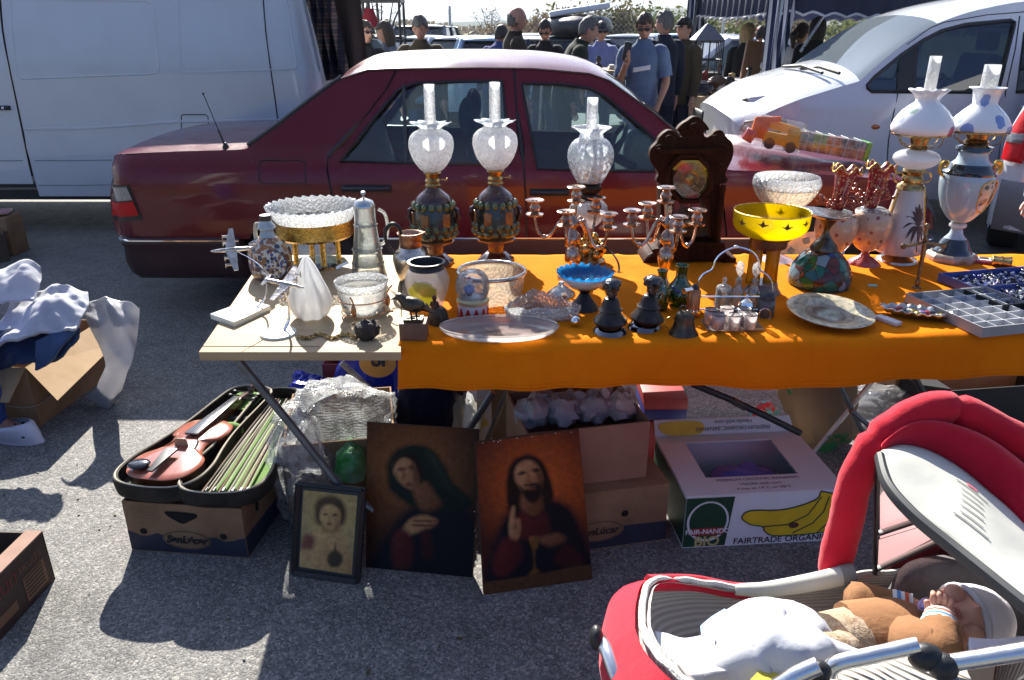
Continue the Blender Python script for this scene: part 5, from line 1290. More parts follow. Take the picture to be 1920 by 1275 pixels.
for a in((1220,488,9,1.6,1),(1364,486,8,1.6,-1),(1250,472,7,1.4,1),(1330,472,7,1.4,-1),(1290,474,7,1.5,1)):spiral(*a,d=-.034)
I.mesh('carving',mb,OAK)
octo=[(1293+43*math.cos(R(22.5+45*k)),335+46*math.sin(R(22.5+45*k)))for k in range(8)]
inn=[(1293+35*math.cos(R(22.5+45*k)),335+38*math.sin(R(22.5+45*k)))for k in range(8)]
mb=MB();oc=[cp(x,y,-.012)for x,y in octo];mb.tube(oc,I.S(4.5),8,closed=True,caps=False)
lowr=[cp(x,y,-.012)for x,y in((1260,372),(1256,445),(1330,445),(1326,372))];mb.tube(lowr,I.S(3.5),8);dr=I.mesh('door_frame',mb,OAK)
mb=MB();mb.flat([(cp(x,y).x,cp(x,y).z)for x,y in inn],lambda x,z:Vector((x,-.004,z)));mb.flat([(cp(x,y).x,cp(x,y).z)for x,y in((1262,374),(1328,374),(1328,442),(1262,442))],lambda x,z:Vector((x,-.003,z)))
I.mesh('door_backing',mb,mat('clock_back',(.02,.012,.008),.6),smooth=0,fixn=False)
mb=MB();mb.flat([(cp(x,y).x,cp(x,y).z)for x,y in((1264,319),(1322,319),(1326,316),(1310,300),(1277,300),(1260,316))],lambda x,z:Vector((x,-.0065,z)));I.mesh('yellow_reflection_patch',mb,mat('reflected_yellow',(.5,.4,.03),.2,col2=(.4,.3,.02),vs=30,coat=.5),smooth=0,fixn=False)  # yellow light reflected in the door glass, put in as a coloured patch
DIAL=mat('old_dial',(.28,.18,.1),.5,col2=(.2,.12,.07),vs=30)
dc=cp(1293,337,-.008);dR=I.S(31,337);zf=lambda x,y:Vector((dc.x+x,dc.y,dc.z+y));zf2=lambda x,y:Vector((dc.x+x,dc.y-.0012,dc.z+y));zf3=lambda x,y:Vector((dc.x+x,dc.y-.003,dc.z+y))
mb=MB();mb.lathe([(0,0),(dR,0),(dR,-.002)],dc,40,M=Matrix.Rotation(R(90),4,'X'));dl_=I.mesh('dial',mb,DIAL)
mb=MB()
for rr in(.98,.5):mb.tube([zf2(dR*rr*math.cos(k*.157),dR*rr*math.sin(k*.157))for k in range(40)],dR*(.03 if rr>.9 else.05),5,closed=True,caps=False)
mb.lathe([(0,0),(dR*.28,0),(dR*.28,.003),(dR*.1,.005),(0,.005)],dc,24,M=Matrix.Rotation(R(90),4,'X'));I.mesh('brass_ring',mb,BRASS,parent=dl_)
mb=MB()
for k,s_ in enumerate(('XII','I','II','III','IIII','V','VI','VII','VIII','IX','X','XI')):
 a=math.pi/2-k*math.pi/6;add_text(mb,s_,dR*.3,zf2,at=(dR*.75*math.cos(a),dR*.75*math.sin(a)),rot=a-math.pi/2,sx=.8)
I.mesh('numerals',mb,BLACK,parent=dl_,smooth=0,fixn=False)
mb=MB()
for a,l in((R(125),.5),(R(-35),.75)):mb.tube([zf3(0,0),zf3(math.cos(a)*dR*l,math.sin(a)*dR*l)],dR*.035,5)
I.mesh('hand',mb,BLACK,parent=dl_)
mb=MB();mb.tube([cp(1293,372,-.006),cp(1290,415,-.006)],.002,6);c=cp(1289,420,-.006);mb.ell(c,(.016,.005,.016),16,8);I.mesh('pendulum',mb,BRASS)
mb=MB();mb.flat([(cp(x,y).x,cp(x,y).z)for x,y in inn],lambda x,z:Vector((x,-.016,z)));mb.flat([(cp(x,y).x,cp(x,y).z)for x,y in((1262,374),(1328,374),(1328,442),(1262,442))],lambda x,z:Vector((x,-.014,z)));I.mesh('door_glass',mb,CLEAR,smooth=0,fixn=False)
I=Item('crystal_centrepiece','crystal bowl with a gold band on gold columns over a mirrored base','bowl stand',597,494,TZ)
I.lathe('base',glass('mirror_glass',(.6,.75,.72),.3,(.5,.62,.6),.04,0,base=.5),[(58,500),(58,494),(52,491),(0,491)],8,sh=20)
for k in range(4):
 a=.5+k*math.pi/2;mb=MB();r_=I.S(40,480);c=(math.cos(a)*r_,math.sin(a)*r_,0)
 mb.lathe([(I.S(6),I.rz(1,489)[1]),(I.S(4.5),I.rz(1,482)[1]),(I.S(5),I.rz(1,445)[1]),(I.S(7),I.rz(1,437)[1])],c,14);I.mesh('column',mb,GOLD)
I.lathe('gold_band',GOLD,[(0,442),(66,442),(72,437),(71,418),(73,410)],48,caps=False)
I.lathe('bowl',CUT,[(0,428),(40,426),(66,416),(74,405),(82,392),(86,384)],96,lambda q,i,r,z:(r*(1+(.018*math.sin(32*q)if i>=4 else 0)),z+(.004*math.sin(32*q)if i==5 else 0)),caps=False,thick=.004,sh=25)
mb=MB();mb.lathe([(I.S(34,400),I.rz(1,424)[1]+.004),(0,I.rz(1,424)[1]+.004)],(0,0,0),32);I.mesh('amber_centre',mb,glass('amber_crystal',(.9,.6,.25),.3,(.75,.5,.2),.1,.8,80,True))
I=Item('decorated_jug','folk-painted ceramic flask jug with a round flower medallion at the left of the plywood','jug',511,520,TZ)
FOLK=floral('folk_ceramic',(.6,.54,.42),[(.22,.08,.03),(.03,.04,.09),(.4,.17,.05),(.3,.12,.04)],60,.62)
I.lathe('body',FOLK,[(26,524),(33,518),(37,500),(38,482),(36,466),(28,453),(16,443)],32,lambda q,i,r,z:(r*(1+.08*math.cos(4*q)),z),smooth=20)
I.lathe('neck',mat('pale_blue_glaze',(.45,.52,.55),.2,col2=(.3,.36,.4),vs=60,coat=.7),[(16,444),(13,437),(12,432),(17,427),(16,422),(12,418),(11,413)],28)
I.lathe('stopper',mat('stopper_brown',(.06,.03,.015),.4),[(11,413),(12,408),(10,403),(0,403)],20)
mb=MB();mb.tube(spline([I.P(497,428),I.P(484,420),I.P(479,424),I.P(479,440),I.P(482,455),I.P(486,462)],18),I.S(4),8);I.mesh('handle',mb,mat('cream_glaze',(.62,.55,.4),.2,coat=.7))
mb=MB();c=I.P(511,497,-I.S(37));fr=I.S(26)
mb.lathe([(0,.006),(fr*.6,.005),(fr,0)],c,32,M=Matrix.Rotation(R(80),4,'X'));md_=I.mesh('medallion',mb,floral('medallion_flowers',(.66,.6,.5),[(.35,.13,.04),(.06,.07,.2),(.2,.1,.04)],90,.55))
mb=MB();Mx=Matrix.Rotation(R(80),4,'X');mb.tube([c+Mx@Vector((fr*math.cos(k*.2),fr*math.sin(k*.2),.002))for k in range(31)],.002,6,closed=True,caps=False)
for k in range(8):a=k*.785;mb.ell(c+Mx@Vector((fr*.45*math.cos(a),fr*.45*math.sin(a),.008)),(.005,.003,.005),8,6)
I.mesh('medallion_rim',mb,mat('cobalt',(.03,.035,.1),.25,coat=.6),parent=md_)
I=Item('glass_decanter','tall conical clear glass decanter with a pewter lid, right of the crystal centrepiece','decanter',692,516,TZ)
I.lathe('body',BOTTLE,[(0,517),(30,518),(31,508),(27,480),(23,450),(20,422),(19,400),(20,386)],32,smooth=24,caps=False,thick=.003)
I.lathe('glass_ring',CUT,[(24,470),(29,466),(24,462)],32);I.lathe('glass_ring',CUT,[(20,424),(23,421),(20,418)],32);I.lathe('glass_ring',CUT,[(28,496),(31,492),(28,488)],32)
I.lathe('lid',metal('pewter',(.6,.6,.58),.28),[(21,388),(21,384),(17,377),(8,373),(2,370),(2,366),(5,363),(4,359),(0,358)],24)
mb=MB();mb.tube(spline([I.P(709,392),I.P(722,402),I.P(727,430),I.P(722,452),I.P(714,458)],16),I.S(3),8);I.mesh('handle',mb,BOTTLE)
I=Item('flame_lampshade','frosted white glass lampshade shaped like a twisting flame','lampshade',585,594,TZ)
I.lathe('shade',glass('flame_frost',(.93,.94,.95),.58,(.86,.86,.86),.25,.25,60),[(20,597),(27,590),(34,575),(36,558),(32,540),(25,522),(18,507),(12,495),(7,486),(1,480)],48,lambda q,i,r,z:(r*(1+.10*math.sin(6*q+z*22)),z),smooth=30,caps=False,thick=.003,sh=80)
I=Item('bowl_in_stand','cut glass bowl in a gilt wire stand with a leaf ornament, front of the plywood','bowl',682,590,TZ)
I.lathe('bowl',BOTTLE,[(0,584),(30,584),(38,578),(42,562),(44,545),(45,538)],40,caps=False,thick=.003)
I.lathe('cut_rim',CUT,[(45,539),(47,532),(50,525)],64,lambda q,i,r,z:(r*(1+.012*math.sin(30*q)),z),caps=False,thick=.004,sh=30)
mb=MB()
for w,y in((45,557),(40,583)):r_,z_=I.rz(w,y);mb.tube([(r_*math.cos(k*.2618),r_*math.sin(k*.2618),z_)for k in range(24)],.0022,6,closed=True,caps=False)
for k in range(3):
 a=-1.75+k*2.094;f=lambda w,y:Vector((math.cos(a)*I.rz(w,y)[0],math.sin(a)*I.rz(w,y)[0],max(.002,I.rz(w,y)[1])));mb.tube(spline([f(58,540),f(50,548),f(45,558),f(42,570),f(40,583),f(48,596),f(56,598)],20),.0025,6)
 mb.ell(f(47,568),(.008,.006,.02),10,8)
I.mesh('wire_stand',mb,metal('copper_wire',(.5,.28,.16),.3,(.3,.17,.1),60))
ONYX=mat('white_onyx',(.78,.79,.72),.2,col2=(.66,.7,.6),vs=6,coat=.5)
def plane_mesh(I,c,L,yaw,roll,pitch=0,m=CHROME):
 M=Matrix.Rotation(yaw,4,'Z')@Matrix.Rotation(pitch,4,'Y')@Matrix.Rotation(roll,4,'X');T=lambda x,y,z:c+M@Vector((x,y,z))
 mb=MB();mb.tube([T(L*a,0,0)for a in(-.5,-.45,-.3,0,.25,.42,.5)],[L*k for k in(.01,.035,.05,.06,.05,.03,.012)],12)
 for sg in(-1,1):
  mb.hexa([T(L*.17,sg*L*.03,-.01*L),T(-L*.08,sg*L*.03,-.01*L),T(-L*.06,sg*L*.62,.01*L),T(L*.04,sg*L*.62,.01*L)],[T(L*.17,sg*L*.03,.02*L),T(-L*.08,sg*L*.03,.02*L),T(-L*.06,sg*L*.62,.025*L),T(L*.04,sg*L*.62,.025*L)])
  mb.hexa([T(-L*.38,sg*L*.02,0),T(-L*.5,sg*L*.02,0),T(-L*.5,sg*L*.2,0),T(-L*.43,sg*L*.2,0)],[T(-L*.38,sg*L*.02,.015*L),T(-L*.5,sg*L*.02,.015*L),T(-L*.5,sg*L*.2,.012*L),T(-L*.43,sg*L*.2,.012*L)])
  for q in(.22,.42):mb.tube([T(L*.2,sg*L*q,-.015*L),T(-L*.02,sg*L*q,-.015*L)],L*.03,8);mb.hexa([T(L*.205,sg*L*q-.004,-.09*L),T(L*.205,sg*L*q+.004,-.09*L),T(L*.205,sg*L*q+.004,.07*L),T(L*.205,sg*L*q-.004,.07*L)],[T(L*.21,sg*L*q-.004,-.09*L),T(L*.21,sg*L*q+.004,-.09*L),T(L*.21,sg*L*q+.004,.07*L),T(L*.21,sg*L*q-.004,.07*L)])
 mb.hexa([T(-L*.36,-.004,.02),T(-L*.5,-.004,.02),T(-L*.5,.004,.02),T(-L*.36,.004,.02)],[T(-L*.46,-.003,.2*L),T(-L*.53,-.003,.2*L),T(-L*.53,.003,.2*L),T(-L*.46,.003,.2*L)])
 return mb
I=Item('aeroplane_ornament','chrome four-engined aeroplane on a curved arm over a white onyx slab','ornament',450,592,TZ)
mb=MB();sl_=[G(395,598,TZ),G(440,614,TZ),G(508,582,TZ),G(468,571,TZ)];mb.hexa([p-I.root.location for p in sl_],[p-I.root.location+Vector((0,0,.017))for p in sl_]);I.mesh('slab',mb,ONYX,bevel=.002)
mb=MB();mb.tube(spline([I.P(478,578,.03),I.P(496,560,.04),I.P(500,530,.04),I.P(494,505,.03),I.P(470,485,.02),I.P(440,470,0)],24),[.004,.008,.007,.005,.003,.002],8,flat=.35);I.mesh('arm',mb,CHROME)
I.mesh('aeroplane',plane_mesh(I,I.P(437,468),.125,R(200),R(-38),R(0),SILVER),SILVER)
I=Item('aeroplane_ornament','chrome aeroplane on a curved arm over a round white base','ornament',522,626,TZ)
I.lathe('base',ONYX,[(34,632),(34,627),(33,622),(0,621)],36)
mb=MB();mb.tube(spline([I.P(533,618,.01),I.P(541,600,.02),I.P(542,575,.02),I.P(535,550,.01),I.P(525,535,0)],20),[.009,.008,.007,.005,.003],8,flat=.35);I.mesh('arm',mb,CHROME)
I.mesh('aeroplane',plane_mesh(I,I.P(533,532),.12,R(-12),R(22),R(8)),SILVER)
mb=MB();mb.ell((0,0,.028),(.034,.026,.03),20,14,fn=lambda p:p*(1+.28*noise.noise(p*2.2)+.12*noise.noise(p*6)))
o=mb.build('rough_stone',mat('dark_ore',(.06,.05,.045),.7,.3,(.03,.025,.022),60,.8,90),smooth=20);o.location=G(690,636,TZ);tag(o,'rough dark lump of stone at the front edge of the plywood','stone')
I=Item('chain_bracelet','tarnished link bracelet lying beside the dark stone','bracelet',615,636,TZ);mb=MB()
for k in range(26):
 p=I.P(562+k*4.3,633+3*math.sin(k*.5));p=G(562+k*4.3,631+4*math.sin(k*.55),TZ+.004)-I.root.location
 mb.tube([p+Vector((.0085*math.cos(q*.7854),.0065*math.sin(q*.7854)+(.003 if k%2 else 0),.002*(k%2)))for q in range(8)],.0017,5,closed=True,caps=False)
I.mesh('links',mb,BRASS)
I=Item('pewter_jug','old pewter jug with a dark handle between the glass decanter and the oil lamp','jug',773,522)
I.lathe('body',SILVER,[(24,526),(25,520),(29,508),(33,492),(34,482),(31,474),(24,467),(21,462)],32,smooth=18,caps=False,thick=.002)
I.lathe('neck',metal('reddish_pewter',(.5,.3,.2),.35,(.25,.12,.08),40,.3,70),[(21,464),(20,452),(21,443),(24,436)],32,lambda q,i,r,z:(r*(1+(.3*max(0,math.cos(q+.35))**8 if i==3 else 0)),z+(.006*max(0,math.cos(q+.35))**8 if i==3 else 0)),caps=False,thick=.002)
mb=MB();mb.tube(spline([I.P(752,446),I.P(748,426),I.P(735,420),I.P(723,432),I.P(724,452),I.P(735,470),I.P(744,482)],24),[.004,.007,.008,.007,.006,.005,.004],8);I.mesh('handle',mb,BLACK)
I=Item('glass_vase','frosted glass jar vase with a black rim and a painted yellow fruit','vase',803,576)
def fruit():
 m,t,out=nodes('fruit_vase_glass');tc=nd(t,'TexCoord');
 g_=nd(t,'Mapping',{'Vector':tc.outputs['Object'],'Location':(.012,.05,-.055),'Scale':(1,.5,1)})
 ln=nd(t,'VectorMath',{0:g_.outputs[0]},operation='LENGTH');nz=nd(t,'TexNoise',{'Vector':tc.outputs['Object'],'Scale':60})
 d_=nd(t,'Math',{0:ln.outputs['Value'],1:nd(t,'Math',{0:nz.outputs[0],1:.02},operation='MULTIPLY').outputs[0]},operation='ADD').outputs[0]
 f=nd(t,'MapRange',{'Value':d_,'From Min':.058,'From Max':.064,'To Min':1,'To Max':0}).outputs[0]
 c=mixc(t,f,(.78,.74,.72),(.62,.6,.06));df=nd(t,'BsdfDiffuse',{'Color':c});tl=nd(t,'BsdfTranslucent',{'Color':c});a=nd(t,'MixShader',{0:.6,1:df.outputs[0],2:tl.outputs[0]})
 tr=nd(t,'BsdfTransparent',{'Color':(.9,.88,.85,1)});b=nd(t,'MixShader',{0:nd(t,'MapRange',{'Value':f,'To Min':.3,'To Max':.75}).outputs[0],1:tr.outputs[0],2:a.outputs[0]})
 gl=nd(t,'BsdfGlossy',{'Roughness':.08});c2_=nd(t,'MixShader',{0:.08,1:b.outputs[0],2:gl.outputs[0]});t.links.new(c2_.outputs[0],out.inputs[0]);return m
I.lathe('body',fruit(),[(0,577),(22,578),(26,572),(33,556),(40,535),(41,522),(37,510),(32,503)],40,smooth=26,caps=False,thick=.003,sh=80)
I.lathe('rim',BLACK,[(31,505),(33,502),(31,497),(35,492),(36,490),(31,490),(29,503)],36)
I=Item('quail_figure','small bronze quail standing on a brown stone block at the cloth corner','figurine',777,632)
STONE=mat('brown_stone',(.16,.085,.05),.6,col2=(.11,.055,.035),vs=30,bump=.15,bs=80)
mb=MB();c0=I.P(777,630);hh=I.S(34,620);ww=I.S(50,620);mb.box((0,0,hh/2),(ww,ww*.8,hh));I.mesh('block',mb,STONE,bevel=.002)
mb=MB();top=hh;mb.box((0,0,top+.004),(ww*.7,ww*.5,.008));
mb.ell((0.0,0,top+.045),(.036,.022,.022),18,12,Matrix.Rotation(R(14),4,'Y'),lambda p:Vector((p.x,p.y*(1-.25*abs(p.x)),p.z+.1*p.x*p.x)))
mb.tube(spline([(-.022,0,top+.055),(-.034,0,top+.068),(-.044,0,top+.066)],10),[.014,.012,.009],10);mb.tube([(-.045,0,top+.066),(-.06,0,top+.06)],[.005,.001],8);mb.tube([(.03,0,top+.04),(.055,0,top+.022)],[.014,.003],8)
for s_ in(-1,1):mb.tube([(.0+.006*s_,.007*s_,top+.03),(.002+.006*s_,.008*s_,top+.006)],.003,6);mb.tube([(-.012+.006*s_,.008*s_,top+.009),(.012+.006*s_,.008*s_,top+.009)],.0025,6)
I.mesh('quail',mb,BRONZE)
I=Item('turtle_figure','small bronze figure sitting on a tortoise shell, behind the quail block','figurine',822,606)
I.lathe('shell',mat('shell_bronze',(.09,.075,.05),.5,.6,(.04,.03,.02),60,.7,70),[(20,608),(20,600),(18,588),(12,577),(0,572)],24,smooth=12)
mb=MB();b=I.P(815,577);mb.lathe([(.011,0),(.012,.006),(.008,.018),(.004,.024)],b,16);mb.ell(b+Vector((0,0,.03)),(.0075,.0075,.009),12,8)
for s_ in(-1,1):mb.tube([b+Vector((s_*.008,0,.018)),b+Vector((s_*.012,-.006,.01)),b+Vector((s_*.003,-.011,.007))],.003,6)
I.mesh('seated_figure',mb,mat('red_bronze',(.14,.05,.03),.4,.6,(.06,.025,.015),80))
I=Item('snow_globe','snow globe with a little blue figure on a red and white drum base','snow globe',887,591)
I.lathe('drum',mat('drum_white',(.72,.68,.66),.35,col2=(.62,.58,.56),vs=30),[(0,592),(29,593),(29,565),(0,565)],48,sh=30)
mb=MB();r0,z0=I.rz(29.4,592);r1,z1=I.rz(29.4,566)
for k in range(12):
 a=k*math.pi/6;w=math.pi/6
 n=5
 for i in range(n):
  u0,u1=i/n,(i+1)/n;f=lambda t_,up:Vector((r0*1.006*math.cos(a+w*t_),r0*1.006*math.sin(a+w*t_),(z0+.002)if not up else z0+.002+(z1-z0-.004)*(1-abs(2*t_-1))))
  mb.add([f(u0,0),f(u1,0),f(u1,1),f(u0,1)],[(0,1,2,3)])
I.mesh('red_triangles',mb,mat('drum_red',(.5,.02,.025),.35),smooth=0,fixn=False)
I.lathe('rim',mat('drum_rim',(.3,.1,.08),.4),[(30,594),(31,592),(30,589)],40);I.lathe('rim',mat('drum_gilt',(.6,.52,.3),.35,.4),[(29,567),(31,564),(31,560),(27,557)],40)
I.lathe('globe',glass('globe_glass',(.95,.96,.97),.07,(.9,.9,.9),.02,0,base=.06),[(23,562),(29,552),(32,538),(30,522),(22,511),(12,507),(0,506)],40,smooth=24,caps=False,sh=90)
mb=MB();b=I.P(880,556);mb.lathe([(.006,0),(.008,.008),(.012,.014)],b,12);mb.m=1;mb.lathe([(.012,.012),(.017,.02),(.014,.03),(.006,.036)],b,14);mb.m=2;mb.ell(b+Vector((0,0,.046)),(.011,.011,.011),12,10);mb.ell(b+Vector((.004,-.012,.044)),(.006,.006,.004),8,6);mb.m=3;mb.ell(b+Vector((0,0,.058)),(.006,.006,.004),8,6);mb.m=2;mb.tube([b+Vector((-.014,0,.026)),b+Vector((-.022,-.005,.034))],.003,6);mb.tube([b+Vector((.014,0,.026)),b+Vector((.022,-.005,.018))],.003,6)
I.mesh('figure',mb,[mat('fig_brown',(.15,.08,.05),.5),mat('fig_blue',(.03,.16,.5),.4),mat('fig_cream',(.6,.5,.42),.5),mat('fig_red',(.5,.03,.03),.5)])
I.lathe('snow_bed',mat('snow_white',(.8,.8,.8),.7),[(27,560),(24,556),(10,554),(0,554)],24)
I=Item('cut_glass_bowl','large cut glass bowl with a silver rim standing before the right majolica lamp','bowl',922,560)
I.lathe('body',CUTGOLD,[(0,562),(48,564),(52,560),(57,540),(61,520),(62,509)],48,lambda q,i,r,z:(r*(1+.02*math.sin(24*q)),z),caps=False,thick=.005,sh=30)
mb=MB();r_,z_=I.rz(63,508);mb.tube([(r_*math.cos(k*.1309),r_*math.sin(k*.1309),z_)for k in range(48)],I.S(4,508),10,closed=True,caps=False);I.mesh('rim',mb,SILVER)
mb=MB();pl=sm2([(-.5,-.30),(.42,-.42),(.52,-.2),(.05,.5),(-.1,.5),(-.55,-.12)],40);sc_=.19
rings=[[Vector((x*k*sc_,y*k*sc_,z))for x,y in pl]for k,z in((.0,.004),(.8,.004),(.92,.012),(1.0,.045))]
for i,p in enumerate(rings[3]):p.z+=.004*math.sin(i*2.4)
mb.loft(rings[::-1],caps=False);o=mb.build('crystal_dish',CUT,smooth=20,fixn=False,solid=.006);o.location=G(1014,590,CZ);o.rotation_euler=(0,0,R(8));tag(o,'three-cornered cut crystal dish right of the snow globe','dish')
I=Item('oval_platter','shallow clear glass oval platter lying at the front edge of the orange cloth','platter',936,626)
mb=MB();a_,b_=I.S(109,626),.085
prr=[(.0,.003),(.7,.003),(.86,.005),(.95,.012),(1,.02),(1.01,.022)]
mb.grid(lambda u,v:(lambda k:Vector((a_*k[0]*math.cos(u*6.283),b_*k[0]*math.sin(u*6.283),k[1])))(prr[int(round(v*5))]),72,5,True);I.mesh('dish',mb,glass('platter_glass',(.95,.95,.95),.5,(.9,.88,.86),.05,.2,25,False,.12),solid=.004,fixn=False,smooth=80)
mb=MB();mb.tube([(a_*1.01*math.cos(k*.0873),b_*1.01*math.sin(k*.0873),.024)for k in range(72)],.0035,8,closed=True,caps=False);I.mesh('rim',mb,glass('rim_glass',(.9,.85,.8),.4,(.85,.78,.72),.05,base=.2))
I=Item('blue_dish','ruffled sky blue glass dish on a black pedestal foot','dish',1095,578)
I.lathe('bowl',glass('blue_milk_glass',(.3,.6,.8),.85,(.06,.42,.72),.08,.2,40,False,.15),[(0,528),(24,528),(38,522),(46,515),(52,509)],96,lambda q,i,r,z:(r*(1+(.05*math.sin(20*q)if i==4 else.02*math.sin(20*q)if i==3 else 0)),z+(.004*math.sin(20*q+1)if i==4 else 0)),caps=False,thick=.003,sh=60)
I.lathe('under_bowl',mat('white_milk_glass',(.7,.75,.75),.2,coat=.6),[(26,537),(38,530),(45,521),(49,514)],48,caps=False,thick=.002)
I.lathe('pedestal',mat('black_metal',(.012,.012,.012),.3,.3,(.03,.028,.025),40,.2,70),[(28,583),(28,578),(24,570),(14,558),(9,549),(12,543),(26,538),(30,535)],36)
I=Item('silver_goblet','toppled silver goblet lying beside the blue dish','goblet',1052,552)
M_=Matrix.Rotation(R(72),4,'Y')@Matrix.Rotation(R(20),4,'X')
I.lathe('foot',SILVER,[(27,555),(26,548),(15,540),(6,534),(5,528)],28)
def bell_lamp(label,cx,by,tilt,dy):
 I=Item('bell_ornament',label,'bell',cx,by,group='pair of black bell ornaments')
 MATB=mat('black_bell_metal',(.03,.026,.024),.32,.75,(.07,.06,.055),30,.1,60)
 BK=mat('glossy_black',(.012,.012,.013),.14,col2=(.03,.03,.03),vs=50,bump=.4,bs=80,coat=.6)
 pl_=I.lathe('base_plate',metal('black_chrome',(.2,.2,.22),.12),[(0,by+3),(30,by+4),(32,by),(29,by-6),(20,by-11),(8,by-13)],36)
 o=lambda pr:[(w,y+dy)for w,y in pr]
 b=I.lathe('bell',MATB,o([(29,604),(31,600),(26,593),(19,585),(18,582),(22,579),(17,575),(16,567),(13,560),(7,556)]),36,caps=False,thick=.003)
 q=I.lathe('inner_bowl',mat('bell_inside',(.6,.5,.42),.35),o([(22,604),(18,598),(0,595)]),28)
 h=I.lathe('handle',BK,o([(7,557),(10,551),(10,545),(12,540),(13,536),(18,532),(17,527),(12,523),(0,521)]),24,lambda a,i,r,z:(r*(1+.12*math.sin(3*a+i*1.3)),z))
 mb=MB()
 for k in range(16):a=k*.3927;r_,z_=I.rz(14,531+dy+3*(k%3));mb.ell((math.cos(a)*r_,math.sin(a)*r_,z_),(.006,.006,.008),8,6)
 I.mesh('curls',mb,BK,parent=h)
 if tilt:
  for x in(b,q,h):x.rotation_euler=(0,R(tilt),0);x.location.x+=.004
bell_lamp('left black bell ornament with a dark curly handle on a chromed plate',1143,622,0,1)
bell_lamp('right black bell ornament with a dark curly handle, bell tilted',1208,614,5,-5)
I=Item('hand_bell','dark bronze hand bell with a short loop handle at the front of the cloth','bell',1281,626)
I.lathe('bell',BRONZE,[(27,629),(27,625),(22,617),(18,606),(17,596),(15,589),(8,585),(4,583)],36,smooth=20,caps=False,thick=.003)
mb=MB();c=I.P(1281,579);mb.tube([c+Vector((.009*math.cos(k*.524),0,.009*math.sin(k*.524)))for k in range(12)],.003,8,closed=True,caps=False);I.mesh('loop',mb,BRONZE)
mb=MB();mb.tube(spline([I.P(1262,620,-.02),I.P(1248,612,-.02),I.P(1247,600,-.02),I.P(1258,594,-.02),I.P(1268,603,-.01)],20),.0012,5);I.mesh('wire',mb,BRASS)
for nm,cx,by,pr in(('slender green glass vase behind the right black bell',1237,580,[(0,582),(9,583),(14,572),(15,558),(12,543),(7,530),(6,520),(8,510),(10,506)]),('round green glass flask vase right of the slender one',1273,571,[(0,573),(15,574),(23,562),(25,550),(21,537),(13,526),(10,518),(10,505),(12,496)])):
 I=Item('green_vase',nm,'vase',cx,by);I.lathe('glass',GREENG,pr,32,smooth=26,caps=False,thick=.003,sh=80)
 if 'flask' in nm:
  mb=MB()
  for k in range(7):p=I.P(1262+(k*9)%30,540+(k*7)%22,-I.S(22));mb.ell(p,(.007,.003,.006),8,6)
  I.mesh('painted_flowers',mb,mat('enamel_blue',(.05,.1,.3),.3))
 else:
  mb=MB();c=I.P(1239,556,-I.S(15));mb.tube([c+Vector((.008*math.cos(k*.524),0,.013*math.sin(k*.524)))for k in range(12)],.002,6,closed=True,caps=False);I.mesh('medallion',mb,BRASS)
I=Item('copper_grinder','copper cylinder grinder with a chrome spout between the green vases and the cruet','grinder',1298,593)
I.lathe('barrel',metal('copper',(.55,.22,.1),.3,(.3,.12,.06),40),[(12,597),(13,592),(12,586),(12,545),(9,541)],24);I.lathe('collar',CHROME,[(13,586),(14,582),(13,578)],24)
I.lathe('cap',mat('dark_cap',(.03,.025,.02),.4),[(9,542),(8,537),(3,533),(0,532)],16);mb=MB();mb.tube([I.P(1297,543,-.012),I.P(1282,546,-.03)],[.007,.009],10);I.mesh('spout',mb,CHROME)
I=Item('cruet_set','silver wire cruet stand with a tall curly handle, glass bottles and a jar','cruet set',1378,588)
mb=MB();mb.tube(spline([I.P(*p)for p in((1308,560),(1307,535),(1318,515),(1335,505),(1342,488),(1355,474),(1380,464),(1408,471),(1422,487),(1424,504),(1438,516),(1447,530),(1448,556))],50),.0028,8);mb.ell(I.P(1380,463),(.008,.004,.006),10,6)
for y in(556,580):mb.tube([I.P(1300+78+70*math.cos(k*.2618),y,.035*math.sin(k*.2618))for k in range(24)],.0022,6,closed=True,caps=False)
for px in(1308,1448):mb.tube([I.P(px,556),I.P(px,588)],.0025,6)
I.mesh('wire_frame',mb,CHROME)
for k,(px,dY,top,stop)in enumerate(((1378,.03,533,1),(1408,.02,533,1),(1352,.0,548,0))):
 s_=mpp(I.Y,.8);c=I.P(px,590,dY);c.z=.004;zz=lambda y:I.rz(1,y)[1];mb=MB()
 if stop:mb.lathe([(0,.002),(13*s_,0),(13*s_,zz(562)),(10*s_,zz(552)),(5*s_,zz(543)),(5*s_,zz(534)),(7*s_,zz(531))],c,20,caps=False)
 else:mb.lathe([(0,.002),(14*s_,0),(14*s_,zz(546)),(15*s_,zz(543))],c,6,caps=False)
 b=I.mesh('bottle',mb,BOTTLE,solid=.002);mb=MB()
 if stop:mb.lathe([(4*s_,zz(536)),(4*s_,zz(529)),(2.5*s_,zz(526)),(7*s_,zz(518)),(8*s_,zz(510)),(6*s_,zz(501)),(0,zz(497))],c,12)
 else:mb.lathe([(15*s_,zz(545)),(13*s_,zz(539)),(5*s_,zz(535)),(2*s_,zz(533)),(5*s_,zz(528)),(3*s_,zz(523)),(0,zz(522))],c,12)
 I.mesh('stopper',mb,CUT,parent=b)
s_=mpp(I.Y,.8);c=I.P(1396,598,-.02);c.z=.003;mb=MB();mb.lathe([(0,0),(14*s_,0),(15*s_,zz(578)),(13*s_,zz(568))],c,20);j=I.mesh('mustard_jar',mb,glass('jar_white',(.9,.9,.9),.6,(.75,.72,.7),.08));mb=MB();mb.lathe([(15*s_,zz(569)),(13*s_,zz(563)),(6*s_,zz(559)),(2*s_,zz(557)),(3*s_,zz(552)),(0,zz(549))],c,20);I.mesh('lid',mb,CHROME,parent=j)
tr=Item('glass_tray','small clear glass tray holding six tiny glasses, in front of the cruet set','tray',1372,612)
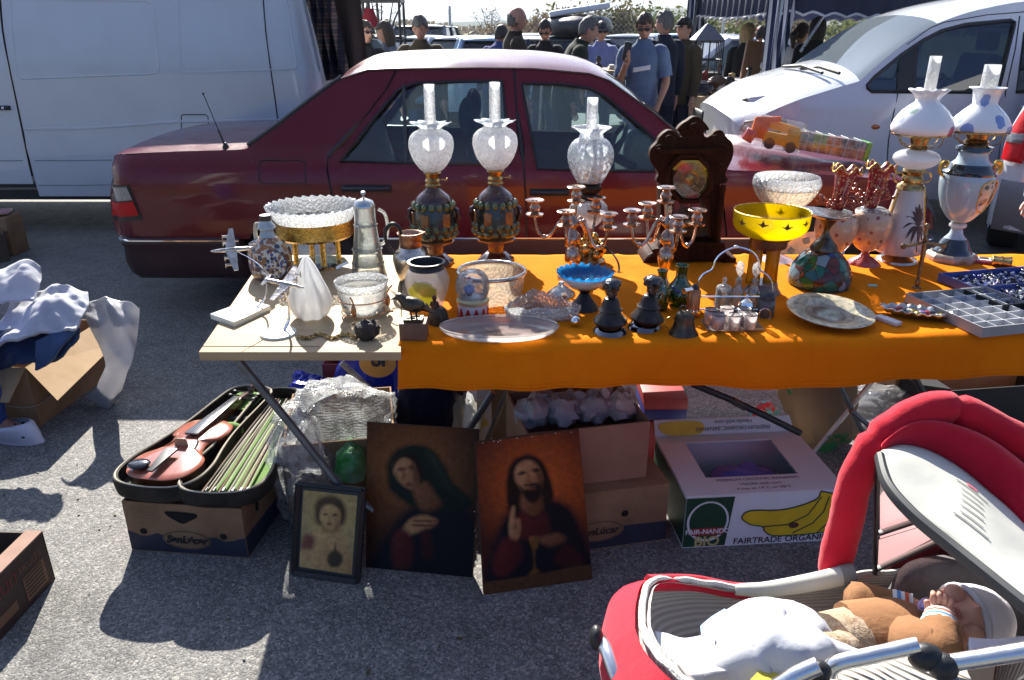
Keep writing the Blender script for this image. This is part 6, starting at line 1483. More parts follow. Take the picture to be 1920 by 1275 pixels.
mb=MB();mb.box((0,0,.005),(tr.S(104,612),.085,.008));tr.mesh('tray',mb,glass('tray_glass',(.93,.93,.93),.3,(.88,.85,.82),.05,base=.15),bevel=.003)
for k,(px,by)in enumerate(((1331,607),(1361,603),(1393,606),(1346,616),(1375,617),(1405,616))):
 J=Item('tiny_glass','tiny liqueur glass on the glass tray, %s'%('left one at the back','middle one at the back','right one at the back','left one in front','middle one in front','right one in front')[k],'glass',px,by,CZ+.0105,'tiny glasses on the tray')
 J.lathe('cup',glass('tiny_glass_body',(.95,.92,.92),.3,(.85,.78,.77),.05,0,base=.12),[(0,by),(10,by),(11,by-14),(12,by-27)],20,caps=False,thick=.0015);mb=MB();r_,z_=J.rz(12,by-27);mb.tube([(r_*math.cos(q*.314),r_*math.sin(q*.314),z_)for q in range(20)],.0016,6,closed=True,caps=False);J.mesh('dark_rim',mb,DARKSTEEL)
I=Item('sugar_sifter','squat glass and metal sifter with a little crank handle right of the cruet set','sifter',1434,592)
I.lathe('glass_body',glass('smoky_glass',(.8,.78,.75),.45,(.6,.55,.5),.1),[(0,594),(15,595),(16,575),(15,560)],24,caps=False,thick=.002);I.lathe('metal_top',DARKSTEEL,[(15,561),(16,556),(13,549),(6,545),(0,544)],24)
mb=MB();mb.tube([I.P(1434+11*math.cos(k*.4),590-11*math.sin(k*.4),-.03)for k in range(16)],.0016,6,closed=True,caps=False);mb.ell(I.P(1449,584,-.01),(.005,.005,.005),8,6);I.mesh('ring_handle',mb,CHROME)
I=Item('silver_bell','tiny silver egg-shaped bell lying on the cloth left of the left black bell','bell',1078,612)
mb=MB();mb.ell((0,0,.016),(.014,.014,.017),16,12,Matrix.Rotation(R(30),4,'Y'));mb.tube([(-.01,0,.03),(-.016,0,.036)],.003,6);I.mesh('bell',mb,CHROME)
I=Item('yellow_bowl_stand','bright yellow glass bowl with dark flying birds on a twin-column stand','bowl stand',1429,546)
I.lathe('base',mat('grey_marble',(.1,.105,.115),.35,col2=(.2,.2,.21),vs=20,coat=.4),[(34,552),(34,546),(30,541),(27,536),(26,528),(0,528)],36)
YG=glass('yellow_glass_bowl',(.75,.6,.03),.75,(.75,.62,.01),.06,0,base=.1);YC=glass('yellow_glass_column',(.62,.42,.02),.6,(.6,.42,.01),.06,0,base=.12)
for px in(1411,1443):
 c=I.P(px,528);mb=MB();mb.lathe([(I.S(13),I.rz(1,530)[1]),(I.S(12),I.rz(1,500)[1]),(I.S(12.5),I.rz(1,458)[1])],(c.x,0,0),20);I.mesh('column',mb,YC)
I.lathe('capital',mat('brown_capital',(.13,.06,.03),.4,.4,(.07,.035,.02),60),[(33,462),(35,458),(34,450),(36,444),(38,440),(0,440)],36)
I.lathe('bowl',YG,[(0,441),(38,441),(54,436),(64,428),(68,418),(69,405),(70,395)],56,smooth=20,caps=False,thick=.003,sh=80)
mb=MB();r_,z_=I.rz(70,395);mb.tube([(r_*math.cos(k*.1122),r_*math.sin(k*.1122),z_)for k in range(56)],.0018,6,closed=True,caps=False);I.mesh('rim',mb,GOLD)
bird=[(-1,.25),(-.35,.1),(-.1,.5),(.05,1),(.2,.45),(.3,.1),(1,.2),(.45,-.25),(.2,-.35),(-.05,-.55),(-.2,-.3),(-.5,-.1)]
rr=I.rz(69.6,410)[0]*1.004;BRD=mat('bird_brown',(.07,.03,.01),.5)
for k in range(9):
 a0=-math.pi/2+(k-4)*.62+.1;zc0=I.rz(1,411-3*(k%2))[1];mb=MB();mb.flat(bird,lambda x,y:Vector((rr*math.cos(a0+x*.17),rr*math.sin(a0+x*.17),zc0+y*.016)));I.mesh('painted_bird',mb,BRD,smooth=0,fixn=False)
I=Item('glass_compote','tall clear glass compote on a thin stem behind the yellow bowl','compote',1456,487)
I.lathe('foot',glass('compote_foot',(.93,.93,.93),.45,(.85,.84,.82),.05,base=.15),[(0,489),(32,491),(32,487),(24,482),(8,478),(5,476)],36)
I.lathe('stem',metal('copper_stem',(.6,.38,.26),.25),[(4,478),(4,440),(7,425),(5,410),(10,398),(18,390)],20)
I.lathe('bowl',CUTGOLD,[(0,392),(18,391),(36,383),(50,368),(57,356),(59,350)],48,smooth=18,caps=False,thick=.003,sh=70)
I.lathe('upper_rim',CUT,[(59,351),(61,343),(60,336),(57,330)],72,lambda q,i,r,z:(r*(1+.012*math.sin(26*q)),z),caps=False,thick=.003)
PEACH=floral('peach_glass',(.6,.4,.27),[(.34,.12,.06),(.6,.42,.3),(.66,.5,.38),(.28,.08,.05)],42,.34);CRAN=floral('cranberry_glass',(.28,.02,.03),[(.55,.36,.2),(.4,.03,.04),(.5,.28,.15),(.2,.01,.02)],120,.42)
for lb,cx,by in(('left peach glass egg vase with a red trumpet and beaded sprays, behind the mosaic lamp',1556,499),('right peach glass egg vase with a red trumpet and beaded sprays, beside the fern lamp',1619,494)):
 I=Item('trumpet_vase',lb,'vase',cx,by,group='pair of red trumpet vases');d=6 if by>496 else 4
 I.lathe('foot',mat('red_foot_glass',(.25,.03,.05),.15,col2=(.4,.12,.1),vs=60,coat=.8),[(29,by+3),(28,by-2),(22,by-8),(10,by-14),(6,by-20),(8,by-25)],40,lambda q,i,r,z:(r*(1+.05*math.sin(8*q)),z))
 I.lathe('egg',PEACH,[(7,by-24),(20,by-32),(32,by-50),(37,by-68),(37,by-84),(34,by-95),(28,by-100)],40,smooth=24,caps=False,thick=.003,sh=80)
 I.lathe('shoulder',CUT,[(29,by-99),(20,by-104),(12,by-106)],36,caps=False,thick=.003)
 b0=I.P(cx+12,by-104);k=I.S(1,by-140);tiltx=.10
 mb=MB();M=Matrix.Rotation(tiltx,4,'Y')
 mb.lathe([(10*k,0),(12*k,12*k),(14*k,40*k),(18*k,66*k),(20*k,74*k),(26*k,86*k)],b0,60,lambda q,i,r,z:(r*(1+(.05*math.sin(6*q)if i>=4 else 0)),z-(7*k*(1+math.sin(6*q))if i==5 else 0)),caps=False,M=M);tp=I.mesh('trumpet',mb,CRAN,solid=.0025,smooth=60)
 mb=MB();mb.tube([b0+M@Vector((26.5*k*math.cos(q*.1047)*(1+.05*math.sin(6*q*.1047)),26.5*k*math.sin(q*.1047)*(1+.05*math.sin(6*q*.1047)),86*k-7*k*(1+math.sin(6*q*.1047))))for q in range(60)],.002,6,closed=True,caps=False);I.mesh('gilt_edge',mb,GOLD,parent=tp)
 g=random.Random(cx);mb=MB()
 for q in range(15):
  a=g.uniform(0,6.28);l=g.uniform(26,46)*k;c=b0+Vector((math.cos(a)*l,math.sin(a)*l*.8,g.uniform(4,44)*k));mb.tube([b0+Vector((0,0,.004)),b0.lerp(c,.5)+Vector((0,0,.008)),c],.0016,5)
  for e in range(3):mb.ell(c+Vector((g.gauss(0,4)*k,g.gauss(0,4)*k,g.gauss(0,4)*k)),(3.4*k,)*3,8,6)
 I.mesh('beaded_spray',mb,metal('beads',(.42,.2,.15),.18,(.2,.06,.05),90))
I=Item('mosaic_lamp','dark stained-glass mosaic lampshade with a metal dish top and low feet','lamp',1534,534)
def mosaic():
 m,t,out=nodes('mosaic_glass');v=coords(t);vo=nd(t,'TexVoronoi',{'Vector':v,'Scale':26,'Randomness':.75});ed=nd(t,'TexVoronoi',{'Vector':v,'Scale':26,'Randomness':.75},feature='DISTANCE_TO_EDGE')
 sc_=nd(t,'SeparateColor',{'Color':vo.outputs['Color']});cols=[(.02,.2,.14),(.16,.03,.02),(.02,.07,.4),(.4,.12,.02),(.03,.2,.06),(.25,.4,.5),(.08,.03,.02),(.02,.15,.2)]
 c=ramp(t,sc_.outputs[0],[(i/8,c_)for i,c_ in enumerate(cols)],'CONSTANT');f=nd(t,'MapRange',{'Value':ed.outputs['Distance'],'From Min':.03,'From Max':.05}).outputs[0]
 c=mixc(t,f,(.03,.028,.025),c);rg=nd(t,'MapRange',{'Value':f,'To Min':.6,'To Max':.08}).outputs[0];nz=nd(t,'TexNoise',{'Vector':v,'Scale':30})
 hh_=nd(t,'Math',{0:sc_.outputs[1],1:nz.outputs[0]},operation='ADD').outputs[0]
 p=pbsdf(t,None,c,rg,coat=.5,normal=bumpn(t,hh_,.35,.01));tl=nd(t,'BsdfTranslucent',{'Color':c});mx=nd(t,'MixShader',{0:.25,1:p.outputs[0],2:tl.outputs[0]});t.links.new(mx.outputs[0],out.inputs[0]);return m
I.lathe('shade',mosaic(),[(52,534),(56,526),(56,514),(51,498),(42,483),(30,472),(22,467)],16,smooth=8,caps=False,thick=.003,sh=25)
DK=metal('dark_patina_metal',(.16,.15,.13),.35,(.07,.06,.05),40,.15,80)
I.lathe('skirt',mat('skirt_bronze',(.08,.05,.03),.45,.6,(.04,.025,.015),60,.6,90),[(50,538),(54,536),(53,530),(50,530)],32);
for a in(-2.3,-.8,.8,2.3):r_=I.S(47,535);mb=MB();mb.ell((math.cos(a)*r_,math.sin(a)*r_,.008),(.016,.016,.009),10,8);I.mesh('foot',mb,DK)
I.lathe('neck',DK,[(24,469),(25,464),(20,456),(13,448),(7,440),(5,432),(8,424),(14,416),(18,408),(14,404)],32)
mb=MB();M=Matrix.Rotation(R(6),4,'Y');mb.lathe([(I.S(w),I.S(h))for w,h in((0,-4),(16,-5),(30,-2),(44,3),(46,5),(44,6),(28,2),(0,0))],I.P(1546,404),44,M=M);I.mesh('top_dish',mb,metal('grey_dish',(.4,.38,.34),.25))
def oil_top(I,sh_prof,ch_w,ch_top,ruff,shade_m,brim):
 I.lathe('lamp_shade',shade_m,sh_prof,60,(lambda q,i,r,z:(r*(1+(.14*math.sin(8*q)*max(0,i-6)/3 if i>6 else 0)),z+(.003*math.sin(8*q+1)if i>7 else 0)))if ruff else None,caps=False,thick=.002,sh=80)
 w,y=brim;mb=MB();r_,z_=I.rz(w,y);mb.tube([(r_*math.cos(k*.1309),r_*math.sin(k*.1309),z_)for k in range(48)],.0035,6,closed=True,caps=False)
 for k in range(4):a=.4+k*1.571;mb.tube(spline([(r_*math.cos(a),r_*math.sin(a),z_),(r_*.9*math.cos(a),r_*.9*math.sin(a),z_-I.S(16)),(I.S(13)*math.cos(a),I.S(13)*math.sin(a),z_-I.S(24))],10),.002,5)
 I.mesh('shade_ring',mb,BRASS)
 I.lathe('chimney',glass('cut_chimney',(.94,.95,.95),.45,(.88,.88,.87),.06,.6,120,True,.12),[(ch_w,y-2),(ch_w,ch_top)],24,caps=False,thick=.0015)
I=Item('oil_lamp','white oil lamp with a dark fern on its cone body and a ruffled painted shade','oil lamp',1681,488)
WPORC=mat('white_porcelain',(.62,.56,.52),.2,col2=(.55,.49,.45),vs=8,coat=.7)
I.lathe('foot',SILVER,[(37,492),(37,487),(33,483),(24,480),(14,474),(12,468)],36)
I.lathe('body',WPORC,[(0,472),(40,471),(42,466),(36,430),(30,395),(25,362),(23,352)],40)
mb=MB()
def fleaf(a0,y0,a1,y1,w):
 n=8;P=[]
 for i in range(n+1):
  t_=i/n;a=a0+(a1-a0)*t_;y=y0+(y1-y0)*t_-8*math.sin(math.pi*t_);P.append((a,y,w*math.sin(math.pi*min(1,t_*.9+.1))+.002))
 R_=lambda a,y:(lambda r_:Vector((r_[0]*1.02*math.cos(a),r_[0]*1.02*math.sin(a),r_[1])))(I.rz(23+(y-352)*.165,y))
 for(a,y,w0),(b,y2,w1)in zip(P,P[1:]):mb.add([R_(a-w0,y),R_(a+w0,y+1),R_(b+w1,y2+1),R_(b-w1,y2)],[(0,1,2,3)])
A0=-1.25
for da,y1 in((-.75,400),(-.55,388),(-.28,380),(.02,376),(.3,384),(.55,394),(.75,404),(-.8,420),(.8,424),(-.6,438),(.6,440),(-.35,446),(.35,446),(.1,450)):fleaf(A0,416,A0+da,y1,.11)
mb.tube([Vector((math.cos(A0)*I.rz(33+(y-416)*.165,y)[0]*1.02,math.sin(A0)*I.rz(33+(y-416)*.165,y)[0]*1.02,I.rz(1,y)[1]))for y in(416,440,462)],.0018,5)
I.mesh('painted_fern',mb,mat('fern_brown',(.06,.022,.025),.4),smooth=0,fixn=False)
mb=MB()
for sg in(-1,1):mb.tube([I.rz(24,352)[0]*sg*.9 and Vector((sg*I.rz(24,352)[0],-.01,I.rz(1,352)[1])),Vector((sg*I.rz(43,466)[0],-.012,I.rz(1,466)[1]))],.004,6)
I.mesh('gilt_ridge',mb,GOLD)
I.lathe('collar',BRASS,[(25,354),(24,347),(17,341),(19,334),(15,328),(20,321),(17,314)],28)
for sg in(-1,1):mb=MB();c=Vector((sg*I.S(24),0,I.rz(1,333)[1]));mb.tube([c+Vector((I.S(9)*math.cos(k*.524),0,I.S(9)*math.sin(k*.524)))for k in range(12)],.003,6,closed=True,caps=False);I.mesh('handle',mb,BRASS)
I.lathe('font',OPAL,[(16,316),(30,310),(39,302),(41,296),(37,288),(26,282),(14,280)],40,smooth=18)
I.lathe('burner',BRASS,[(14,282),(17,276),(14,272),(17,262),(18,255),(14,248),(15,244)],28)
oil_top(I,[(50,252),(54,243),(54,236),(50,224),(40,208),(28,197),(21,192),(19,186),(23,178),(32,168)],10,105,True,floral('painted_opal',(.84,.84,.86),[(.84,.84,.86),(.5,.08,.14),(.84,.84,.86),(.35,.5,.42),(.84,.84,.86),(.5,.55,.65)],22,.42),(50,251))
I=Item('oil_lamp','urn-shaped oil lamp with gold handles, painted scene and blue-flowered shade','oil lamp',1782,486)
mb=MB();mb.lathe([(I.S(w),I.rz(1,y)[1])for w,y in((44,494),(44,478),(41,474),(38,472),(0,472))],(0,0,0),8,M=Matrix.Rotation(R(22),4,'Z'));I.mesh('base',mb,mat('gilt_porcelain_base',(.4,.38,.34),.3,col2=(.28,.18,.1),vs=40,coat=.5),smooth=20,bevel=.002)
NVG=mat('navy_glaze',(.012,.022,.035),.12,col2=(.02,.035,.05),vs=9,coat=.9);SKYG=mat('sky_porcelain',(.42,.53,.6),.15,col2=(.36,.46,.54),vs=7,coat=.8)
I.lathe('foot',NVG,[(34,474),(33,468),(27,462),(24,452),(19,446)],36);I.lathe('stem',SKYG,[(19,447),(12,438),(10,430),(9,424)],28);I.lathe('stem_ring',OPAL,[(10,428),(15,424),(15,420),(9,416)],28)
I.lathe('urn',SKYG,[(8,418),(20,411),(34,393),(43,370),(47,350),(48,335),(46,325)],44,smooth=26)
I.lathe('gilt_band',GOLD,[(8,420),(11,417),(20,411)],28)
mb=MB();a0=-1.1
sc=sm2([(-.42,-24),(0,-30),(.42,-24),(.46,2),(.36,24),(0,30),(-.34,22),(-.46,0)],40)
ru=lambda y:I.rz(np_(y),y)[0]
def np_(y):
 pts_=[(418,8),(411,20),(393,34),(370,43),(350,47),(335,48),(325,46)]
 for(ya,wa),(yb_,wb)in zip(pts_,pts_[1:]):
  if yb_<=y<=ya:return wa+(wb-wa)*(y-ya)/(yb_-ya)
 return 47
onu=lambda x,y,e=1.012:Vector((ru(362+y)*e*math.cos(a0+x),ru(362+y)*e*math.sin(a0+x),I.rz(1,362+y)[1]))
mb.panel([Vector(p)for p in[(x*60,y)for x,y in sc]],[],lambda x,y:onu(x/60,y),6);sc_p=I.mesh('painted_scene',mb,floral('painted_scene',(.5,.45,.4),[(.05,.06,.06),(.3,.12,.08),(.5,.42,.36),(.1,.12,.16),(.35,.28,.2)],55,.6),smooth=80,fixn=False)
mb=MB();mb.tube([onu(x,y,1.02)for x,y in sc],.0025,6,closed=True,caps=False);I.mesh('gilt_frame',mb,GOLD,parent=sc_p)
I.lathe('shoulder',NVG,[(46,326),(47,322),(42,318),(38,312),(36,306)],40);I.lathe('neck',SKYG,[(36,308),(28,300),(25,290),(27,284)],36);I.lathe('neck_band',NVG,[(26,285),(32,280),(31,274),(20,270)],32)
for sg in(-1,1):
 mb=MB();mb.tube(spline([Vector((sg*I.rz(w,y)[0],0,I.rz(1,y)[1]))for w,y in((45,332),(56,322),(55,306),(46,304),(45,312),(50,314))],20),[.004,.007,.008,.007,.005,.004],8);I.mesh('handle',mb,GOLD)
I.lathe('burner',BRASS,[(18,272),(22,266),(17,260),(20,252),(22,246),(18,243),(16,240)],30)
oil_top(I,[(50,246),(53,240),(52,234),(43,218),(32,206),(23,198),(20,194),(22,180),(25,168),(32,164)],14,121,False,floral('blue_flower_opal',(.84,.85,.86),[(.84,.85,.86),(.2,.3,.62),(.84,.85,.86),(.35,.45,.7)],22,.5),(51,246))
I=Item('crucifix','small bronze standing crucifix with a figure, between the fern lamp and the trays','crucifix',1718,541)
OB=metal('old_bronze',(.3,.2,.11),.35,(.14,.1,.06),60,.4,120)
mb=MB();tp=I.P(1738,424);mb.lathe([(.016,0),(.014,.006),(.006,.01),(.009,.024),(.005,.034)],(0,0,0),16);ax=lambda t_:tp*t_
b=.028
mb.tube([Vector((0,0,b)),tp],.006,6);cx_=tp*.74;mb.tube([I.P(1696,462),cx_,I.P(1768,460)],.0055,6)
for e in(tp,I.P(1694,462),I.P(1770,460)):mb.ell(e,(.010,.007,.010),10,8)
cr_=I.mesh('cross',mb,OB);mb=MB();f=Vector((0,-.009,0));mb.tube([cx_+f+Vector((0,0,.002)),cx_+f-Vector((0,0,.03)),tp*.4+f],[.008,.007,.004],8);mb.ell(cx_+f+Vector((.001,-.002,.014)),(.006,.006,.008),8,6);mb.tube([I.P(1704,459,-.009),cx_+f,I.P(1760,457,-.009)],.0032,6);I.mesh('figure',mb,OB,parent=cr_)
I=Item('decorated_plate','large round grey green decorated plate with a brown ring near the front of the cloth','plate',1553,600)
def platem():
 m,t,out=nodes('painted_plate');tc=nd(t,'TexCoord');mp=nd(t,'Mapping',{'Vector':tc.outputs['Object'],'Scale':(1,1,0)});ln=nd(t,'VectorMath',{0:mp.outputs[0]},operation='LENGTH').outputs['Value']
 nz=nd(t,'TexNoise',{'Vector':tc.outputs['Object'],'Scale':55,'Detail':4});vo=nd(t,'TexVoronoi',{'Vector':tc.outputs['Object'],'Scale':45})
 q=nd(t,'Math',{0:ln,1:1/.125},operation='MULTIPLY').outputs[0]
 r_=ramp(t,q,[(0,(.13,.2,.15)),(.26,(.16,.2,.15)),(.34,(.09,.05,.025)),(.47,(.12,.09,.05)),(.5,(.3,.2,.12)),(.53,(.1,.11,.09)),(.58,(.38,.35,.26)),(1,(.46,.42,.32))],'LINEAR')
 c=mixc(t,1,r_,ramp(t,nz.outputs[0],[(.38,(.5,.55,.5)),(.55,(1.15,1.1,1))]),'MULTIPLY');p=pbsdf(t,out,c,.3,coat=.5,normal=bumpn(t,nz.outputs[0],.3,.004));return m
mb=MB();pr=[(0,.006),(.045,.006),(.07,.008),(.085,.016),(.122,.022),(.125,.021),(.12,.016),(.085,.009),(.05,0),(0,0)];mb.lathe(pr,(0,0,0),64);pl=I.mesh('plate',mb,platem(),smooth=50);pl.rotation_euler=(R(5),R(2),0);pl.location.z=.012
mb=MB();mb.box((0,0,.006),(.028,.075,.011));o=mb.build('white_box',mat('white_card',(.7,.68,.68),.6),bevel=.001);o.location=G(1664,604,CZ);o.rotation_euler=(0,0,R(28));tag(o,'flat white oblong box between the plate and the leaf-shaped dish','box')
mb=MB();mb.box((0,0,.0015),(.03,.018,.002));o=mb.build('paper_tag',mat('green_paper',(.3,.55,.45),.8));o.location=G(1636,536,CZ);o.rotation_euler=(R(6),0,R(-8));tag(o,'small pale green paper tag lying on the cloth behind the plate','paper tag')
I=Item('leaf_dish','leaf-shaped metal dish full of small trinkets beside the grey compartment tray','dish',1715,596)
mb=MB();L_,W_=.10,.042
mb.grid(lambda u,v:Vector((L_*(2*u-1),W_*(2*v-1)*max(.03,math.sin(math.pi*min(.98,max(.02,u)))**.6)*(1+.06*math.sin(40*u)),.006+.022*max(abs(2*u-1)**4,abs(2*v-1)**3)+.003*math.sin(46*u)*abs(2*v-1))),40,12);ld=I.mesh('dish',mb,SILVER,solid=.003,fixn=False,smooth=60);
I.root.rotation_euler=(0,0,R(-24));g=random.Random(11)
TK=[mat('trk_red',(.4,.02,.03),.3),mat('trk_purple',(.2,.1,.35),.4),mat('trk_cream',(.6,.55,.4),.5),mat('trk_black',(.03,.03,.03),.3),GOLD]
tk=I.root.location
for k in range(12):
 mb=MB();u=-.7+k*.125;mb.ell((0,0,.008),(.013,.010,.008),10,8,fn=lambda p:p*(1+.3*noise.noise(p*2+Vector((k,0,0)))));o=mb.build('trinket',(TK[4],TK[1],TK[0],TK[3],TK[2],TK[4])[k%6]if k>2 else TK[0],smooth=50);a=R(-24);x,y=u*L_,g.uniform(-.5,.5)*W_*(1-u*u);o.location=(tk.x+x*math.cos(a)-y*math.sin(a),tk.y+x*math.sin(a)+y*math.cos(a),CZ+.009);tag(o,('red bead at the left tip of the leaf dish','second red bead from the left tip of the leaf dish','third red bead from the left tip of the leaf dish')[k]if k<3 else 'small %s trinket in the leaf dish, %s'%(('gold','purple','red','black','cream','gold')[k%6],('left of the middle','just left of centre','at the centre','near its right half','right of centre','further right of centre','close to the right tip','beside the right tip','at the right tip')[k-3]),'trinket','trinkets in the leaf dish')
TRG=mat('grey_tray',(.3,.3,.31),.5,col2=(.25,.25,.26),vs=9);FELT=mat('grey_felt',(.5,.5,.53),.95,col2=(.42,.42,.45),vs=60)
A,B=G(1698,552,CZ+.03),G(1843,617,CZ+.03)
ax_=(B-A);ln_=ax_.length;ax_=ax_.normalized();bx_=Vector((-ax_.y,ax_.x,0));
if bx_.x<0:bx_=-bx_
def tray(name,label,cat,org,la,lb,hgt,m,floor_m,na,nb,z0=CZ+.002):
 t=thing(name,label,cat,(org.x,org.y,z0));mb=MB()
 T=lambda a,b,z:ax_*a+bx_*b+Vector((0,0,z))
 w=.004
 def bar(a0,b0,a1,b1,h):mb.hexa([T(a0,b0,.002),T(a1,b0,.002),T(a1,b1,.002),T(a0,b1,.002)],[T(a0,b0,h),T(a1,b0,h),T(a1,b1,h),T(a0,b1,h)])
 bar(0,0,w,lb,hgt);bar(la-w,0,la,lb,hgt);bar(w,0,la-w,w,hgt);bar(w,lb-w,la-w,lb,hgt);mb.build('rim',m,t)
 mb=MB();bar(w,w,la-w,lb-w,.004);mb.build('floor',floor_m,t)
 if na:
  mb=MB()
  for i in range(1,na):bar(la*i/na-.0012,w,la*i/na+.0012,lb-w,hgt*.86)
  for j in range(1,nb):bar(w,lb*j/nb-.0012,la-w,lb*j/nb+.0012,hgt*.85)
  mb.build('dividers',mat('pale_divider',(.62,.62,.63),.5),t)
 return t,T
t_,T=tray('compartment_tray','grey tray of small square compartments at the right front of the cloth','tray',A,ln_,.30,.032,TRG,FELT,6,5)
g=random.Random(2);JEW=[CHROME,SILVER,mat('jw_dark',(.05,.05,.06),.2,.6),mat('jw_white',(.7,.7,.7),.3),mat('jw_violet',(.25,.2,.5),.3)]
mb=MB()
for k in range(60):
 c=T(g.uniform(.02,ln_-.02),g.uniform(.02,.28),.008);mb.m=g.randrange(4);mb.tube([c+Vector((.006*math.cos(q),.006*math.sin(q),0))for q in(0,1,2,3,4,5)],.0016,5,closed=True,caps=False)
tag(mb.build('rings_and_pins',JEW[:4],loc=(0,0,0),fixn=False),'small silver rings and pins scattered in the compartment tray','jewellery',kind='stuff').location=t_.location
BLUEP=mat('blue_tray',(.06,.1,.35),.4,col2=(.05,.08,.28),vs=8)
for nm,lb,px,py,la,lb_,m,n,sd in(('black_tray','black tray of dark beads behind the grey compartment tray',1800,545,.17,.42,BLACK,330,4),('blue_tray','blue tray heaped with dark beads at the back right of the cloth',1768,516,.16,.5,BLUEP,420,5)):
 o_=G(px,py,CZ+.03);t_,T=tray(nm,lb,'tray',o_+bx_*(.02 if nm=='black_tray' else 0)-ax_*.02,la,lb_,.03,m,m if m is BLUEP else FELT,0,0)
 g=random.Random(sd);mb=MB()
 for k in range(n):
  a,b=g.uniform(.012,la-.012),g.uniform(.012,lb_-.012);mb.m=g.choice((0,1,2,2,2,3,4));r_=g.uniform(.0035,.007);mb.ell(T(a,b,.008+g.uniform(0,.016)*math.sin(math.pi*b/lb_)),(r_,r_,r_*.9),6,5)
 tag(mb.build('beads',JEW,fixn=False,smooth=60),'loose dark and pale beads filling the '+nm.replace('_',' '),'beads',kind='stuff').location=t_.location
I=Item('open_case','small pink lidded case standing open beside the urn lamp','case',1846,492)
PK=mat('pink_leather',(.5,.07,.1),.5);mb=MB();mb.hexa([Vector((-.05,-.03,0)),Vector((.05,-.03,0)),Vector((.05,.03,0)),Vector((-.05,.03,0))],[Vector((-.05,-.03,.012)),Vector((.05,-.03,.012)),Vector((.05,.03,.012)),Vector((-.05,.03,.012))]);I.mesh('tray',mb,PK,bevel=.002)
mb=MB();mb.hexa([Vector((-.05,.028,.012)),Vector((-.05,-.03,.012)),Vector((-.044,-.03,.012)),Vector((-.044,.028,.012))],[Vector((-.085,.028,.07)),Vector((-.085,-.03,.07)),Vector((-.079,-.03,.072)),Vector((-.079,.028,.072))]);I.mesh('lid',mb,PK,bevel=.002)
mb=MB();mb.box((.002,0,.0135),(.08,.045,.002));mb.m=1;mb.box((-.005,.004,.016),(.03,.02,.003));mb.box((.025,-.006,.016),(.015,.02,.003));I.mesh('lining',mb,[mat('white_satin',(.78,.77,.78),.4),JEW[2]])
I.root.rotation_euler=(0,0,R(-25))
I=Item('opera_glasses','small brass opera glasses lying at the far right back of the cloth','opera glasses',1876,498)
for k in(-1,1):
 mb=MB();mb.lathe([(.012,-.03),(.014,-.028),(.012,-.01),(.015,0),(.012,.005),(.016,.028),(.016,.032)],(k*.018,0,.017),18,M=Matrix.Rotation(R(90),4,'X')@Matrix.Rotation(R(0),4,'Y'));I.mesh('barrel',mb,BRASS)
mb=MB();mb.box((0,0,.02),(.02,.02,.008));I.mesh('bridge',mb,BRASS);I.root.rotation_euler=(0,0,R(60))
tz=hz_=None
bp=Vector((cpt(1390,300).x,CY+.45,.955));toy=thing('toy_digger_pack','yellow and orange toy digger in a clear pack lying on the maroon bonnet','toy',(V(1440,262,CY+.45).x,CY+.45,.90))
PL=[mat('toy_yellow',(.85,.5,.01),.4,transl=.3),mat('toy_orange',(.85,.22,.01),.4,transl=.3),mat('toy_red',(.6,.02,.05),.3,coat=.4)]
Mt=Matrix.Rotation(R(10),4,'Y')@Matrix.Rotation(R(-14),4,'Z')
def tb(c,d,k,r=0):mb=MB();mb.box(Mt@Vector(c),d,M=Mt@Matrix.Rotation(r,4,'Y'));return mb,PL[k]
for nm,c,d,k,r in(('boom',(.04,0,.13),(.22,.05,.05),0,.1),('chassis',(.06,0,.06),(.2,.12,.06),0,0),('cab',(-.07,0,.1),(.09,.1,.11),1,0),('bucket',(-.12,-.02,.05),(.06,.1,.07),2,.3),('arm',(-.04,-.04,.16),(.14,.03,.03),1,-.2),('engine_cover',(.13,0,.1),(.08,.11,.06),0,0)):
 mb,m=tb(c,d,k,r);mb.build(nm,m,toy,bevel=.008)
for c in((0,-.065,.03),(.12,-.065,.03),(0,.065,.03),(.12,.065,.03)):mb=MB();mb.lathe([(.03,-.012),(.032,0),(.03,.012)],Mt@Vector(c),18,M=Mt@Matrix.Rotation(R(90),4,'X'));mb.build('wheel',BLACK,toy)
mb=MB();mb.box(Mt@Vector((.0,0,.09)),(.36,.18,.17),M=Mt);mb.build('clear_pack',glass('plastic_film',(.98,.98,.98),.02,(.9,.9,.9),.1,.5,25,False,.02,top=.5),toy,bevel=.02)
def patch():
 m,t,out=nodes('patchwork_pack');v=coords(t,(1,1,1));vo=nd(t,'TexVoronoi',{'Vector':v,'Scale':13,'Randomness':.25},distance='CHEBYCHEV');sc_=nd(t,'SeparateColor',{'Color':vo.outputs['Color']});nz=nd(t,'TexNoise',{'Vector':v,'Scale':40,'Detail':3})
 cols=[(.3,.1,.03),(.05,.25,.25),(.5,.2,.05),(.12,.05,.03),(.4,.5,.5),(.25,.45,.08),(.5,.15,.15),(.08,.12,.08)];c=mixc(t,.35,ramp(t,sc_.outputs[0],[(i/8,q)for i,q in enumerate(cols)],'CONSTANT'),ramp(t,nz.outputs[0],[(.35,(.05,.03,.02)),(.65,(.7,.6,.5))]));pbsdf(t,out,c,.25,coat=.7,normal=bumpn(t,nz.outputs[0],.3,.01));return m
pc=V(1550,280,CY+.4);sr=thing('picture_block_pack','long clear-wrapped pack of patchwork picture blocks lying on the maroon bonnet','toy',(pc.x,CY+.4,.865));mb=MB();Ms=Matrix.Rotation(R(9),4,'Y')@Matrix.Rotation(R(-6),4,'Z')
mb.box(Ms@Vector((0,0,.06)),(.38,.14,.105),M=Ms);mb.build('blocks',patch(),sr,bevel=.006)
mb=MB()
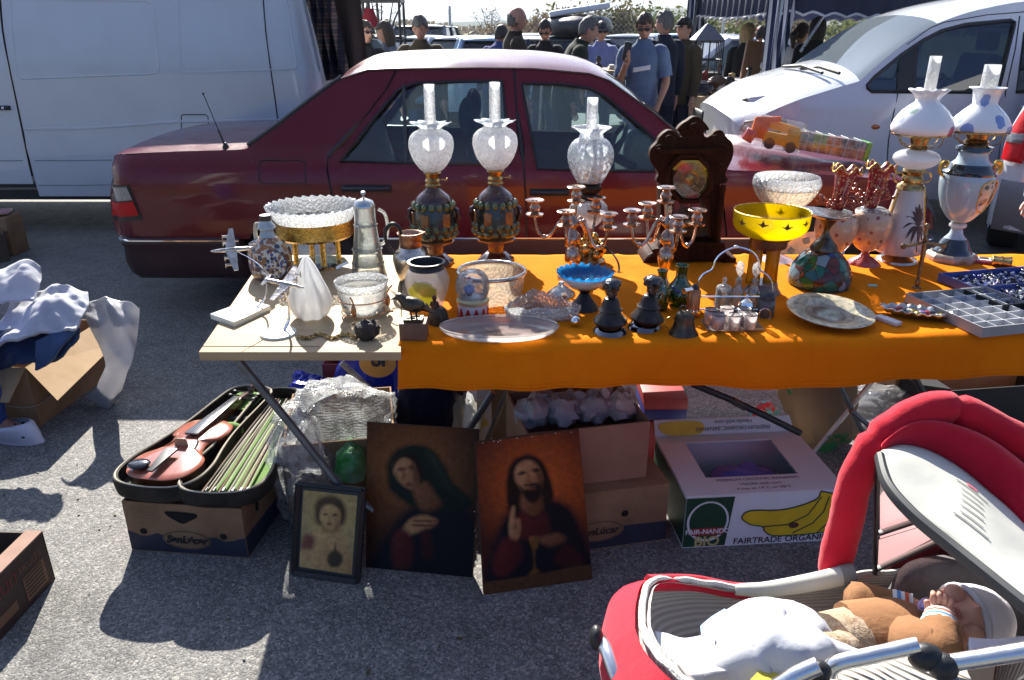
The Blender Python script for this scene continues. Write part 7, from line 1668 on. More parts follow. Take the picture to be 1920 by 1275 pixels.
for k in range(-2,3):mb.tube([Ms@Vector((k*.075,y,z))for y,z in((-.074,.005),(-.074,.117),(.074,.117))],.0022,5)
mb.tube([Ms@Vector((x,-.074,.062))for x in(-.19,.19)],.0022,5);mb.build('white_grid',TRIM,sr)
mb=MB();mb.box(Ms@Vector((.205,0,.06)),(.03,.145,.11),M=Ms);mb.build('green_end',mat('lime_plastic',(.2,.5,.05),.3,coat=.5),sr,bevel=.01)
def plane3(a,b,c):
 n=(b-a).cross(c-a).normalized();O=Vector((0,0,CAMH))
 if n.dot(O-a)<0:n=-n
 def f(px,py,off=0):
  d=Vector(ray(px,py));t=(a-O).dot(n)/d.dot(n);return O+d*t+n*off
 return f
def cbox(label,fl,fr,depth,h,m,name='cardboard_box',z0=0,th=.006,group=None,flaps=(),cat='box'):
 a,b=(G(*p,z0)if len(p)==2 else Vector(p)for p in(fl,fr));w=(b-a).length;rz=math.atan2(b.y-a.y,b.x-a.x)
 t=thing(name,label,cat,a,group,rz);mb=MB()
 for q in((w/2,th/2,w,th),(w/2,depth-th/2,w,th),(th/2,depth/2,th,depth-2*th),(w-th/2,depth/2,th,depth-2*th)):mb.box((q[0],q[1],h/2),(q[2],q[3],h))
 mb.box((w/2,depth/2,th/2+.001),(w-2*th,depth-2*th,th));mb.build('walls',m,t,smooth=0)
 for sd,ln,ang in flaps:
  mb=MB();ca,sa=math.cos(R(ang)),math.sin(R(ang))
  if sd in 'fb':y0=0 if sd=='f' else depth;s_=-1 if sd=='f' else 1;p=lambda x,l,o:Vector((x,y0+s_*(l*ca-o*sa),h+l*sa+o*ca));L_=w
  else:x0=0 if sd=='l' else w;s_=-1 if sd=='l' else 1;p=lambda x,l,o:Vector((x0+s_*(l*ca-o*sa),x,h+l*sa+o*ca));L_=depth
  e=.004;mb.hexa([p(e,0,0),p(L_-e,0,0),p(L_-e*4,ln,0),p(e*4,ln,0)],[p(e,0,th),p(L_-e,0,th),p(L_-e*4,ln,th),p(e*4,ln,th)]);mb.build('flap',m,t,smooth=0)
 return t,w
FR=lambda o=.0015:(lambda x,z:Vector((x,-o,z)))
NAVYP=mat('navy_print',(.02,.022,.045),.7);INK=mat('ink_black',(.012,.012,.012),.7);HOLE=mat('hole_dark',(.008,.006,.005),1)
def decals(t,items,name='print'):
 """items: (material, polygon or callable(mb), offset) on the front face"""
 mb=MB();ms=[]
 for m,it,off in items:
  if m not in ms:ms.append(m)
  mb.m=ms.index(m)
  if callable(it):it(mb,FR(off))
  else:mb.flat(it,FR(off))
 return mb.build(name,ms,t,smooth=0,fixn=False)
def fruitbox_print(t,w,h,word='SanLúcar',hole=True):
 b=h*.42;sc=[(.0,.004),(w,.004),(w,b)]+[(w-(i+.5)/14*w,b-.012+.008*math.cos(i*1.9))for i in range(14)]+[(0,b)]
 it=[(NAVYP,sc,.001),(CARD,circ(w*.5,h*.3,w*.205,h*.19,32),.002),(INK,lambda mb,f:mb.tube([f(*p)for p in circ(w*.5,h*.3,w*.195,h*.17,32)],.0012,4,closed=True,caps=False),.002),(INK,lambda mb,f:add_text(mb,word,h*.2,f,shear=.25,at=(w*.5,h*.3),bold=.002),.0035)]
 if hole:it.append((HOLE,sm2([(w*.38,h*.86),(w*.6,h*.85),(w*.62,h*.78),(w*.56,h*.7),(w*.49,h*.63),(w*.42,h*.7),(w*.36,h*.8)],30),.002))
 for x in(.14,.82):it.append((HOLE,circ(w*x,h*.42,.012,.011,14),.0025))
 it.append((mat('faint_print',(.22,.13,.07),.85),lambda mb,f:[mb.flat([(w*.06,h*(.92-k*.055)),(w*.3,h*(.92-k*.055)),(w*.3,h*(.905-k*.055)),(w*.06,h*(.905-k*.055))],f)for k in range(5)],.0012))
 decals(t,it)
b1,w1=cbox('cardboard fruit box with a heart-shaped hole carrying the open violin case',(248,1031),(466,1047),.62,.185,CARD,group='fruit boxes');fruitbox_print(b1,w1,.185)
for q in((.1,.13),(.35,.13)):
 mb=MB();mb.flat(circ(q[0],q[1],.012,.02,14),lambda y,z:Vector((w1+.001,y,z)));mb.build('hole',HOLE,b1,smooth=0,fixn=False)
mb=MB();mb.flat([(.004,.003),(.616,.003),(.616,.07),(.3,.062),(.004,.078)],lambda y,z:Vector((w1+.001,y,z)));mb.build('print',NAVYP,b1,smooth=0,fixn=False)
CASEB=mat('case_black',(.016,.013,.011),.7,spec=.15,col2=(.045,.038,.03),vs=18,bump=.1);GREENF=mat('green_felt',(.13,.24,.055),.95,col2=(.10,.19,.045),vs=20,bump=.1);DFELT=mat('dark_felt',(.03,.032,.025),.95,col2=(.05,.06,.035),vs=14)
cs=thing('violin_case','open black violin case with green lining, bows clipped in its lid','violin case',G(300,900,.19));zc0,zc1=.19,.25
def shell(p0,p1,sc,part,lin,side):
 a,b=G(*p0,zc1),G(*p1,zc1);ax=(b-a);L_=ax.length;ax=ax.normalized();bx=Vector((ax.y,-ax.x,0))
 hw=[(0,.0),(.012,.07),(.05,.11),(.12,.13),(.22,.13),(.34,.112),(.46,.098),(.6,.09),(.8,.085),(.93,.078),(.985,.05),(1,0)]
 ol=sm2([(s_*L_,w*sc)for s_,w in hw]+[(s_*L_,-w*sc)for s_,w in reversed(hw[1:-1])],80)
 T=lambda x,y,z:a+ax*x+bx*y+Vector((0,0,z-zc1));c=L_/2;k=lambda x,y,e:(c+(x-c)*(1-e/(L_/2)),y*(1-e/.12))
 mb=MB();rings=[[T(*k(x,y,e),z)for x,y in ol]for e,z in((.012,zc0+.001),(.002,zc0+.008),(0,zc0+.02),(-.002,zc1-.01),(0,zc1),(.010,zc1),(.012,zc0+.016))]
 mb.loft(rings,caps=False);mb.m=1;mb.flat([k(x,y,.012)for x,y in ol],lambda x,y:T(x,y,zc0+.016));mb.flat([k(x,y,.012)for x,y in ol],lambda x,y:T(x,y,zc0+.001))
 o=mb.build(part,[CASEB,lin],cs,world=True,smooth=40,fixn=False)
 mb=MB();mb.tube([T(*k(x,y,.004),zc1+.001)for x,y in ol],.0028,5,closed=True,caps=False);mb.build('piping',mat('cream_piping',(.55,.5,.38),.7),o,world=True);return T,L_
Tb,Lb=shell((266,914),(482,722),1.14,'case_base',DFELT,0);Tl,Ll=shell((398,926),(534,726),1.08,'case_lid',GREENF,1)
mb=MB();mb.ell(Tb(.56*Lb,.06,zc0+.04),(.05,.03,.03),14,10);mb.build('rosin_pad',GREENF,cs,world=True);mb=MB();mb.box(Tb(.68*Lb,.045,zc0+.03),(.09,.03,.03));mb.build('cloth_pad',mat('grey_pad',(.06,.065,.06),.9),cs,world=True,bevel=.01)
mb=MB();mb.panel([Vector(p)for p in[(Lb*.76,-.06),(Lb*.96,-.055),(Lb*.96,.055),(Lb*.76,.06)]],[],lambda x,y:Tb(x,y,zc0+.045),.1,False);mb.build('lid_flap',GREENF,cs,world=True,smooth=0)
for k,(y0,y1,c_)in enumerate(((-.055,-.03,(.1,.05,.025)),(-.03,-.02,(.25,.2,.14)),(.0,-.01,(.12,.045,.02)),(.03,.02,(.3,.26,.2)),(.055,.035,(.1,.04,.02)),(.075,.045,(.16,.07,.03)))):
 b_=thing('violin_bow','violin bow lying in the green case lid, '+('leftmost','second from the left','third from the left','third from the right','second from the right','rightmost')[k],'bow',Tl(.06*Ll,y0,zc0+.03),'bows in the case lid')
 mb=MB();P=[Tl(Ll*s_,y0+(y1-y0)*s_,zc0+.034+.006*math.sin(3.1*s_))for s_ in(.05,.3,.6,.93)];mb.tube(P,[.004,.0038,.0032,.0026],8);mb.build('stick',mat('bow_wood%d'%k,c_,.35,coat=.5),b_,world=True)
 mb=MB();mb.tube([p+Vector((.006,-.004,-.006))for p in P],.0018,5);mb.build('hair',mat('bow_hair',(.75,.7,.6),.6),b_,world=True);mb=MB();mb.box(Tl(Ll*.09,y0+.003,zc0+.028),(.012,.02,.014));mb.build('frog',BLACK,b_,world=True)
VIO=mat('violin_varnish',(.42,.13,.075),.22,col2=(.32,.085,.045),vs=7,stretch=(8,1,1),coat=.9);VSIDE=mat('violin_rib',(.09,.03,.012),.3,coat=.6)
vo=thing('violin','reddish brown violin lying face up in the open case','violin',Tb(.1,0,zc0+.02));v0=.035;vl_=.36;zv0=zc0+.03;zv1=zc0+.066
vol=sm2([(0,0),(.004,.05),(.03,.088),(.08,.103),(.125,.095),(.15,.072),(.19,.058),(.225,.062),(.243,.078),(.285,.084),(.325,.074),(.35,.045),(.356,.012)]+[(.356,-.012),(.35,-.045),(.325,-.074),(.285,-.084),(.243,-.078),(.225,-.062),(.19,-.058),(.15,-.072),(.125,-.095),(.08,-.103),(.03,-.088),(.004,-.05)],100)
TV=lambda x,y,z:Tb(v0+x*1.12,y*1.14,z)
mb=MB();rg=[[TV(.178+(x-.178)*k,y*k,z)for x,y in vol]for k,z in((1.0,zv1),(.98,zv1+.003),(.85,zv1+.006),(.6,zv1+.013),(.3,zv1+.016),(.02,zv1+.017))];mb.loft(rg);mb.build('top_plate',VIO,vo,world=True,smooth=60)
mb=MB();mb.loft([[TV(.178+(x-.178)*.97,y*.97,z)for x,y in vol]for z in(zv0,zv1-.001)]);mb.build('ribs',VSIDE,vo,world=True)
mb=MB();mb.hexa([TV(.22,-.021,zv1+.02),TV(.49,-.012,zv1+.012),TV(.49,.012,zv1+.012),TV(.22,.021,zv1+.02)],[TV(.22,-.021,zv1+.03),TV(.49,-.012,zv1+.02),TV(.49,.012,zv1+.02),TV(.22,.021,zv1+.03)]);mb.build('fingerboard',mat('ebony',(.03,.03,.03),.2,coat=.6),vo,world=True,bevel=.002)
mb=MB();mb.hexa([TV(.34,-.014,zv0+.01),TV(.5,-.011,zv0+.01),TV(.5,.011,zv0+.01),TV(.34,.014,zv0+.01)],[TV(.34,-.014,zv1+.014),TV(.5,-.011,zv1+.01),TV(.5,.011,zv1+.01),TV(.34,.014,zv1+.014)]);mb.tube(spline([TV(.49,0,zv1),TV(.54,0,zv1-.005),TV(.58,0,zv1-.012),TV(.595,0,zv1+.0),TV(.58,0,zv1+.008)],16),[.013,.012,.011,.012,.01],8)
mb.build('neck',VSIDE,vo,world=True)
mb=MB()
for k,(x,s_)in enumerate(((.515,1),(.53,-1),(.545,1),(.56,-1))):mb.tube([TV(x,-.012*s_,zv1),TV(x,.04*s_,zv1+.002)],.0032,6);mb.ell(TV(x,.045*s_,zv1+.002),(.008,.008,.004),8,6)
mb.build('peg',BLACK,vo,world=True)
mb=MB();mb.hexa([TV(.165,-.022,zv1+.014),TV(.169,-.022,zv1+.014),TV(.169,.022,zv1+.014),TV(.165,.022,zv1+.014)],[TV(.166,-.017,zv1+.042),TV(.168,-.017,zv1+.042),TV(.168,.017,zv1+.042),TV(.166,.017,zv1+.042)]);mb.build('bridge',mat('maple',(.5,.36,.2),.5),vo,world=True)
mb=MB();mb.hexa([TV(.01,-.009,zv1+.02),TV(.12,-.02,zv1+.03),TV(.12,.02,zv1+.03),TV(.01,.009,zv1+.02)],[TV(.01,-.008,zv1+.026),TV(.12,-.019,zv1+.037),TV(.12,.019,zv1+.037),TV(.01,.008,zv1+.026)]);mb.build('tailpiece',BLACK,vo,world=True,bevel=.002)
mb=MB();mb.ell(TV(.045,-.055,zv1+.02),(.036,.03,.009),18,10);mb.build('chin_rest',mat('chin_black',(.015,.016,.018),.12,coat=.8),vo,world=True)
mb=MB()
for y in(-.012,-.004,.004,.012):mb.tube([TV(.12,y,zv1+.037),TV(.167,y,zv1+.043),TV(.49,y*.55,zv1+.022)],.0006,4)
mb.build('strings',STEEL,vo,world=True)
for s_ in(-1,1):mb=MB();mb.tube(spline([TV(.205,s_*.03,zv1+.0165),TV(.19,s_*.036,zv1+.0155),TV(.165,s_*.043,zv1+.0125),TV(.14,s_*.05,zv1+.0095),TV(.128,s_*.058,zv1+.0075)],14),.0022,5);mb.build('f_hole',HOLE,vo,world=True)
def canvas(name,label,px,lean,th,cat='painting'):
 tl,tr,br,bl=px;A,B=G(*bl),G(*br);Y0=(A.y+B.y)/2
 A2=V(*tl,A.y+lean);f=plane3(A,B,A2);t=thing(name,label,cat,(A+B)/2);mb=MB();P=[f(*p)for p in(bl,br,tr,tl)];back=[f(*p,-th)for p in(bl,br,tr,tl)]
 mb.hexa(back,P);return t,f,mb
def art(t,f,layers,name='painted_figure'):
 mb=MB();ms=[]
 for i,(m,pts,n)in enumerate(layers):
  if m not in ms:ms.append(m)
  mb.m=ms.index(m);q=sm2(pts,n)if n else pts;mb.flat([(x,y)for x,y in q],lambda x,y:f(x,y,.0008+.00035*i))
 return mb.build(name,ms,t,world=True,smooth=0,fixn=False)
import numpy as np
def paintm():
 m,t,out=nodes('old_painting');a=nd(t,'VertexColor',layer_name='paint');tc=nd(t,'TexCoord');n1=nd(t,'TexNoise',{'Vector':tc.outputs['Object'],'Scale':70,'Detail':4});n2=nd(t,'TexVoronoi',{'Vector':tc.outputs['Object'],'Scale':140},feature='DISTANCE_TO_EDGE')
 c=mixc(t,1,a.outputs[0],ramp(t,n1.outputs[0],[(.35,(.8,.8,.8)),(.65,(1.12,1.1,1.06))]),'MULTIPLY');c=mixc(t,1,c,ramp(t,n2.outputs[0],[(0,(.8,.78,.75)),(.03,(1,1,1))]),'MULTIPLY');pbsdf(t,out,c,.5,spec=.12,normal=bumpn(t,n1.outputs[0],.1,.003));return m
OILP=paintm()
def art(t,f,quad,bgc,layers,nx=110,ny=150):
 """picture surface: soft-edged brush areas (colour, colour 2, outline, softness) blended on a fine grid"""
 tl,tr,br,bl=[np.array(p,float)for p in quad];u,v=np.meshgrid(np.linspace(.004,.996,nx+1),np.linspace(.004,.996,ny+1));u=u.ravel()[:,None];v=v.ravel()[:,None]
 P=(tl*(1-u)+tr*u)*(1-v)+(bl*(1-u)+br*u)*v;c0,c1,ctr,rad=bgc;d=np.linalg.norm(P-np.array(ctr),axis=1)/rad;k=np.clip(d,0,1)[:,None]**.8;C=np.array(c0)*(1-k)+np.array(c1)*k
 for ca,cb,pts,soft in layers:
  q=np.array(sm2(pts,40)if len(pts)>3 else pts);ins=np.zeros(len(P),bool);dm=np.full(len(P),1e9);lo,hi=q.min(0),q.max(0)
  for a,b in zip(q,np.roll(q,-1,0)):
   if a[1]!=b[1]:ins^=((a[1]>P[:,1])!=(b[1]>P[:,1]))&(P[:,0]<(b[0]-a[0])*(P[:,1]-a[1])/(b[1]-a[1])+a[0])
   ab=b-a;w=np.clip(((P-a)@ab)/max(1e-9,ab@ab),0,1)[:,None];dm=np.minimum(dm,np.linalg.norm(P-a-w*ab,axis=1))
  s_=np.where(ins,dm,-dm);al=np.clip(s_/soft*.5+.5,0,1)[:,None];g_=np.clip((P[:,0]-lo[0])/max(1,hi[0]-lo[0])*.65+(P[:,1]-lo[1])/max(1,hi[1]-lo[1])*.35,0,1)[:,None];C=C*(1-al)+(np.array(ca)*(1-g_)+np.array(cb)*g_)*al
 mb=MB();mb.add([f(x,y,.0012)for x,y in P],[(j*(nx+1)+i,j*(nx+1)+i+1,(j+1)*(nx+1)+i+1,(j+1)*(nx+1)+i)for j in range(ny)for i in range(nx)]);o=mb.build('painted_surface',OILP,t,world=True,smooth=0,fixn=False)
 at_=o.data.color_attributes.new('paint','FLOAT_COLOR','POINT');at_.data.foreach_set('color',np.hstack([C,np.ones((len(C),1))]).astype(np.float32).ravel())
def fw(t,mb,m,nm='canvas'):return mb.build(nm,m,t,world=True,smooth=0)
S1,S2,S3=(.5,.27,.12),(.24,.1,.04),(.09,.035,.014);H1=(.014,.008,.005);D1,D2=(.008,.009,.014),(.004,.004,.006);N1=(.012,.02,.012);R1,R2=(.12,.018,.016),(.035,.007,.007);BACKM=mat('canvas_back',(.06,.03,.015),.8)
Q=((688,791),(898,805),(886,1083),(686,1064));t,f,mb=canvas('painting','unframed dark painting of a woman in a green hood, head bowed to the left',Q,.17,.012);fw(t,mb,BACKM)
art(t,f,Q,((.3,.115,.03),(.035,.013,.007),(770,880),150),[(D1,D2,[(690,1075),(712,1025),(742,975),(775,948),(820,938),(868,945),(896,990),(890,1090),(790,1085)],10),(N1,(.006,.01,.007),[(730,915),(726,872),(743,844),(775,833),(808,841),(832,868),(850,905),(888,940),(866,958),(800,958),(768,948),(742,928)],5),((.03,.045,.025),N1,[(800,846),(826,872),(844,910),(870,935),(840,915),(818,880)],7),(S2,S3,[(776,915),(800,905),(815,925),(828,946),(805,958),(786,950)],6),(S1,S2,[(737,880),(742,863),(758,853),(776,860),(786,880),(785,902),(777,918),(764,915),(748,902)],4),(S3,S3,[(774,868),(786,882),(784,902),(778,910),(776,890)],7),(H1,H1,[(733,886),(740,860),(760,849),(782,856),(794,880),(790,902),(784,884),(775,866),(758,858),(745,866)],3),(S3,S3,[(745,880),(754,876),(761,879),(754,883)],3),(S3,S3,[(765,876),(774,873),(781,878),(773,881)],3),(S2,S2,[(757,882),(761,896),(757,901),(753,897)],3),((.2,.05,.03),S3,[(760,907),(768,905),(772,909),(764,912)],2.5),(S1,S2,[(754,996),(768,975),(792,966),(816,972),(820,980),(806,990),(778,1000),(762,1006)],4),(S3,S3,[(778,975),(816,976),(817,978),(778,978)],1.6),(S3,S3,[(776,983),(812,984),(811,987),(776,986)],1.6),(R1,R2,[(736,1014),(750,992),(768,1000),(776,1030),(770,1062),(740,1062)],6),(R2,R2,[(790,1000),(806,998),(810,1042),(794,1046)],6)])
Q=((891,829),(1085,804),(1111,1086),(907,1116));t,f,mb=canvas('painting','unframed painting of a bearded man in a red robe raising a hand, on glowing red',Q,.15,.014);fw(t,mb,BACKM)
art(t,f,Q,((.62,.13,.018),(.06,.013,.008),(1005,910),140),[(D1,D2,[(912,1092),(922,1030),(945,968),(985,938),(1040,935),(1078,962),(1104,1030),(1110,1068),(1000,1090)],9),(H1,H1,[(955,962),(949,905),(960,866),(988,852),(1014,862),(1030,892),(1038,932),(1020,948),(975,952)],4),(S2,S3,[(980,925),(1012,925),(1018,956),(1000,968),(978,955)],5),(S1,S2,[(965,895),(969,874),(988,863),(1006,871),(1016,892),(1014,915),(1002,928),(984,924),(972,910)],4),(S3,S3,[(1006,878),(1017,895),(1014,914),(1008,900)],5),(H1,H1,[(973,910),(984,917),(998,911),(1014,908),(1015,928),(1004,942),(988,938)],4),(H1,H1,[(984,908),(996,905),(1008,906),(1006,910),(986,912)],2.5),((.2,.06,.035),S3,[(992,915),(1003,913),(1004,917),(994,919)],2.5),(H1,H1,[(970,889),(980,883),(987,886),(978,890)],2.5),(H1,H1,[(997,881),(1005,878),(1011,882),(1003,885)],2.5),(S2,S2,[(990,888),(996,902),(991,907),(986,903)],3),(R1,R2,[(975,962),(1000,972),(1022,960),(1032,1000),(1000,1012),(970,1002)],6),(S1,S2,[(957,1012),(954,985),(957,962),(961,949),(965,951),(966,970),(974,972),(977,990),(971,1012)],3),(S3,S3,[(966,972),(968,990),(965,990)],2),(R1,R2,[(925,1050),(945,1010),(975,1018),(978,1050),(950,1078),(928,1076)],6),(S2,S3,[(1012,1010),(1045,1000),(1060,1012),(1030,1024)],5),(R2,R2,[(1040,1055),(1060,1020),(1088,1040),(1092,1064)],6),((.1,.05,.02),(.06,.03,.012),[(906,1094),(958,1085),(1010,1076),(1110,1059),(1111,1086),(1010,1100),(908,1116)],2),((.22,.1,.02),(.05,.025,.008),[(992,1008),(1012,1006),(1008,1026),(1003,1034),(1004,1062),(1014,1074),(990,1078),(1000,1064),(999,1034)],2.5)])
g=random.Random(4);mb=MB()
for k in range(14):x=892+g.random()*195;c=f(x,829-(x-891)*.129+2+g.random()*3,.002)if k<8 else f(888+g.random()*8,850+g.random()*230,.002);mb.ell(c,(.002,.001,.002),6,4)
mb.build('paint_chips',WHT,t,world=True)
t,f,mb=canvas('framed_picture','small black framed picture of a curly-haired child, leaning in front of the bubble wrap',((557,903),(684,916),(672,1094),(548,1076)),.11,.018,'picture')
fw(t,mb,BLACK,'backing');
for q in(((557,903),(684,916)),((684,916),(672,1094)),((672,1094),(548,1076)),((548,1076),(557,903))):mb=MB();e=[f(px_+(616-px_)*.05,py_+(998-py_)*.04,.004)for px_,py_ in q];mb.tube(e,.0095,4,up=(0,0,1));mb.build('frame',mat('black_frame',(.012,.011,.01),.4),t,world=True,smooth=0)
CS_,CD_=(.62,.4,.16),(.36,.2,.07)
art(t,f,((569,918),(671,929),(660,1078),(561,1063)),((.6,.4,.13),(.3,.24,.11),(621,958),110),[(CS_,CD_,[(563,1066),(568,1020),(588,1000),(610,992),(632,996),(652,1012),(658,1040),(658,1080)],4),(CD_,CD_,[(608,984),(632,984),(636,1000),(606,998)],4),((.1,.055,.02),(.05,.026,.01),[(590,964),(593,940),(612,929),(636,933),(649,952),(647,978),(634,987),(598,985)],5),(CS_,CD_,[(600,966),(606,950),(622,946),(636,956),(638,974),(628,991),(612,991),(603,980)],3),(CD_,CD_,[(630,958),(638,970),(632,986),(628,974)],4),((.06,.03,.012),(.06,.03,.012),[(606,964),(611,962),(615,964),(610,966)],1.6),((.06,.03,.012),(.06,.03,.012),[(623,965),(628,963),(632,966),(627,968)],1.6),(CD_,CD_,[(617,966),(620,976),(615,977)],2),((.22,.07,.04),(.2,.06,.03),[(612,981),(618,980),(623,982),(617,985)],1.6),((.25,.08,.05),(.16,.05,.03),[(563,1026),(574,1002),(590,1008),(584,1030)],5),((.07,.045,.02),(.03,.02,.01),circ(628,1048,15,16),3),((.07,.045,.02),(.05,.03,.01),[(626,1034),(629,1016),(632,1034)],2),(CS_,CD_,[(590,1036),(606,1014),(616,1026),(604,1048)],4)],60,80)
mb=MB();P=[f(*p,.007)for p in((571,920),(669,931),(658,1076),(563,1061))];mb.add(P,[(0,1,2,3)]);mb.build('glazing',glass('picture_glass',(.97,.97,.95),0,base=0,top=.2),t,world=True,smooth=0,fixn=False)
def crumple(name,label,cat,c,r,m,seed=0,amp=.35,fr=1.6,solid=0,nu=40,nv=26,M=None):
 mb=MB();off=Vector((seed*3.7,seed*1.3,0))
 def fn(p):
  k=1+amp*noise.noise(p*fr+off)+amp*.55*abs(noise.noise(p*fr*2.7+off))+amp*.25*noise.noise(p*fr*6+off);q=p*k
  if q.z<-.75:q.z=-.75
  return q
 mb.ell((0,0,r[2]*.75),r,nu,nv,M,fn);o=mb.build(name,m,smooth=75 if m in(BUB,FILM)else 28,fixn=False,solid=solid);o.location=c;return tag(o,label,cat)
def bubble():
 m,t,out=nodes('bubble_wrap');v=coords(t);vo=nd(t,'TexVoronoi',{'Vector':v,'Scale':105,'Randomness':.15});n2=nd(t,'TexNoise',{'Vector':v,'Scale':22,'Detail':5})
 nr=bumpn(t,nd(t,'Math',{0:vo.outputs['Distance'],1:n2.outputs[0]},operation='ADD').outputs[0],1,.01);tr=nd(t,'BsdfTransparent',{'Color':(.93,.95,.96,1)});gl=nd(t,'BsdfGlossy',{'Roughness':.12,'Normal':nr});df=nd(t,'BsdfDiffuse',{'Color':(.85,.87,.88,1),'Normal':nr});tl=nd(t,'BsdfTranslucent',{'Color':(.85,.87,.88,1),'Normal':nr})
 a=nd(t,'MixShader',{0:.5,1:df.outputs[0],2:tl.outputs[0]});a=nd(t,'MixShader',{0:.25,1:a.outputs[0],2:gl.outputs[0]});f_=nd(t,'MapRange',{'Value':n2.outputs[0],'From Min':.35,'From Max':.65,'To Min':.2,'To Max':.6}).outputs[0];b=nd(t,'MixShader',{0:f_,1:tr.outputs[0],2:a.outputs[0]});t.links.new(b.outputs[0],out.inputs[0]);return m
BUB=bubble();FILM=glass('plastic_bag_film',(.93,.94,.95),.45,(.85,.86,.88),.12,.8,30,False,.1);BLUEB=mat('blue_plastic',(.01,.035,.5),.25,col2=(.008,.02,.3),vs=8,bump=.5,bs=22,transl=.3)
b2,w2=cbox('brown box holding the bubble wrap bundle behind the child picture',(545,965),(748,945),.4,.27,CARD)
crumple('bubble_wrap','big crumpled bundle of bubble wrap spilling over the brown box','bubble wrap',G(640,925)+Vector((.0,.12,.1)),(.19,.17,.15),BUB,1,.4)
crumple('bubble_wrap','sheet of bubble wrap hanging down left of the child picture','bubble wrap',G(560,985)+Vector((.02,.06,.0)),(.09,.10,.2),BUB,5,.5)
crumple('green_wrapping','bright green wrapped lump beside the woman painting','package',G(665,960)+Vector((.0,.02,.13)),(.055,.06,.075),mat('green_wrap',(.06,.5,.06),.4,col2=(.5,.75,.5),vs=14,bump=.3,bs=30,transl=.3),2,.25)
crumple('blue_bag','small crumpled bright blue plastic bag beside the tip of the violin case','bag',G(582,768)+Vector((0,0,.06)),(.085,.07,.06),BLUEB,3,.4)
bb=crumple('blue_bag','large blue plastic bag with a gold emblem standing behind the bubble wrap','bag',G(705,775),(.15,.12,.23),BLUEB,4,.3)
c=bb.location;mb=MB();e=lambda x,z:Vector((.05+x,-.128-.02*math.cos(x*9),.3+z));mb.flat(circ(0,0,.075,.06,28),e);mb.m=1;add_text(mb,'or',.075,lambda x,y:e(x,y)+Vector((0,-.004,0)),at=(.01,.015),bold=.003);mb.build('emblem',[mat('gold_print',(.55,.3,.07),.4),NAVYP],bb,smooth=0,fixn=False)
cbox('box with a white lid edge and dull red front, under the plywood table',(610,748),(668,748),.22,.17,mat('red_card',(.25,.05,.06),.7),name='red_box');mb=MB();p=G(610,748);mb.box((.07,.11,.178),(.165,.225,.014));o=mb.build('lid',mat('white_lid',(.75,.72,.72),.6),bevel=.003);o.location=p;o.parent=bpy.data.objects['red_box'];o.location=(0,0,0)
crumple('navy_bag','dark navy bag hanging in the shade behind the woman painting','bag',G(812,850),(.12,.1,.26),cloth('navy_bag',(.006,.008,.035)),6,.25)
crumple('plastic_bag','clear grey plastic bag right of the navy bag','bag',G(866,850),(.07,.08,.16),FILM,7,.3)
cbox('upright yellow and white printed box between the plastic bag and the brown boxes',(896,850),(922,850),.1,.3,mat('yellow_white_print',(.6,.55,.15),.4,col2=(.6,.65,.7),vs=12,lo=.45,hi=.5),name='printed_box')
cbox('grey brown box end behind the upright printed box',(922,838),(972,838),.2,.3,mat('grey_card',(.2,.17,.14),.8),name='grey_box')
b4,w4=cbox('lower brown fruit box with an oval mark, right of the bearded man painting',(1010,1045),(1246,1012),.36,.21,CARD,group='fruit boxes')
decals(b4,[(NAVYP,[(.0,.004),(w4,.004),(w4,.075),(.0,.085)],.001),(CARD,circ(w4*.46,.07,.085,.04,30),.002),(INK,lambda mb,f:(mb.tube([f(*p)for p in circ(w4*.46,.07,.08,.036,30)],.001,4,closed=True,caps=False),add_text(mb,'SanLúcar',.036,f,shear=.25,at=(w4*.46,.07),bold=.001)),.0035),(HOLE,circ(w4*.66,.125,.012,.012,14),.002)])
mb=MB();mb.box((w4/2,.18,.213),(w4+.004,.362,.006));mb.build('lid',CARD,b4,smooth=0)
a=Vector(b4.location);r_=b4.rotation_euler.z;u=Vector((math.cos(r_),math.sin(r_),0));v_=Vector((-u.y,u.x,0));p0=a+u*-.03+v_*.05+Vector((0,0,.2175));b5,w5=cbox('upper brown box full of crumpled grey paper under the orange cloth',tuple(p0),tuple(p0+u*(w4*.93)),.3,.2,mat('pinkish_card',(.36,.2,.13),.85,col2=(.31,.165,.1),vs=9,spec=.2),z0=.2175)
b5.location.z=.2175;PAP=mat('grey_paper',(.4,.4,.4),.8,col2=(.3,.3,.32),vs=9);PAP2=mat('pale_paper',(.62,.55,.5),.8)
for k in range(7):p=b5.location+u*(w5*(.12+.13*k))+v_*(.15+.04*(k%2))+Vector((0,0,.155));crumple('crumpled_paper','ball of crumpled %s paper in the upper brown box, %s'%('pale' if k>4 else 'grey',('at its left end','second from its left end','left of its middle','in its middle','right of its middle','second from its right end','at its right end')[k]),'paper',p,(.05,.06,.045),PAP2 if k>4 else PAP,20+k,.5,1.8,nu=18,nv=12)
for k,(c_,z_)in enumerate((((.3,.02,.04),0),((.03,.04,.25),.05),((.4,.05,.05),.09))):slab('flat_package',('dull red','dark blue','bright red')[k]+' flat package in the stack between the brown boxes and the banana box','package',G(1245,870)+Vector((-.01,.1,.14+z_))if z_ else G(1245,870)+Vector((-.01,.1,0)),(.16,.2,.048 if z_ else.185),mat('pkg%d'%k,c_,.5),bevel=.003)
BW=mat('box_white',(.74,.77,.76),.6,col2=(.68,.71,.7),vs=7);BG=mat('box_green',(.012,.06,.025),.5);BY=mat('banana_yellow',(.8,.56,.02),.5);BGD=mat('outline_green',(.012,.05,.02),.5)
bn,wn=cbox('white and green banana box with a square hole in its lid',(1279,1028),(1568,1012),.38,.19,BW,name='banana_box');hn=.19
mb=MB()
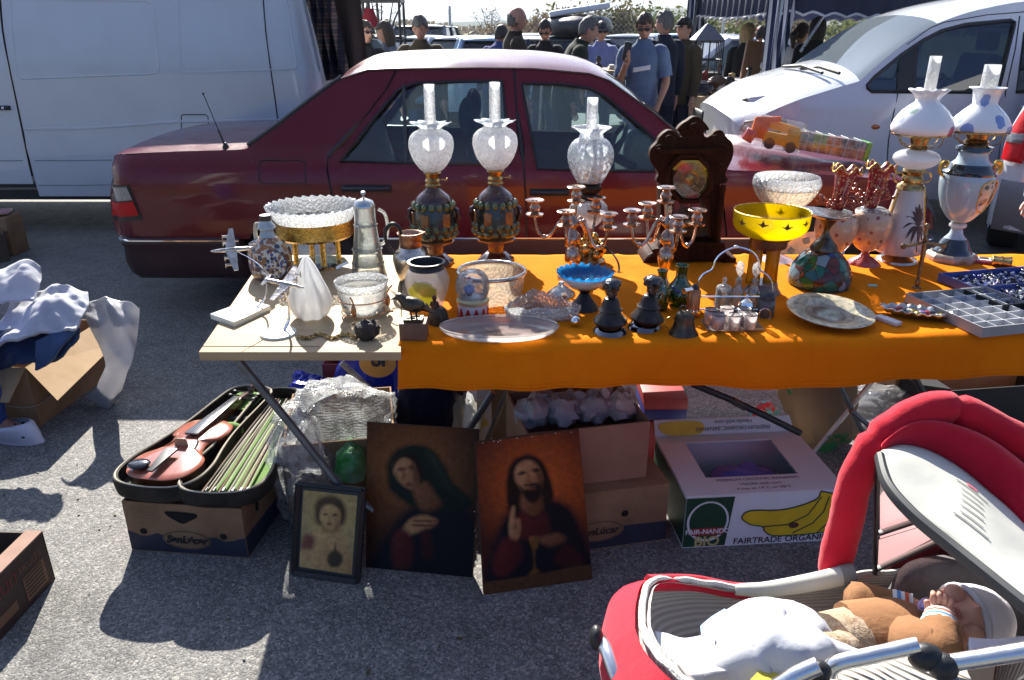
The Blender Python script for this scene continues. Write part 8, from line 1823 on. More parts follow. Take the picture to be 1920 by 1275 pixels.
for q in((wn/2,.05,wn,.1),(wn/2,.355,wn,.05),(.045,.215,.09,.23),(wn-.055,.215,.11,.23)):mb.box((q[0],q[1],hn+.0035),(q[2]+.004,q[3]-.0005,.006))
mb.build('lid',BW,bn,smooth=0);mb=MB();mb.hexa([Vector(p)for p in((0,.382,hn),(wn,.382,hn),(wn,.388,hn),(0,.388,hn))],[Vector(p)for p in((-.004,.40,hn+.06),(wn-.02,.40,hn+.06),(wn-.02,.406,hn+.06),(-.004,.406,hn+.06))]);mb.build('back_flap',BW,bn,smooth=0)
ba=lambda o:[(o+x*.26,y*.19)for x,y in()]
nan=[(.38,.67),(.44,.7),(.58,.68),(.7,.73),(.82,.86),(.84,1.0),(.86,1.0),(.99,.86),(1.0,.5),(.97,.3),(.9,.18),(.6,.16),(.52,.26),(.5,.36),(.42,.42),(.36,.55)]
X=lambda p:[(x*wn,y*hn)for x,y in p]
def lines(mb,f):
 mb.tube([f(*p)for p in sm2(X(nan),60)],.0022,5,closed=True,caps=False)
 for l in([(.5,.36),(.66,.38),(.78,.55),(.85,.9)],[(.7,.2),(.82,.38),(.88,.6),(.9,.9)],[(.86,.18),(.93,.4),(.95,.65),(.95,.86)]):mb.tube([f(*p)for p in X(l)],.002,5)
decals(bn,[(BG,X([(.0,.02),(.27,.02),(.3,.99),(0,.99)]),.001),(BW,circ(wn*.145,hn*.52,hn*.36,hn*.4,30),.0018),(BG,circ(wn*.145,hn*.53,hn*.32,hn*.36,30),.0024),(mat('label_red',(.35,.03,.025),.5),X([(.05,.25),(.25,.25),(.25,.4),(.05,.4)]),.003),(BW,lambda mb,f:add_text(mb,'FAIR-NANDO',.024,f,at=(wn*.15,hn*.325),bold=.0008),.0038),(mat('bio_yellow',(.6,.55,.2),.5),lambda mb,f:add_text(mb,'BIO',.052,f,at=(wn*.15,hn*.12),bold=.0012),.003),(BY,sm2(X(nan),60),.0015),(BGD,lines,.002),(INK,lambda mb,f:add_text(mb,'FAIRTRADE ORGANIC',.032,f,at=(wn*.63,hn*.085),bold=.0004),.002),(mat('sticker_brown',(.12,.04,.02),.6),circ(wn*.7,hn*.36,.017,.011,14),.003)])
TP=lambda o=.008:(lambda x,y:Vector((x,y,hn+o)));mb=MB()
for i,s_ in enumerate(('PREMIUM ORGANIC BANANAS','Handle with care','Keep at 14°C or 58°F')):add_text(mb,s_,.02,TP(),at=(wn*.5,.078-i*.026))
for i,s_ in enumerate(('PREMIUM ORGANIC BANANAS','Handle with care')):add_text(mb,s_,.02,lambda x,y:Vector((x,.379+(y/.06)*.018-.002,hn+.008+y)),at=(wn*.55,.02+i*.022),rot=math.pi)
mb.build('lettering',mat('print_grey',(.09,.09,.12),.7),bn,smooth=0,fixn=False)
mb=MB();mb.flat(sm2([(.03,.012),(.1,.004),(.17,.012),(.16,.05),(.02,.05)],30),lambda x,y:Vector((x,.3795+(y/.06)*.018-.0015,hn+y+.003)));mb.build('print',BY,bn,smooth=0,fixn=False)
mb=MB();mb.flat([(.004,.01),(.376,.01),(.376,.18),(.004,.18)],lambda y,z:Vector((-.001,y,z)));mb.build('side_print',BG,bn,smooth=0,fixn=False)
crumple('lilac_cloth','lilac cloth bundle inside the banana box, seen through its lid','cloth',Vector(bn.matrix_basis@Vector((wn*.52,.2,.06))),(.11,.08,.06),cloth('lilac',(.2,.17,.5)),8,.3)
crumple('paper_bag','crumpled brown paper bag with green print slumped behind the banana box','paper bag',G(1525,850)+Vector((.02,.08,.0)),(.13,.12,.25),mat('kraft_paper',(.2,.12,.065),.8,col2=(.02,.13,.04),vs=5,bump=.3,bs=18,lo=.58,hi=.6),9,.28,1.3,M=Matrix.Rotation(R(-22),4,'Y'))
crumple('snack_wrapper','small teal and red snack wrapper on the ground behind the banana box','wrapper',G(1430,800),(.05,.04,.06),mat('wrapper',(.1,.4,.45),.3,col2=(.55,.04,.05),vs=22,lo=.48,hi=.52),10,.4)
crumple('plastic_sheet','heap of clear plastic sheeting on the sunlit ground under the right table','plastic sheet',G(1615,775),(.2,.16,.06),FILM,11,.6,2.2)
b7,w7=cbox('brown box with a round mark standing far back under the right of the cloth',(1672,752),(1800,742),.3,.25,CARD2,flaps=(('l',.12,-50),));decals(b7,[(INK,lambda mb,f:(mb.tube([f(*p)for p in circ(w7*.72,.16,.028,.04,24)],.002,4,closed=True,caps=False),add_text(mb,'F',.04,f,at=(w7*.72,.16))),.001),(HOLE,[(w7*.3,.2),(w7*.52,.2),(w7*.52,.1),(w7*.44,.1)],.001)])
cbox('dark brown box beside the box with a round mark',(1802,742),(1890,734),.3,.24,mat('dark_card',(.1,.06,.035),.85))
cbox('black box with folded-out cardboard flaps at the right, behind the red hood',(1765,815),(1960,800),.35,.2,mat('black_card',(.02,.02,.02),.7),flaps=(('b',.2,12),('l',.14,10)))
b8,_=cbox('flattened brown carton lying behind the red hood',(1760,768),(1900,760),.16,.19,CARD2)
hA,hB=G(48,690,.27),G(192,600,.27)
b9,w9=cbox('tall brown box overflowing with white shirts and jeans at the left edge',(hA.x,hA.y,0),(hB.x,hB.y,0),.34,.27,CARD,name='clothes_box')
mb=MB();P=[hA,hB,G(216,646,.19),G(108,752,.165)];mb.hexa(P,[p+Vector((.003,-.004,.005))for p in P]);fl_=mb.build('flap',CARD2,None,smooth=0,loc=b9.location);fl_.parent=b9;fl_.matrix_parent_inverse=Matrix.Translation(b9.location)@Matrix.Rotation(b9.rotation_euler.z,4,'Z');fl_.matrix_parent_inverse.invert()
P=[hA,G(-40,690,.27),G(-40,752,.17),G(16,756,.16)];mb=MB();mb.hexa(P,[p+Vector((-.001,-.004,.005))for p in P]);fl_=mb.build('flap',CARD2,None,smooth=0,loc=b9.location);fl_.parent=b9;fl_.matrix_parent_inverse=Matrix.Translation(b9.location)@Matrix.Rotation(b9.rotation_euler.z,4,'Z');fl_.matrix_parent_inverse.invert()
mb=MB();mb.tube(spline([Vector((-.004,.2,.11)),Vector((-.004,-.004,.10)),Vector((w9*.5,-.006,.12)),Vector((w9,-.006,.15))],20),.004,6,flat=.4);mb.build('string',mat('grey_string',(.35,.33,.28),.8),b9)
WSH=mat('white_cotton',(.56,.57,.61),.95,col2=(.5,.51,.56),vs=5,bump=.3,bs=20,spec=.1,transl=.12);JEANS=cloth('jeans',(.01,.022,.06),(.025,.05,.12))
def drape(name,label,cat,P,m,amp=.02,seed=0,nu=44,nv=34,th=.012):
 """cloth through a grid of 3D control points, wrinkled"""
 rows=[spline(r,nu)for r in P];cols=[spline([r[i]for r in rows],nv)for i in range(nu+1)];mb=MB();s3=Vector((seed*2.1,0,seed))
 def f(u,v):
  p=cols[int(round(u*nu))][int(round(v*nv))];q=Vector((p.x*6+p.z*2,p.y*6,p.z*6));w=noise.noise(q*.9+s3)-.9*abs(noise.noise(Vector((q.x*1.6+q.y,q.y*.5,0))+s3))+.3*noise.noise(q*2.4+s3)+.12*noise.noise(q*5+s3);return p+Vector((.3,-.55,.8))*amp*w
 mb.grid(f,nu,nv);c=P[0][0];o=mb.build(name,m,smooth=75,fixn=False,loc=Vector(c),solid=th);return tag(o,label,cat)
Z=lambda px,py,z:G(px,py,z)
row=lambda Y,*p:[V(a,b,Y)for a,b in p]
drape('white_shirt','white shirt heaped at the back of the tall clothes box','shirt',[row(3.2,(-60,520),(0,500),(50,494),(76,506)),row(3.08,(-60,540),(0,524),(45,516),(72,528)),row(3.0,(-60,575),(0,562),(40,560),(62,562))],WSH,.05,1)
drape('white_shirt','white shirt with a long sleeve draped across the front of the clothes box','shirt',[row(3.1,(20,556),(70,538),(110,530),(165,548)),row(3.0,(5,590),(60,572),(110,558),(166,575)),row(2.9,(-40,640),(30,618),(90,598),(150,600)),row(2.84,(-60,662),(20,640),(80,616),(140,614))],WSH,.06,2)
drape('jeans','folded dark blue jeans in the front of the clothes box under the white shirt','jeans',[row(2.94,(-40,622),(30,612),(90,608),(150,616)),row(2.87,(-40,655),(30,650),(80,642),(140,632)),row(2.82,(-30,692),(30,686),(60,682),(112,660))],JEANS,.045,3,th=.02)
drape('jeans','pale edged second pair of jeans folded over the front corner of the clothes box','jeans',[row(2.86,(70,640),(100,630),(140,622)),row(2.82,(68,668),(95,655),(120,645)),row(2.8,(66,690),(85,680),(100,670))],cloth('jeans_light',(.03,.06,.14),(.06,.11,.22)),.03,7,th=.015)
drape('plastic_bag','translucent white plastic bag and cloth hanging over the right of the clothes box','bag',[row(3.12,(155,570),(190,556),(235,560),(262,580)),row(3.05,(165,610),(205,600),(240,605),(256,628)),row(2.95,(196,680),(212,672),(230,678),(242,690)),[Z(158,745,.03),Z(180,752,.03),Z(200,762,.02),Z(212,750,.02)]],mat('milky_plastic',(.5,.49,.5),.4,col2=(.58,.58,.6),vs=6,bump=.3,bs=20,transl=.4),.05,4,th=.003)
b10,w10=cbox('dark printed fruit box cut by the left edge at the bottom of the photo',(-120,1120),(8,1204),.22,.16,mat('dark_print_card',(.055,.028,.02),.7,col2=(.035,.02,.016),vs=8),name='fruit_box')
e0,e1=G(-12,1215),G(104,1085);h10=.17
fb=thing('fruit_box','dark printed fruit carton with pale panels at the bottom left corner','box',e0,'dark fruit cartons');bpy.data.objects.remove(b10.children[0]);bpy.data.objects.remove(b10)
d=e1-e0;n_=Vector((-d.y,d.x,0)).normalized();DPC=_m['dark_print_card'];up=Vector((0,0,h10))
for a,b in((e0,e1),(e1,e1+n_*.34),(e0,e0+n_*.34),(e0+n_*.34,e1+n_*.34)):i_=((e0+e1)/2+n_*.17-(a+b)/2).normalized()*.006;mb=MB();mb.hexa([a,b,b+i_,a+i_],[p+up for p in(a,b,b+i_,a+i_)]);mb.build('wall',DPC,fb,world=True,smooth=0)
mb=MB();mb.hexa([e0+up,e1+up,e1+n_*.05+up,e0+n_*.05+up],[p+up*1.03 for p in(e0,e1,e1+n_*.05,e0+n_*.05)]);mb.build('rim',mat('rim_card',(.3,.17,.12),.8),fb,world=True,smooth=0)
pf=plane3(e0,e1,e1+up);mb=MB();ms=[mat('panel_card',(.22,.11,.06),.8),INK,mat('red_ink',(.2,.02,.02),.7)];L10=d.length;du=d.normalized();ff=lambda x,z:e0+du*x+Vector((0,0,z))-n_*.0015;mb.flat([(L10*.06,.03),(L10*.42,.03),(L10*.42,.06),(L10*.06,.06)],ff);mb.flat([(L10*.56,.02),(L10*.9,.02),(L10*.9,.1),(L10*.56,.1)],ff);mb.m=1
for k in range(6):mb.flat([(L10*.58,.03+k*.012),(L10*.86,.03+k*.012),(L10*.86,.035+k*.012),(L10*.58,.035+k*.012)],lambda x,z:ff(x,z)-n_*.001)
mb.m=0;add_text(mb,'FRUITS',.032,ff,at=(L10*.72,.125));mb.m=2;add_text(mb,'FRUIT',.05,ff,at=(L10*.3,.12));mb.build('print',ms,fb,world=True,smooth=0,fixn=False)
cbox('brown box cut by the left edge behind the clothes box',(-60,500),(20,490),.2,.2,mat('dark_card2',(.09,.06,.04),.85));slab('magazine','colourful magazine at the left edge below the white van','magazine',G(-8,400,.3),(.2,.16,.02),mat('magazine_cover',(.4,.35,.05),.4,col2=(.5,.15,.3),vs=20),R(20))
slab('crate','crate under the magazine at the left edge','crate',G(-12,400,.3)-Vector((0,0,.3)),(.28,.2,.288),CARD)
g=random.Random(8)
for k,(px_,py_)in enumerate(((862,1198),(690,1262),(372,690),(1140,1040))):mb=MB();mb.grid(lambda u,v:Vector(((u-.5)*.02,(v-.5)*.012*math.sin(math.pi*(.1+.8*u)),.002+.004*(u-.5)**2*4)),5,3);o=mb.build('dry_leaf',LEAF[2],fixn=False);o.location=G(px_,py_);o.rotation_euler.z=k*1.3;tag(o,'dry brown leaf scrap on the asphalt '+('in front of the bearded man painting','at the bottom edge of the photo','below the left corner of the plywood table','right of the bearded man painting')[k],'leaf')
g=random.Random(21);mb=MB();GM=[mat('grit_pale',(.4,.38,.34),.9),mat('grit_dark',(.05,.05,.05),.9),mat('grit_brown',(.16,.1,.05),.9)]
for k in range(520):
 x,y=g.uniform(-2.3,1.6),g.uniform(1.35,3.4);r_=g.choice((.0015,.002,.003,.0045));mb.m=g.choice((0,0,1,2));mb.ell((x,y,r_*.5),(r_,r_*g.uniform(.5,1),r_*.6),6,4)
tag(mb.build('grit',GM,smooth=0,fixn=False),'loose grit and crumbs scattered on the asphalt','grit',kind='stuff')
RED=mat('red_padded_cloth',(.62,.012,.035),.85,col2=(.5,.008,.025),vs=6,bump=.3,bs=22,spec=.15,sheen=.2,transl=.12);CREAM=mat('cream_cloth',(.66,.66,.60),.85,col2=(.6,.6,.54),vs=6,bump=.15,bs=14,spec=.1,transl=.25)
LINE=mat('grey_lining',(.34,.33,.31),.95,col2=(.28,.27,.26),vs=60,bump=.3,bs=160);ALU=metal('brushed_tube',(.72,.73,.75),.3)
pr=thing('pram','red pram with a raised red and cream hood and aluminium frame at the bottom right','pram',(.55,1.05,0))
def ribbed():
 m,t,out=nodes('ribbed_lining');v=coords(t);w=nd(t,'TexWave',{'Vector':v,'Scale':42},bands_direction='Z');c=ramp(t,w.outputs[0],[(0,(.36,.34,.32)),(1,(.52,.5,.48))]);pbsdf(t,out,c,.95,spec=.1,normal=bumpn(t,w.outputs[0],.5,.004));return m
RIB=ribbed()
far=[V(1204,1178,1.0),V(1206,1128,1.10),V(1224,1092,1.18),V(1295,1092,1.205),V(1380,1103,1.205),V(1480,1098,1.21),V(1590,1082,1.215),V(1700,1075,1.215),V(1850,1075,1.2),V(1990,1090,1.12)]
near=[V(1990,1220,.84),V(1850,1330,.80),V(1650,1340,.79),V(1450,1330,.79),V(1340,1318,.80),V(1268,1266,.85),V(1222,1218,.93)]
rim=spline(far+near+[far[0]],120)[:-1];cen=sum(rim,Vector())/len(rim);bz=.40
def shell_p(u,v,off=0):
 p=rim[int(round(u*120))%120];k=1+.15*math.sin(math.pi*min(1,v*1.5))*(1 if p.x<cen.x else.3)-.2*smoothstep(.3,1,v);q=Vector((cen.x+(p.x-cen.x)*k,cen.y+(p.y-cen.y)*k,p.z+(bz-p.z)*v));d=Vector((p.x-cen.x,p.y-cen.y,0)).normalized()
 return q+d*(off+.018*math.sin(math.pi*min(1,v*1.2))*(off>0))
mb=MB();mb.grid(lambda u,v:shell_p(u,v,.012),120,10,True);mb.flat([(p.x,p.y)for p in[shell_p(i/60,1,.012)for i in range(60)]],lambda x,y:Vector((x,y,bz)));mb.build('bassinet',RED,pr,world=True,smooth=70,fixn=False)
mb=MB();mb.grid(lambda u,v:shell_p(u,v*.8,-.014)+Vector((0,0,.004)),120,12,True);mb.flat([(p.x,p.y)for p in[shell_p(i/60,.8,-.012)for i in range(60)]],lambda x,y:Vector((x,y,bz+.06)));mb.build('lining',RIB,pr,world=True,smooth=70,fixn=False)
mb=MB();mb.tube([p+Vector((0,0,.004+.002*math.sin(i*1.3)))for i,p in enumerate(rim)],.0065,8,closed=True,caps=False);mb.build('rim_piping',mat('cream_piping2',(.62,.6,.55),.9,bump=.5,bs=200),pr,world=True)
mb=MB();mb.tube(spline([V(1215,1093,1.185),V(1300,1093,1.215),V(1390,1108,1.215),V(1500,1103,1.22)],20),.016,8);mb.build('red_edge',RED,pr,world=True)
mb=MB();mb.tube(spline([V(1378,1106,1.2),V(1440,1105,1.195),V(1520,1092,1.19),V(1588,1078,1.185)],16),[.010,.015,.017,.019],10);mb.build('carry_strap',CREAM,pr,world=True);mb=MB();mb.lathe([(.0,-.012),(.02,-.012),(.021,.012),(0,.012)],V(1588,1078,1.185),14,M=Matrix.Rotation(R(80),4,'Y'));mb.build('strap_end',mat('grey_plastic',(.3,.29,.27),.5),pr,world=True)
roll=spline([V(1568,1068,1.225),V(1580,1000,1.23),V(1600,915,1.235),V(1640,835,1.25),V(1695,785,1.27),V(1760,767,1.285),V(1830,783,1.28),V(1910,828,1.25),V(2000,890,1.2),V(2080,960,1.12),V(2110,1040,1.02)],70)
mb=MB();off=[Vector((noise.noise(p*16),noise.noise(p*16+Vector((5,0,0))),noise.noise(p*16+Vector((0,7,0)))))*.006 for p in roll];mb.tube([p+o for p,o in zip(roll,off)],[.031+.004*noise.noise(p*30)-(.007 if i in(22,38)else 0)for i,p in enumerate(roll)],14);hd=mb.build('hood_roll',RED,pr,world=True,smooth=80)
bow=spline([V(1652,852,1.2),V(1668,905,1.13),V(1715,960,1.06),V(1790,1022,.985),V(1870,1086,.91),V(1960,1160,.835),V(2020,1230,.78)],40)
mid=spline([V(1653,847,1.22),V(1690,836,1.235),V(1740,846,1.235),V(1800,878,1.21),V(1860,928,1.165),V(1930,996,1.1),V(2040,1110,.99)],40)
seam=spline([V(1650,838,1.225),V(1700,808,1.26),V(1760,800,1.275),V(1830,820,1.265),V(1910,870,1.23),V(1990,930,1.19),V(2080,1030,1.08)],40)
def puff(a,b,h,sc=1.0):
 return lambda u,v:(lambda p,q:p.lerp(q,v)+Vector((-.15,-.35,.9))*(h*math.sin(math.pi*v)*math.sin(math.pi*u)**.5+.006*sc*noise.noise(p.lerp(q,v)*14)))(a[int(round(u*40))],b[int(round(u*40))])
mb=MB();mb.grid(puff(bow,mid,.022,.7),40,16);mb.build('visor',CREAM,pr,world=True,smooth=80,fixn=False,solid=.006)
mb=MB();mb.grid(puff(mid,seam,.05,1.4),40,12);mb.build('hood_cloth',RED,pr,world=True,smooth=80,fixn=False,solid=.006)
mb=MB();mb.grid(lambda u,v:seam[int(round(u*40))].lerp(roll[min(70,int(round(8+u*56)))],v*.9),40,5);mb.build('hood_cloth',RED,pr,world=True,smooth=80,fixn=False,solid=.004)
mb=MB();mb.tube([p+Vector((-.004,-.003,-.003))for p in bow],.0085,8,flat=1.6);mb.build('hood_bow',mat('charcoal_trim',(.04,.045,.05),.6),pr,world=True)
for nm,q in(('mesh_window',((1650,880),(1700,955),(1765,975),(1650,1010))),('mesh_window',((1648,1012),(1752,980),(1768,1000),(1646,1062)))):
 mb=MB();P=[V(x,y,1.215)for x,y in q];mb.grid(lambda u,v:P[0].lerp(P[1],u).lerp(P[3].lerp(P[2],u),v),10,8);mb.build(nm,glass('mesh_netting',(.6,.45,.45),.55,(.55,.33,.34),.5,base=0),pr,world=True,smooth=0,fixn=False)
mb=MB()
for a,b in(((1646,862),(1640,1075)),((1648,1000),(1762,962)),((1642,1068),(1790,1000))):mb.tube([V(*a,1.208),V(*b,1.208)],.0075,8,flat=.5)
mb.build('black_tape',BLACK,pr,world=True)
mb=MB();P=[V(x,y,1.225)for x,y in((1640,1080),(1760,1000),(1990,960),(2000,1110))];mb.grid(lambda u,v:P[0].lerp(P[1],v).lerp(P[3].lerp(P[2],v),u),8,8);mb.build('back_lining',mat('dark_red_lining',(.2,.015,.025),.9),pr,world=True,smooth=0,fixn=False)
mb=MB();P=spline([V(1660,1100,1.19),V(1700,1050,1.195),V(1790,1036,1.2),V(1900,1060,1.19),V(1990,1120,1.1)],30);mb.grid(lambda u,v:P[int(round(u*30))]+Vector((0,-.02-.02*v,-.16*v)),30,6);mb.build('head_pad',mat('dark_grey_pad',(.12,.115,.12),.95,col2=(.09,.085,.09),vs=30,bump=.4,bs=110),pr,world=True,smooth=80,fixn=False,solid=.03)
def tagp(px,py):u=(px-1655)/265;return V(px,py,1.13-(px-1795)*.00075)
lab=lambda x,y:(lambda a:a)(V(1800+x,950+y,1.06-x*.0007+.0)+Vector((0,0,0)))
def vis(u,v):return puff(bow,mid,.022,.7)(u,v)+Vector((-.15,-.35,.9))*.0055
mb=MB()
for k in range(5):mb.add([vis(.50+.02*i,.30+k*.07+d)for i in range(6)for d in(0,.012)],[(2*i,2*i+1,2*i+3,2*i+2)for i in range(5)])
for q in((.47,.24,.63,.255),(.47,.66,.63,.675)):mb.add([vis(q[0]+(q[2]-q[0])*i/6,q[1]+d)for i in range(7)for d in(0,.014)],[(2*i,2*i+1,2*i+3,2*i+2)for i in range(6)])
mb.m=1;mb.add([vis(.52+.02*i,.70+d)for i in range(4)for d in(0,.05)],[(2*i,2*i+1,2*i+3,2*i+2)for i in range(3)]);mb.build('care_label',[mat('label_grey',(.2,.2,.2),.8),mat('label_pink',(.6,.15,.2),.8)],pr,world=True,smooth=0,fixn=False)
for P in([(1118,1192,1.02),(1135,1215,.98),(1165,1290,.92),(1230,1420,.86)],[(1555,1262,.80),(1570,1244,.80),(1640,1228,.795),(1722,1210,.79)],[(1440,1300,.76),(1490,1268,.76),(1535,1248,.76)],[(1765,1246,.78),(1830,1236,.77),(1960,1215,.75)]):mb=MB();mb.tube(spline([V(*p)for p in P],14),.0115,10);mb.build('frame_tube',ALU,pr,world=True)
for c,r in(((1735,1232,.785),(.023,.018,.019)),((1535,1258,.77),(.017,.014,.014)),((1118,1196,1.0),(.012,.02,.022)),((1768,1250,.775),(.02,.018,.018))):mb=MB();mb.ell(V(*c),r,14,10);mb.build('joint',BLACK,pr,world=True)
wx0,wx1=V(1200,1200,1).x,V(1950,1200,1).x
for x in(wx0,wx1):
 for y in(.78,1.22):
  mb=MB();mb.lathe([(.07,-.018),(.09,-.022),(.098,0),(.09,.022),(.07,.018)],(x,y,.099),28,M=Matrix.Rotation(R(90),4,'X'),caps=False);w=mb.build('wheel',RUBBER,pr,world=True);mb=MB();mb.lathe([(0,-.012),(.072,-.01),(.072,.01),(0,.012)],(x,y,.099),20,M=Matrix.Rotation(R(90),4,'X'));mb.build('rim',mat('grey_plastic',(.3,.29,.27),.5),w,world=True)
for y in(.80,1.20):
 for a,b in((wx0,wx1),(wx1,wx0)):mb=MB();mb.tube([(a,y,.1),((a+b)/2,y,.28),(b*.85+a*.15,y,bz)],.011,8);mb.build('chassis_tube',ALU,pr,world=True)
BZ=bz+.075
def pad(name,label,cat,P,m,amp,seed,th=.012):return drape(name,label,cat,P,m,amp,seed,40,30,th)
pad('white_blanket','white cotton blanket bunched over the baby in the pram','blanket',[[V(1350,1165,1.08),V(1420,1128,1.1),V(1500,1138,1.07),V(1650,1168,1.04)],[V(1335,1205,1.0),V(1420,1165,.97),V(1520,1170,.95),V(1665,1195,.95)],[V(1345,1245,.92),V(1430,1222,.89),V(1520,1220,.87),V(1645,1218,.89)],[V(1350,1280,.9),V(1430,1275,.87),V(1510,1260,.86),V(1610,1225,.90)]],WSH,.075,11,.02)
pad('white_sheet','pale bluish white sheet at the foot end of the pram','sheet',[[V(1225,1190,1.05),V(1275,1205,1.07),V(1320,1200,1.07),V(1345,1190,1.07)],[V(1245,1235,.97),V(1290,1230,.98),V(1330,1225,.98),V(1360,1225,.98)],[V(1290,1280,.88),V(1320,1275,.89),V(1350,1270,.89),V(1400,1270,.89)]],WSH,.03,12,.02)
STRP=mat('stripe_blue',(.1,.3,.6),.9);ORNG=mat('stripe_orange',(.6,.12,.05),.9)
o=pad('baby_towel','pale blue towel with an orange and white stripe tucked at the baby feet','towel',[[V(1318,1178,1.09),V(1340,1160,1.1),V(1365,1145,1.1)],[V(1322,1210,1.03),V(1345,1190,1.04),V(1370,1175,1.04)],[V(1330,1250,.96),V(1350,1235,.97),V(1375,1220,.97)]],mat('towel_blue',(.3,.5,.7),.95,col2=(.6,.3,.2),vs=5,lo=.6,hi=.62),.006,13)
pad('yellow_blanket','bright yellow cloth at the near edge of the pram','blanket',[[V(1430,1258,.86),V(1480,1245,.87),V(1540,1243,.86)],[V(1400,1290,.83),V(1470,1285,.83),V(1530,1275,.83)]],mat('yellow_cotton',(.62,.5,.05),.9),.01,14)
def knit():
 m,t,out=nodes('ribbed_knit');v=coords(t);w=nd(t,'TexWave',{'Vector':v,'Scale':38,'Distortion':.6},bands_direction='DIAGONAL');c=ramp(t,w.outputs[0],[(0,(.4,.36,.3)),(1,(.66,.62,.56))]);pbsdf(t,out,c,.95,spec=.05,normal=bumpn(t,w.outputs[0],.7,.006));return m
pad('knitted_blanket','beige ribbed knitted blanket over the near edge of the pram','blanket',[[V(1590,1250,.83),V(1650,1232,.84),V(1710,1240,.83),V(1800,1262,.80)],[V(1570,1285,.8),V(1640,1262,.8),V(1710,1262,.8),V(1820,1275,.77)],[V(1560,1330,.76),V(1640,1310,.76),V(1720,1310,.75),V(1830,1320,.74)]],knit(),.025,15,.02)
pad('muslin_cloth','pale lilac white cloth beside the baby head at the right edge','cloth',[[V(1815,1205,.93),V(1870,1210,.93),V(1960,1200,.92)],[V(1820,1228,.9),V(1880,1225,.9),V(1960,1225,.88)]],mat('lilac_white',(.62,.6,.72),.9),.015,16,.02)
bs=mat('baby_skin',(.55,.3,.22),.55,col2=(.48,.24,.17),vs=12,spec=.4)
hc=V(1812,1165,1.03);by_=thing('person','baby in a brown striped-cuff top and white bonnet lying in the pram','person',(hc.x-.2,hc.y,BZ))
def WV(p):return Vector(p)-Vector(by_.location)
fist1,fist2=V(1722,1140,1.075),V(1762,1150,1.0)
sh1,sh2=V(1700,1160,1.1),V(1730,1215,.95);el1,el2=V(1600,1128,1.115),V(1760,1222,.93)
J=[(tuple(WV(V(1640,1205,1.03))),(.036,.034)),(tuple(WV(V(1700,1195,1.03))),(.038,.036)),(tuple(WV(V(1750,1185,1.03))),.04),(tuple(WV(hc+Vector((-.03,0,-.01)))),.036)]
E=[(0,1),(1,2),(2,3)]
for sh_,el,fi,tip in((sh1,el1,fist1,V(1738,1135,1.06)),(sh2,el2,fist2,V(1766,1122,1.01))):
 o=len(J);d=(tip-fi).normalized();J+=[(tuple(WV(sh_)),.03),(tuple(WV(el)),.024),(tuple(WV(fi-(fi-el).normalized()*.02)),.015),(tuple(WV(fi)),(.017,.013))];E+=[(1,o),(o,o+1),(o+1,o+2),(o+2,o+3)]
 sd=d.cross(Vector((0,0,1))).normalized();n_=sd.cross(d)
 for q,(of,ln)in enumerate(((-.0125,.019),(-.004,.023),(.004,.022),(.0125,.018))):b=len(J);J+=[(tuple(WV(fi+d*.014+sd*of)),.0058),(tuple(WV(fi+d*(.014+ln*.7)+sd*of*1.05+n_*.004)),.0052),(tuple(WV(fi+d*(.012+ln)+sd*of+n_*(-.008 if q<2 else.0))),.0044)];E+=[(o+3,b),(b,b+1),(b+1,b+2)]
 b=len(J);J+=[(tuple(WV(fi+sd*-.018+d*.004)),.006),(tuple(WV(fi+sd*-.022+d*.018)),.005)];E+=[(o+3,b),(b,b+1)]
for s_ in(0,1):o=len(J);J+=[(tuple(WV(V(1560,1200+s_*25,1.02-.08*s_))),.026),(tuple(WV(V(1480,1185+s_*25,1.02-.08*s_))),.022),(tuple(WV(V(1420,1195+s_*30,1.02-.1*s_))),.018)];E+=[(0,o),(o,o+1),(o+1,o+2)]
vs,fs=skin_mesh(J,E,2);mb=MB();mb.add(vs,fs)
HMb=Matrix(((0,.12,1),(-.55,.8,0),(-.83,-.55,.1))).to_4x4();ex_=Vector((1,.05,.12)).normalized();fy_=Vector((-.22,-.5,.84));fy_=(fy_-ex_*fy_.dot(ex_)).normalized();rx_=fy_.cross(ex_)*-1
HMb=Matrix(((rx_.x,-fy_.x,ex_.x),(rx_.y,-fy_.y,ex_.y),(rx_.z,-fy_.z,ex_.z))).to_4x4();hl=WV(hc)
mb.ell(hl,(.055,.062,.066),28,22,HMb,head_pts(HMb));Lh=lambda x,y,z:hl+HMb@Vector((x,y,z))
for s_ in(-1,1):mb.ell(Lh(s_*.054,.008,-.006),(.007,.013,.018),8,8,HMb);mb.ell(Lh(s_*.033,-.046,-.022),(.018,.014,.016),10,8,HMb)
mb.m=1
for s_ in(-1,1):mb.ell(Lh(s_*.021,-.0545,.002),(.0085,.004,.004),10,6,HMb)
mb.m=2;mb.ell(Lh(0,-.0575,-.036),(.011,.004,.004),10,6,HMb)
mb.build('body',[bs,EYEM,LIPM],by_,smooth=80,fixn=False)
mb=MB();mb.grid(lambda u,v:Lh(.060*math.sin(v*1.75)*math.cos(u*6.283),.006+.069*math.sin(v*1.75)*math.sin(u*6.283),.004+.071*math.cos(v*1.75)+(.012*max(0,-math.sin(u*6.283))if v>.8 else 0)),28,10,True);cap_=mb.build('bonnet',mat('white_bonnet',(.68,.66,.72),.95,bump=.3,bs=120),by_,smooth=80,fixn=False,solid=.004)
mb=MB();mb.tube([Lh(.0615*math.sin(1.75)*math.cos(k*.2244),.006+.0705*math.sin(1.75)*math.sin(k*.2244),.004+.071*math.cos(1.75)+.012*max(0,-math.sin(k*.2244)))for k in range(28)],.0055,8,closed=True,caps=False);mb.build('bonnet_edge',WSH,cap_)
BRN=mat('brown_jersey',(.27,.13,.055),.95,col2=(.22,.1,.04),vs=12,bump=.25,bs=60)
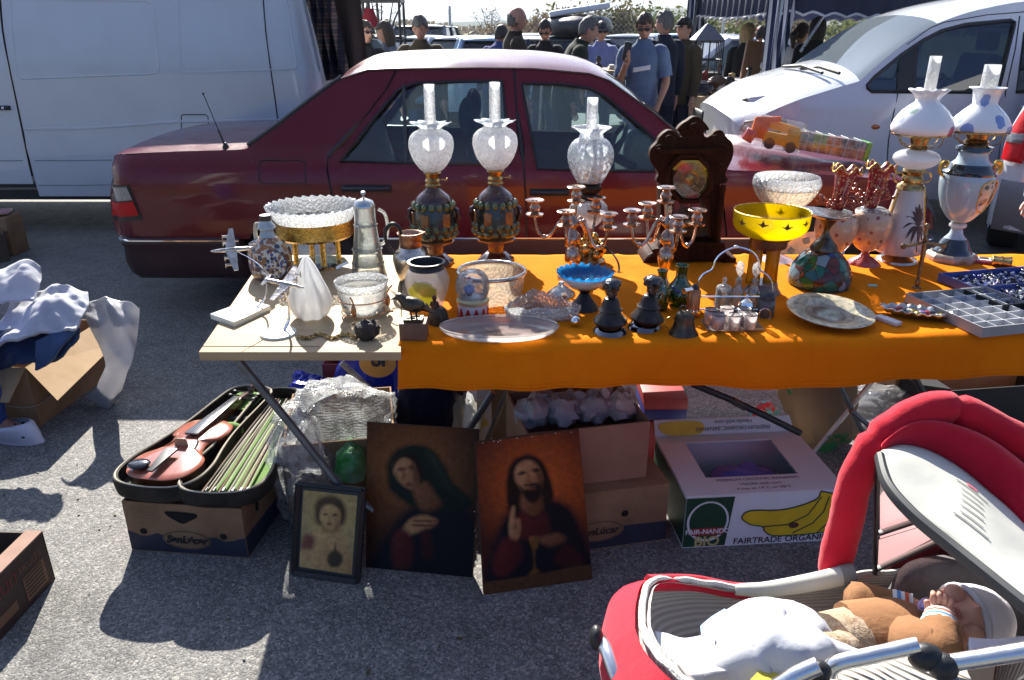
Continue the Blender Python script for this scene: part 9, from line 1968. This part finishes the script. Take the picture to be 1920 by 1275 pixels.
mb=MB();tb_=[WV(V(1590,1205,1.03)),WV(V(1650,1203,1.03)),WV(V(1705,1195,1.03)),WV(V(1755,1186,1.03))];mb.tube(spline(tb_,10),[.074,.078,.072,.042],16,flat=.85)
for sh_,el,fi in((sh1,el1,fist1),(sh2,el2,fist2)):mb.tube([p+Vector((noise.noise(p*60),0,noise.noise(p*60+Vector((3,0,0)))))*.004 for p in spline([WV(V(1690,1195,1.03)),WV(sh_),WV(sh_.lerp(el,.6)),WV(el),WV(el.lerp(fi,.5)),WV(el.lerp(fi,.72))],16)],[.044,.042,.038,.036,.031,.027],12)
tp=mb.build('jersey_top',BRN,by_,smooth=80);KN_=mat('beige_knit',(.42,.34,.25),.95,col2=(.3,.2,.12),vs=40,bump=.5,bs=110)
mb=MB();mb.tube(spline([WV(V(1655,1203,1.03)),WV(V(1600,1206,1.02)),WV(V(1550,1208,.99))],8),[.07,.064,.055],16,flat=.85)
for s_ in(0,1):mb.tube(spline([WV(V(1580,1203+s_*20,1.02-.06*s_)),WV(V(1560,1200+s_*25,1.02-.08*s_)),WV(V(1480,1185+s_*25,1.02-.08*s_)),WV(V(1425,1195+s_*30,1.02-.1*s_))],14),[.034,.032,.028,.024],12)
mb.build('romper',KN_,by_,smooth=80)
for sh_,el,fi in((sh1,el1,fist1),(sh2,el2,fist2)):
 for k,m in enumerate((WHT,STRP,WHT,ORNG,WHT)):a,b=WV(el.lerp(fi,.62+k*.06)),WV(el.lerp(fi,.685+k*.06));mb=MB();mb.tube([a,b],.0285-k*.0012,14);mb.build('cuff_stripe',m,tp)
mb=MB();mb.ell((0,0,0),(.018,.012,.010),14,8);mb.tube([(-.012+.012*math.cos(k*.524),-.006,.012+.012*math.sin(k*.524))for k in range(12)],.003,6,closed=True,caps=False);o=mb.build('pacifier',mat('violet_plastic',(.25,.25,.6),.3,coat=.4));o.location=V(1744,1140,1.03);tag(o,'violet dummy held between the baby fingers','dummy')
def half_person(label,x,y,face,group=None,**k):return person(label,x,y,1.68,face,**k)
fp=G(18,868);lg=person('person at the left edge in blue jeans and white perforated clogs, mostly out of frame',fp.x-.19,fp.y+.1,1.7,R(75),WHT,legs=cloth('blue_jeans',(.03,.07,.3)),hair=HB,arms=((.25,.1,1.13,.15,.2,.9),(.25,.1,1.13,.15,.2,.9)))
for ch in list(lg.children):
 if ch.name.startswith('shoes'):bpy.data.objects.remove(ch)
CLG=mat('white_clog_rubber',(.66,.66,.72),.5,col2=(.58,.58,.66),vs=5)
for s_ in(-1,1):
 mb=MB();cx_=s_*.112
 mb.grid(lambda u,v:Vector((cx_+.054*(1-.25*(v-.5)**2*4)*math.cos(u*6.283)*(1 if v<.6 else 1.08),-.06+.155*math.sin(u*6.283)*(1-.35*v),.004+.085*math.sin(v*1.57)*(.55+.45*(0.5+.5*math.sin(u*6.283+3.14))))),28,8,True);mb.flat(circ(cx_,-.06,.054,.155,28),lambda x,y:Vector((x,y,.003)));sh_=mb.build('clog',CLG,lg,smooth=80,fixn=False)
 mb=MB()
 for k in range(9):mb.ell((cx_+(-.036+.036*(k%3)),-.09-.035*(k//3),.068-.009*(k//3)-.012*abs(k%3-1)),(.007,.007,.004),8,6)
 mb.build('vent_hole',HOLE,sh_);mb=MB();mb.ell((cx_+.05,-.0,.05),(.006,.008,.008),8,6);mb.build('strap_rivet',BLACK,sh_)
def glassheld(root,bend,hc,HM,hands):mb=MB();p=bend(hands[0])+Vector((0,-.08,.02));mb.lathe([(.02,-.05),(.026,.03)],p,16,caps=False);mb.build('held_glass',CUT,root)
rp=V(2140,430,3.2);person('person at the right edge in blue jeans reaching in with a glass ornament',rp.x,3.25,1.66,R(-80),cloth('pink_red_shirt',(.4,.05,.08)),legs=cloth('right_jeans',(.05,.12,.28)),hair=HD,arms=((.24,-.15,1.12,.16,-.36,.96),(.26,0,1.13,.26,-.06,.88)),extra=glassheld)
m,t,out=nodes('air_haze');pv=nd(t,'VolumePrincipled',{'Color':(.8,.88,1,1),'Density':.0003,'Anisotropy':.3});t.links.new(pv.outputs[0],out.inputs['Volume'])
mb=MB();mb.box((0,2100,230),(12000,4700,470));o=mb.build('haze',m,smooth=0);tag(o,kind='stuff');o['label']='thin pale air haze over the whole scene'
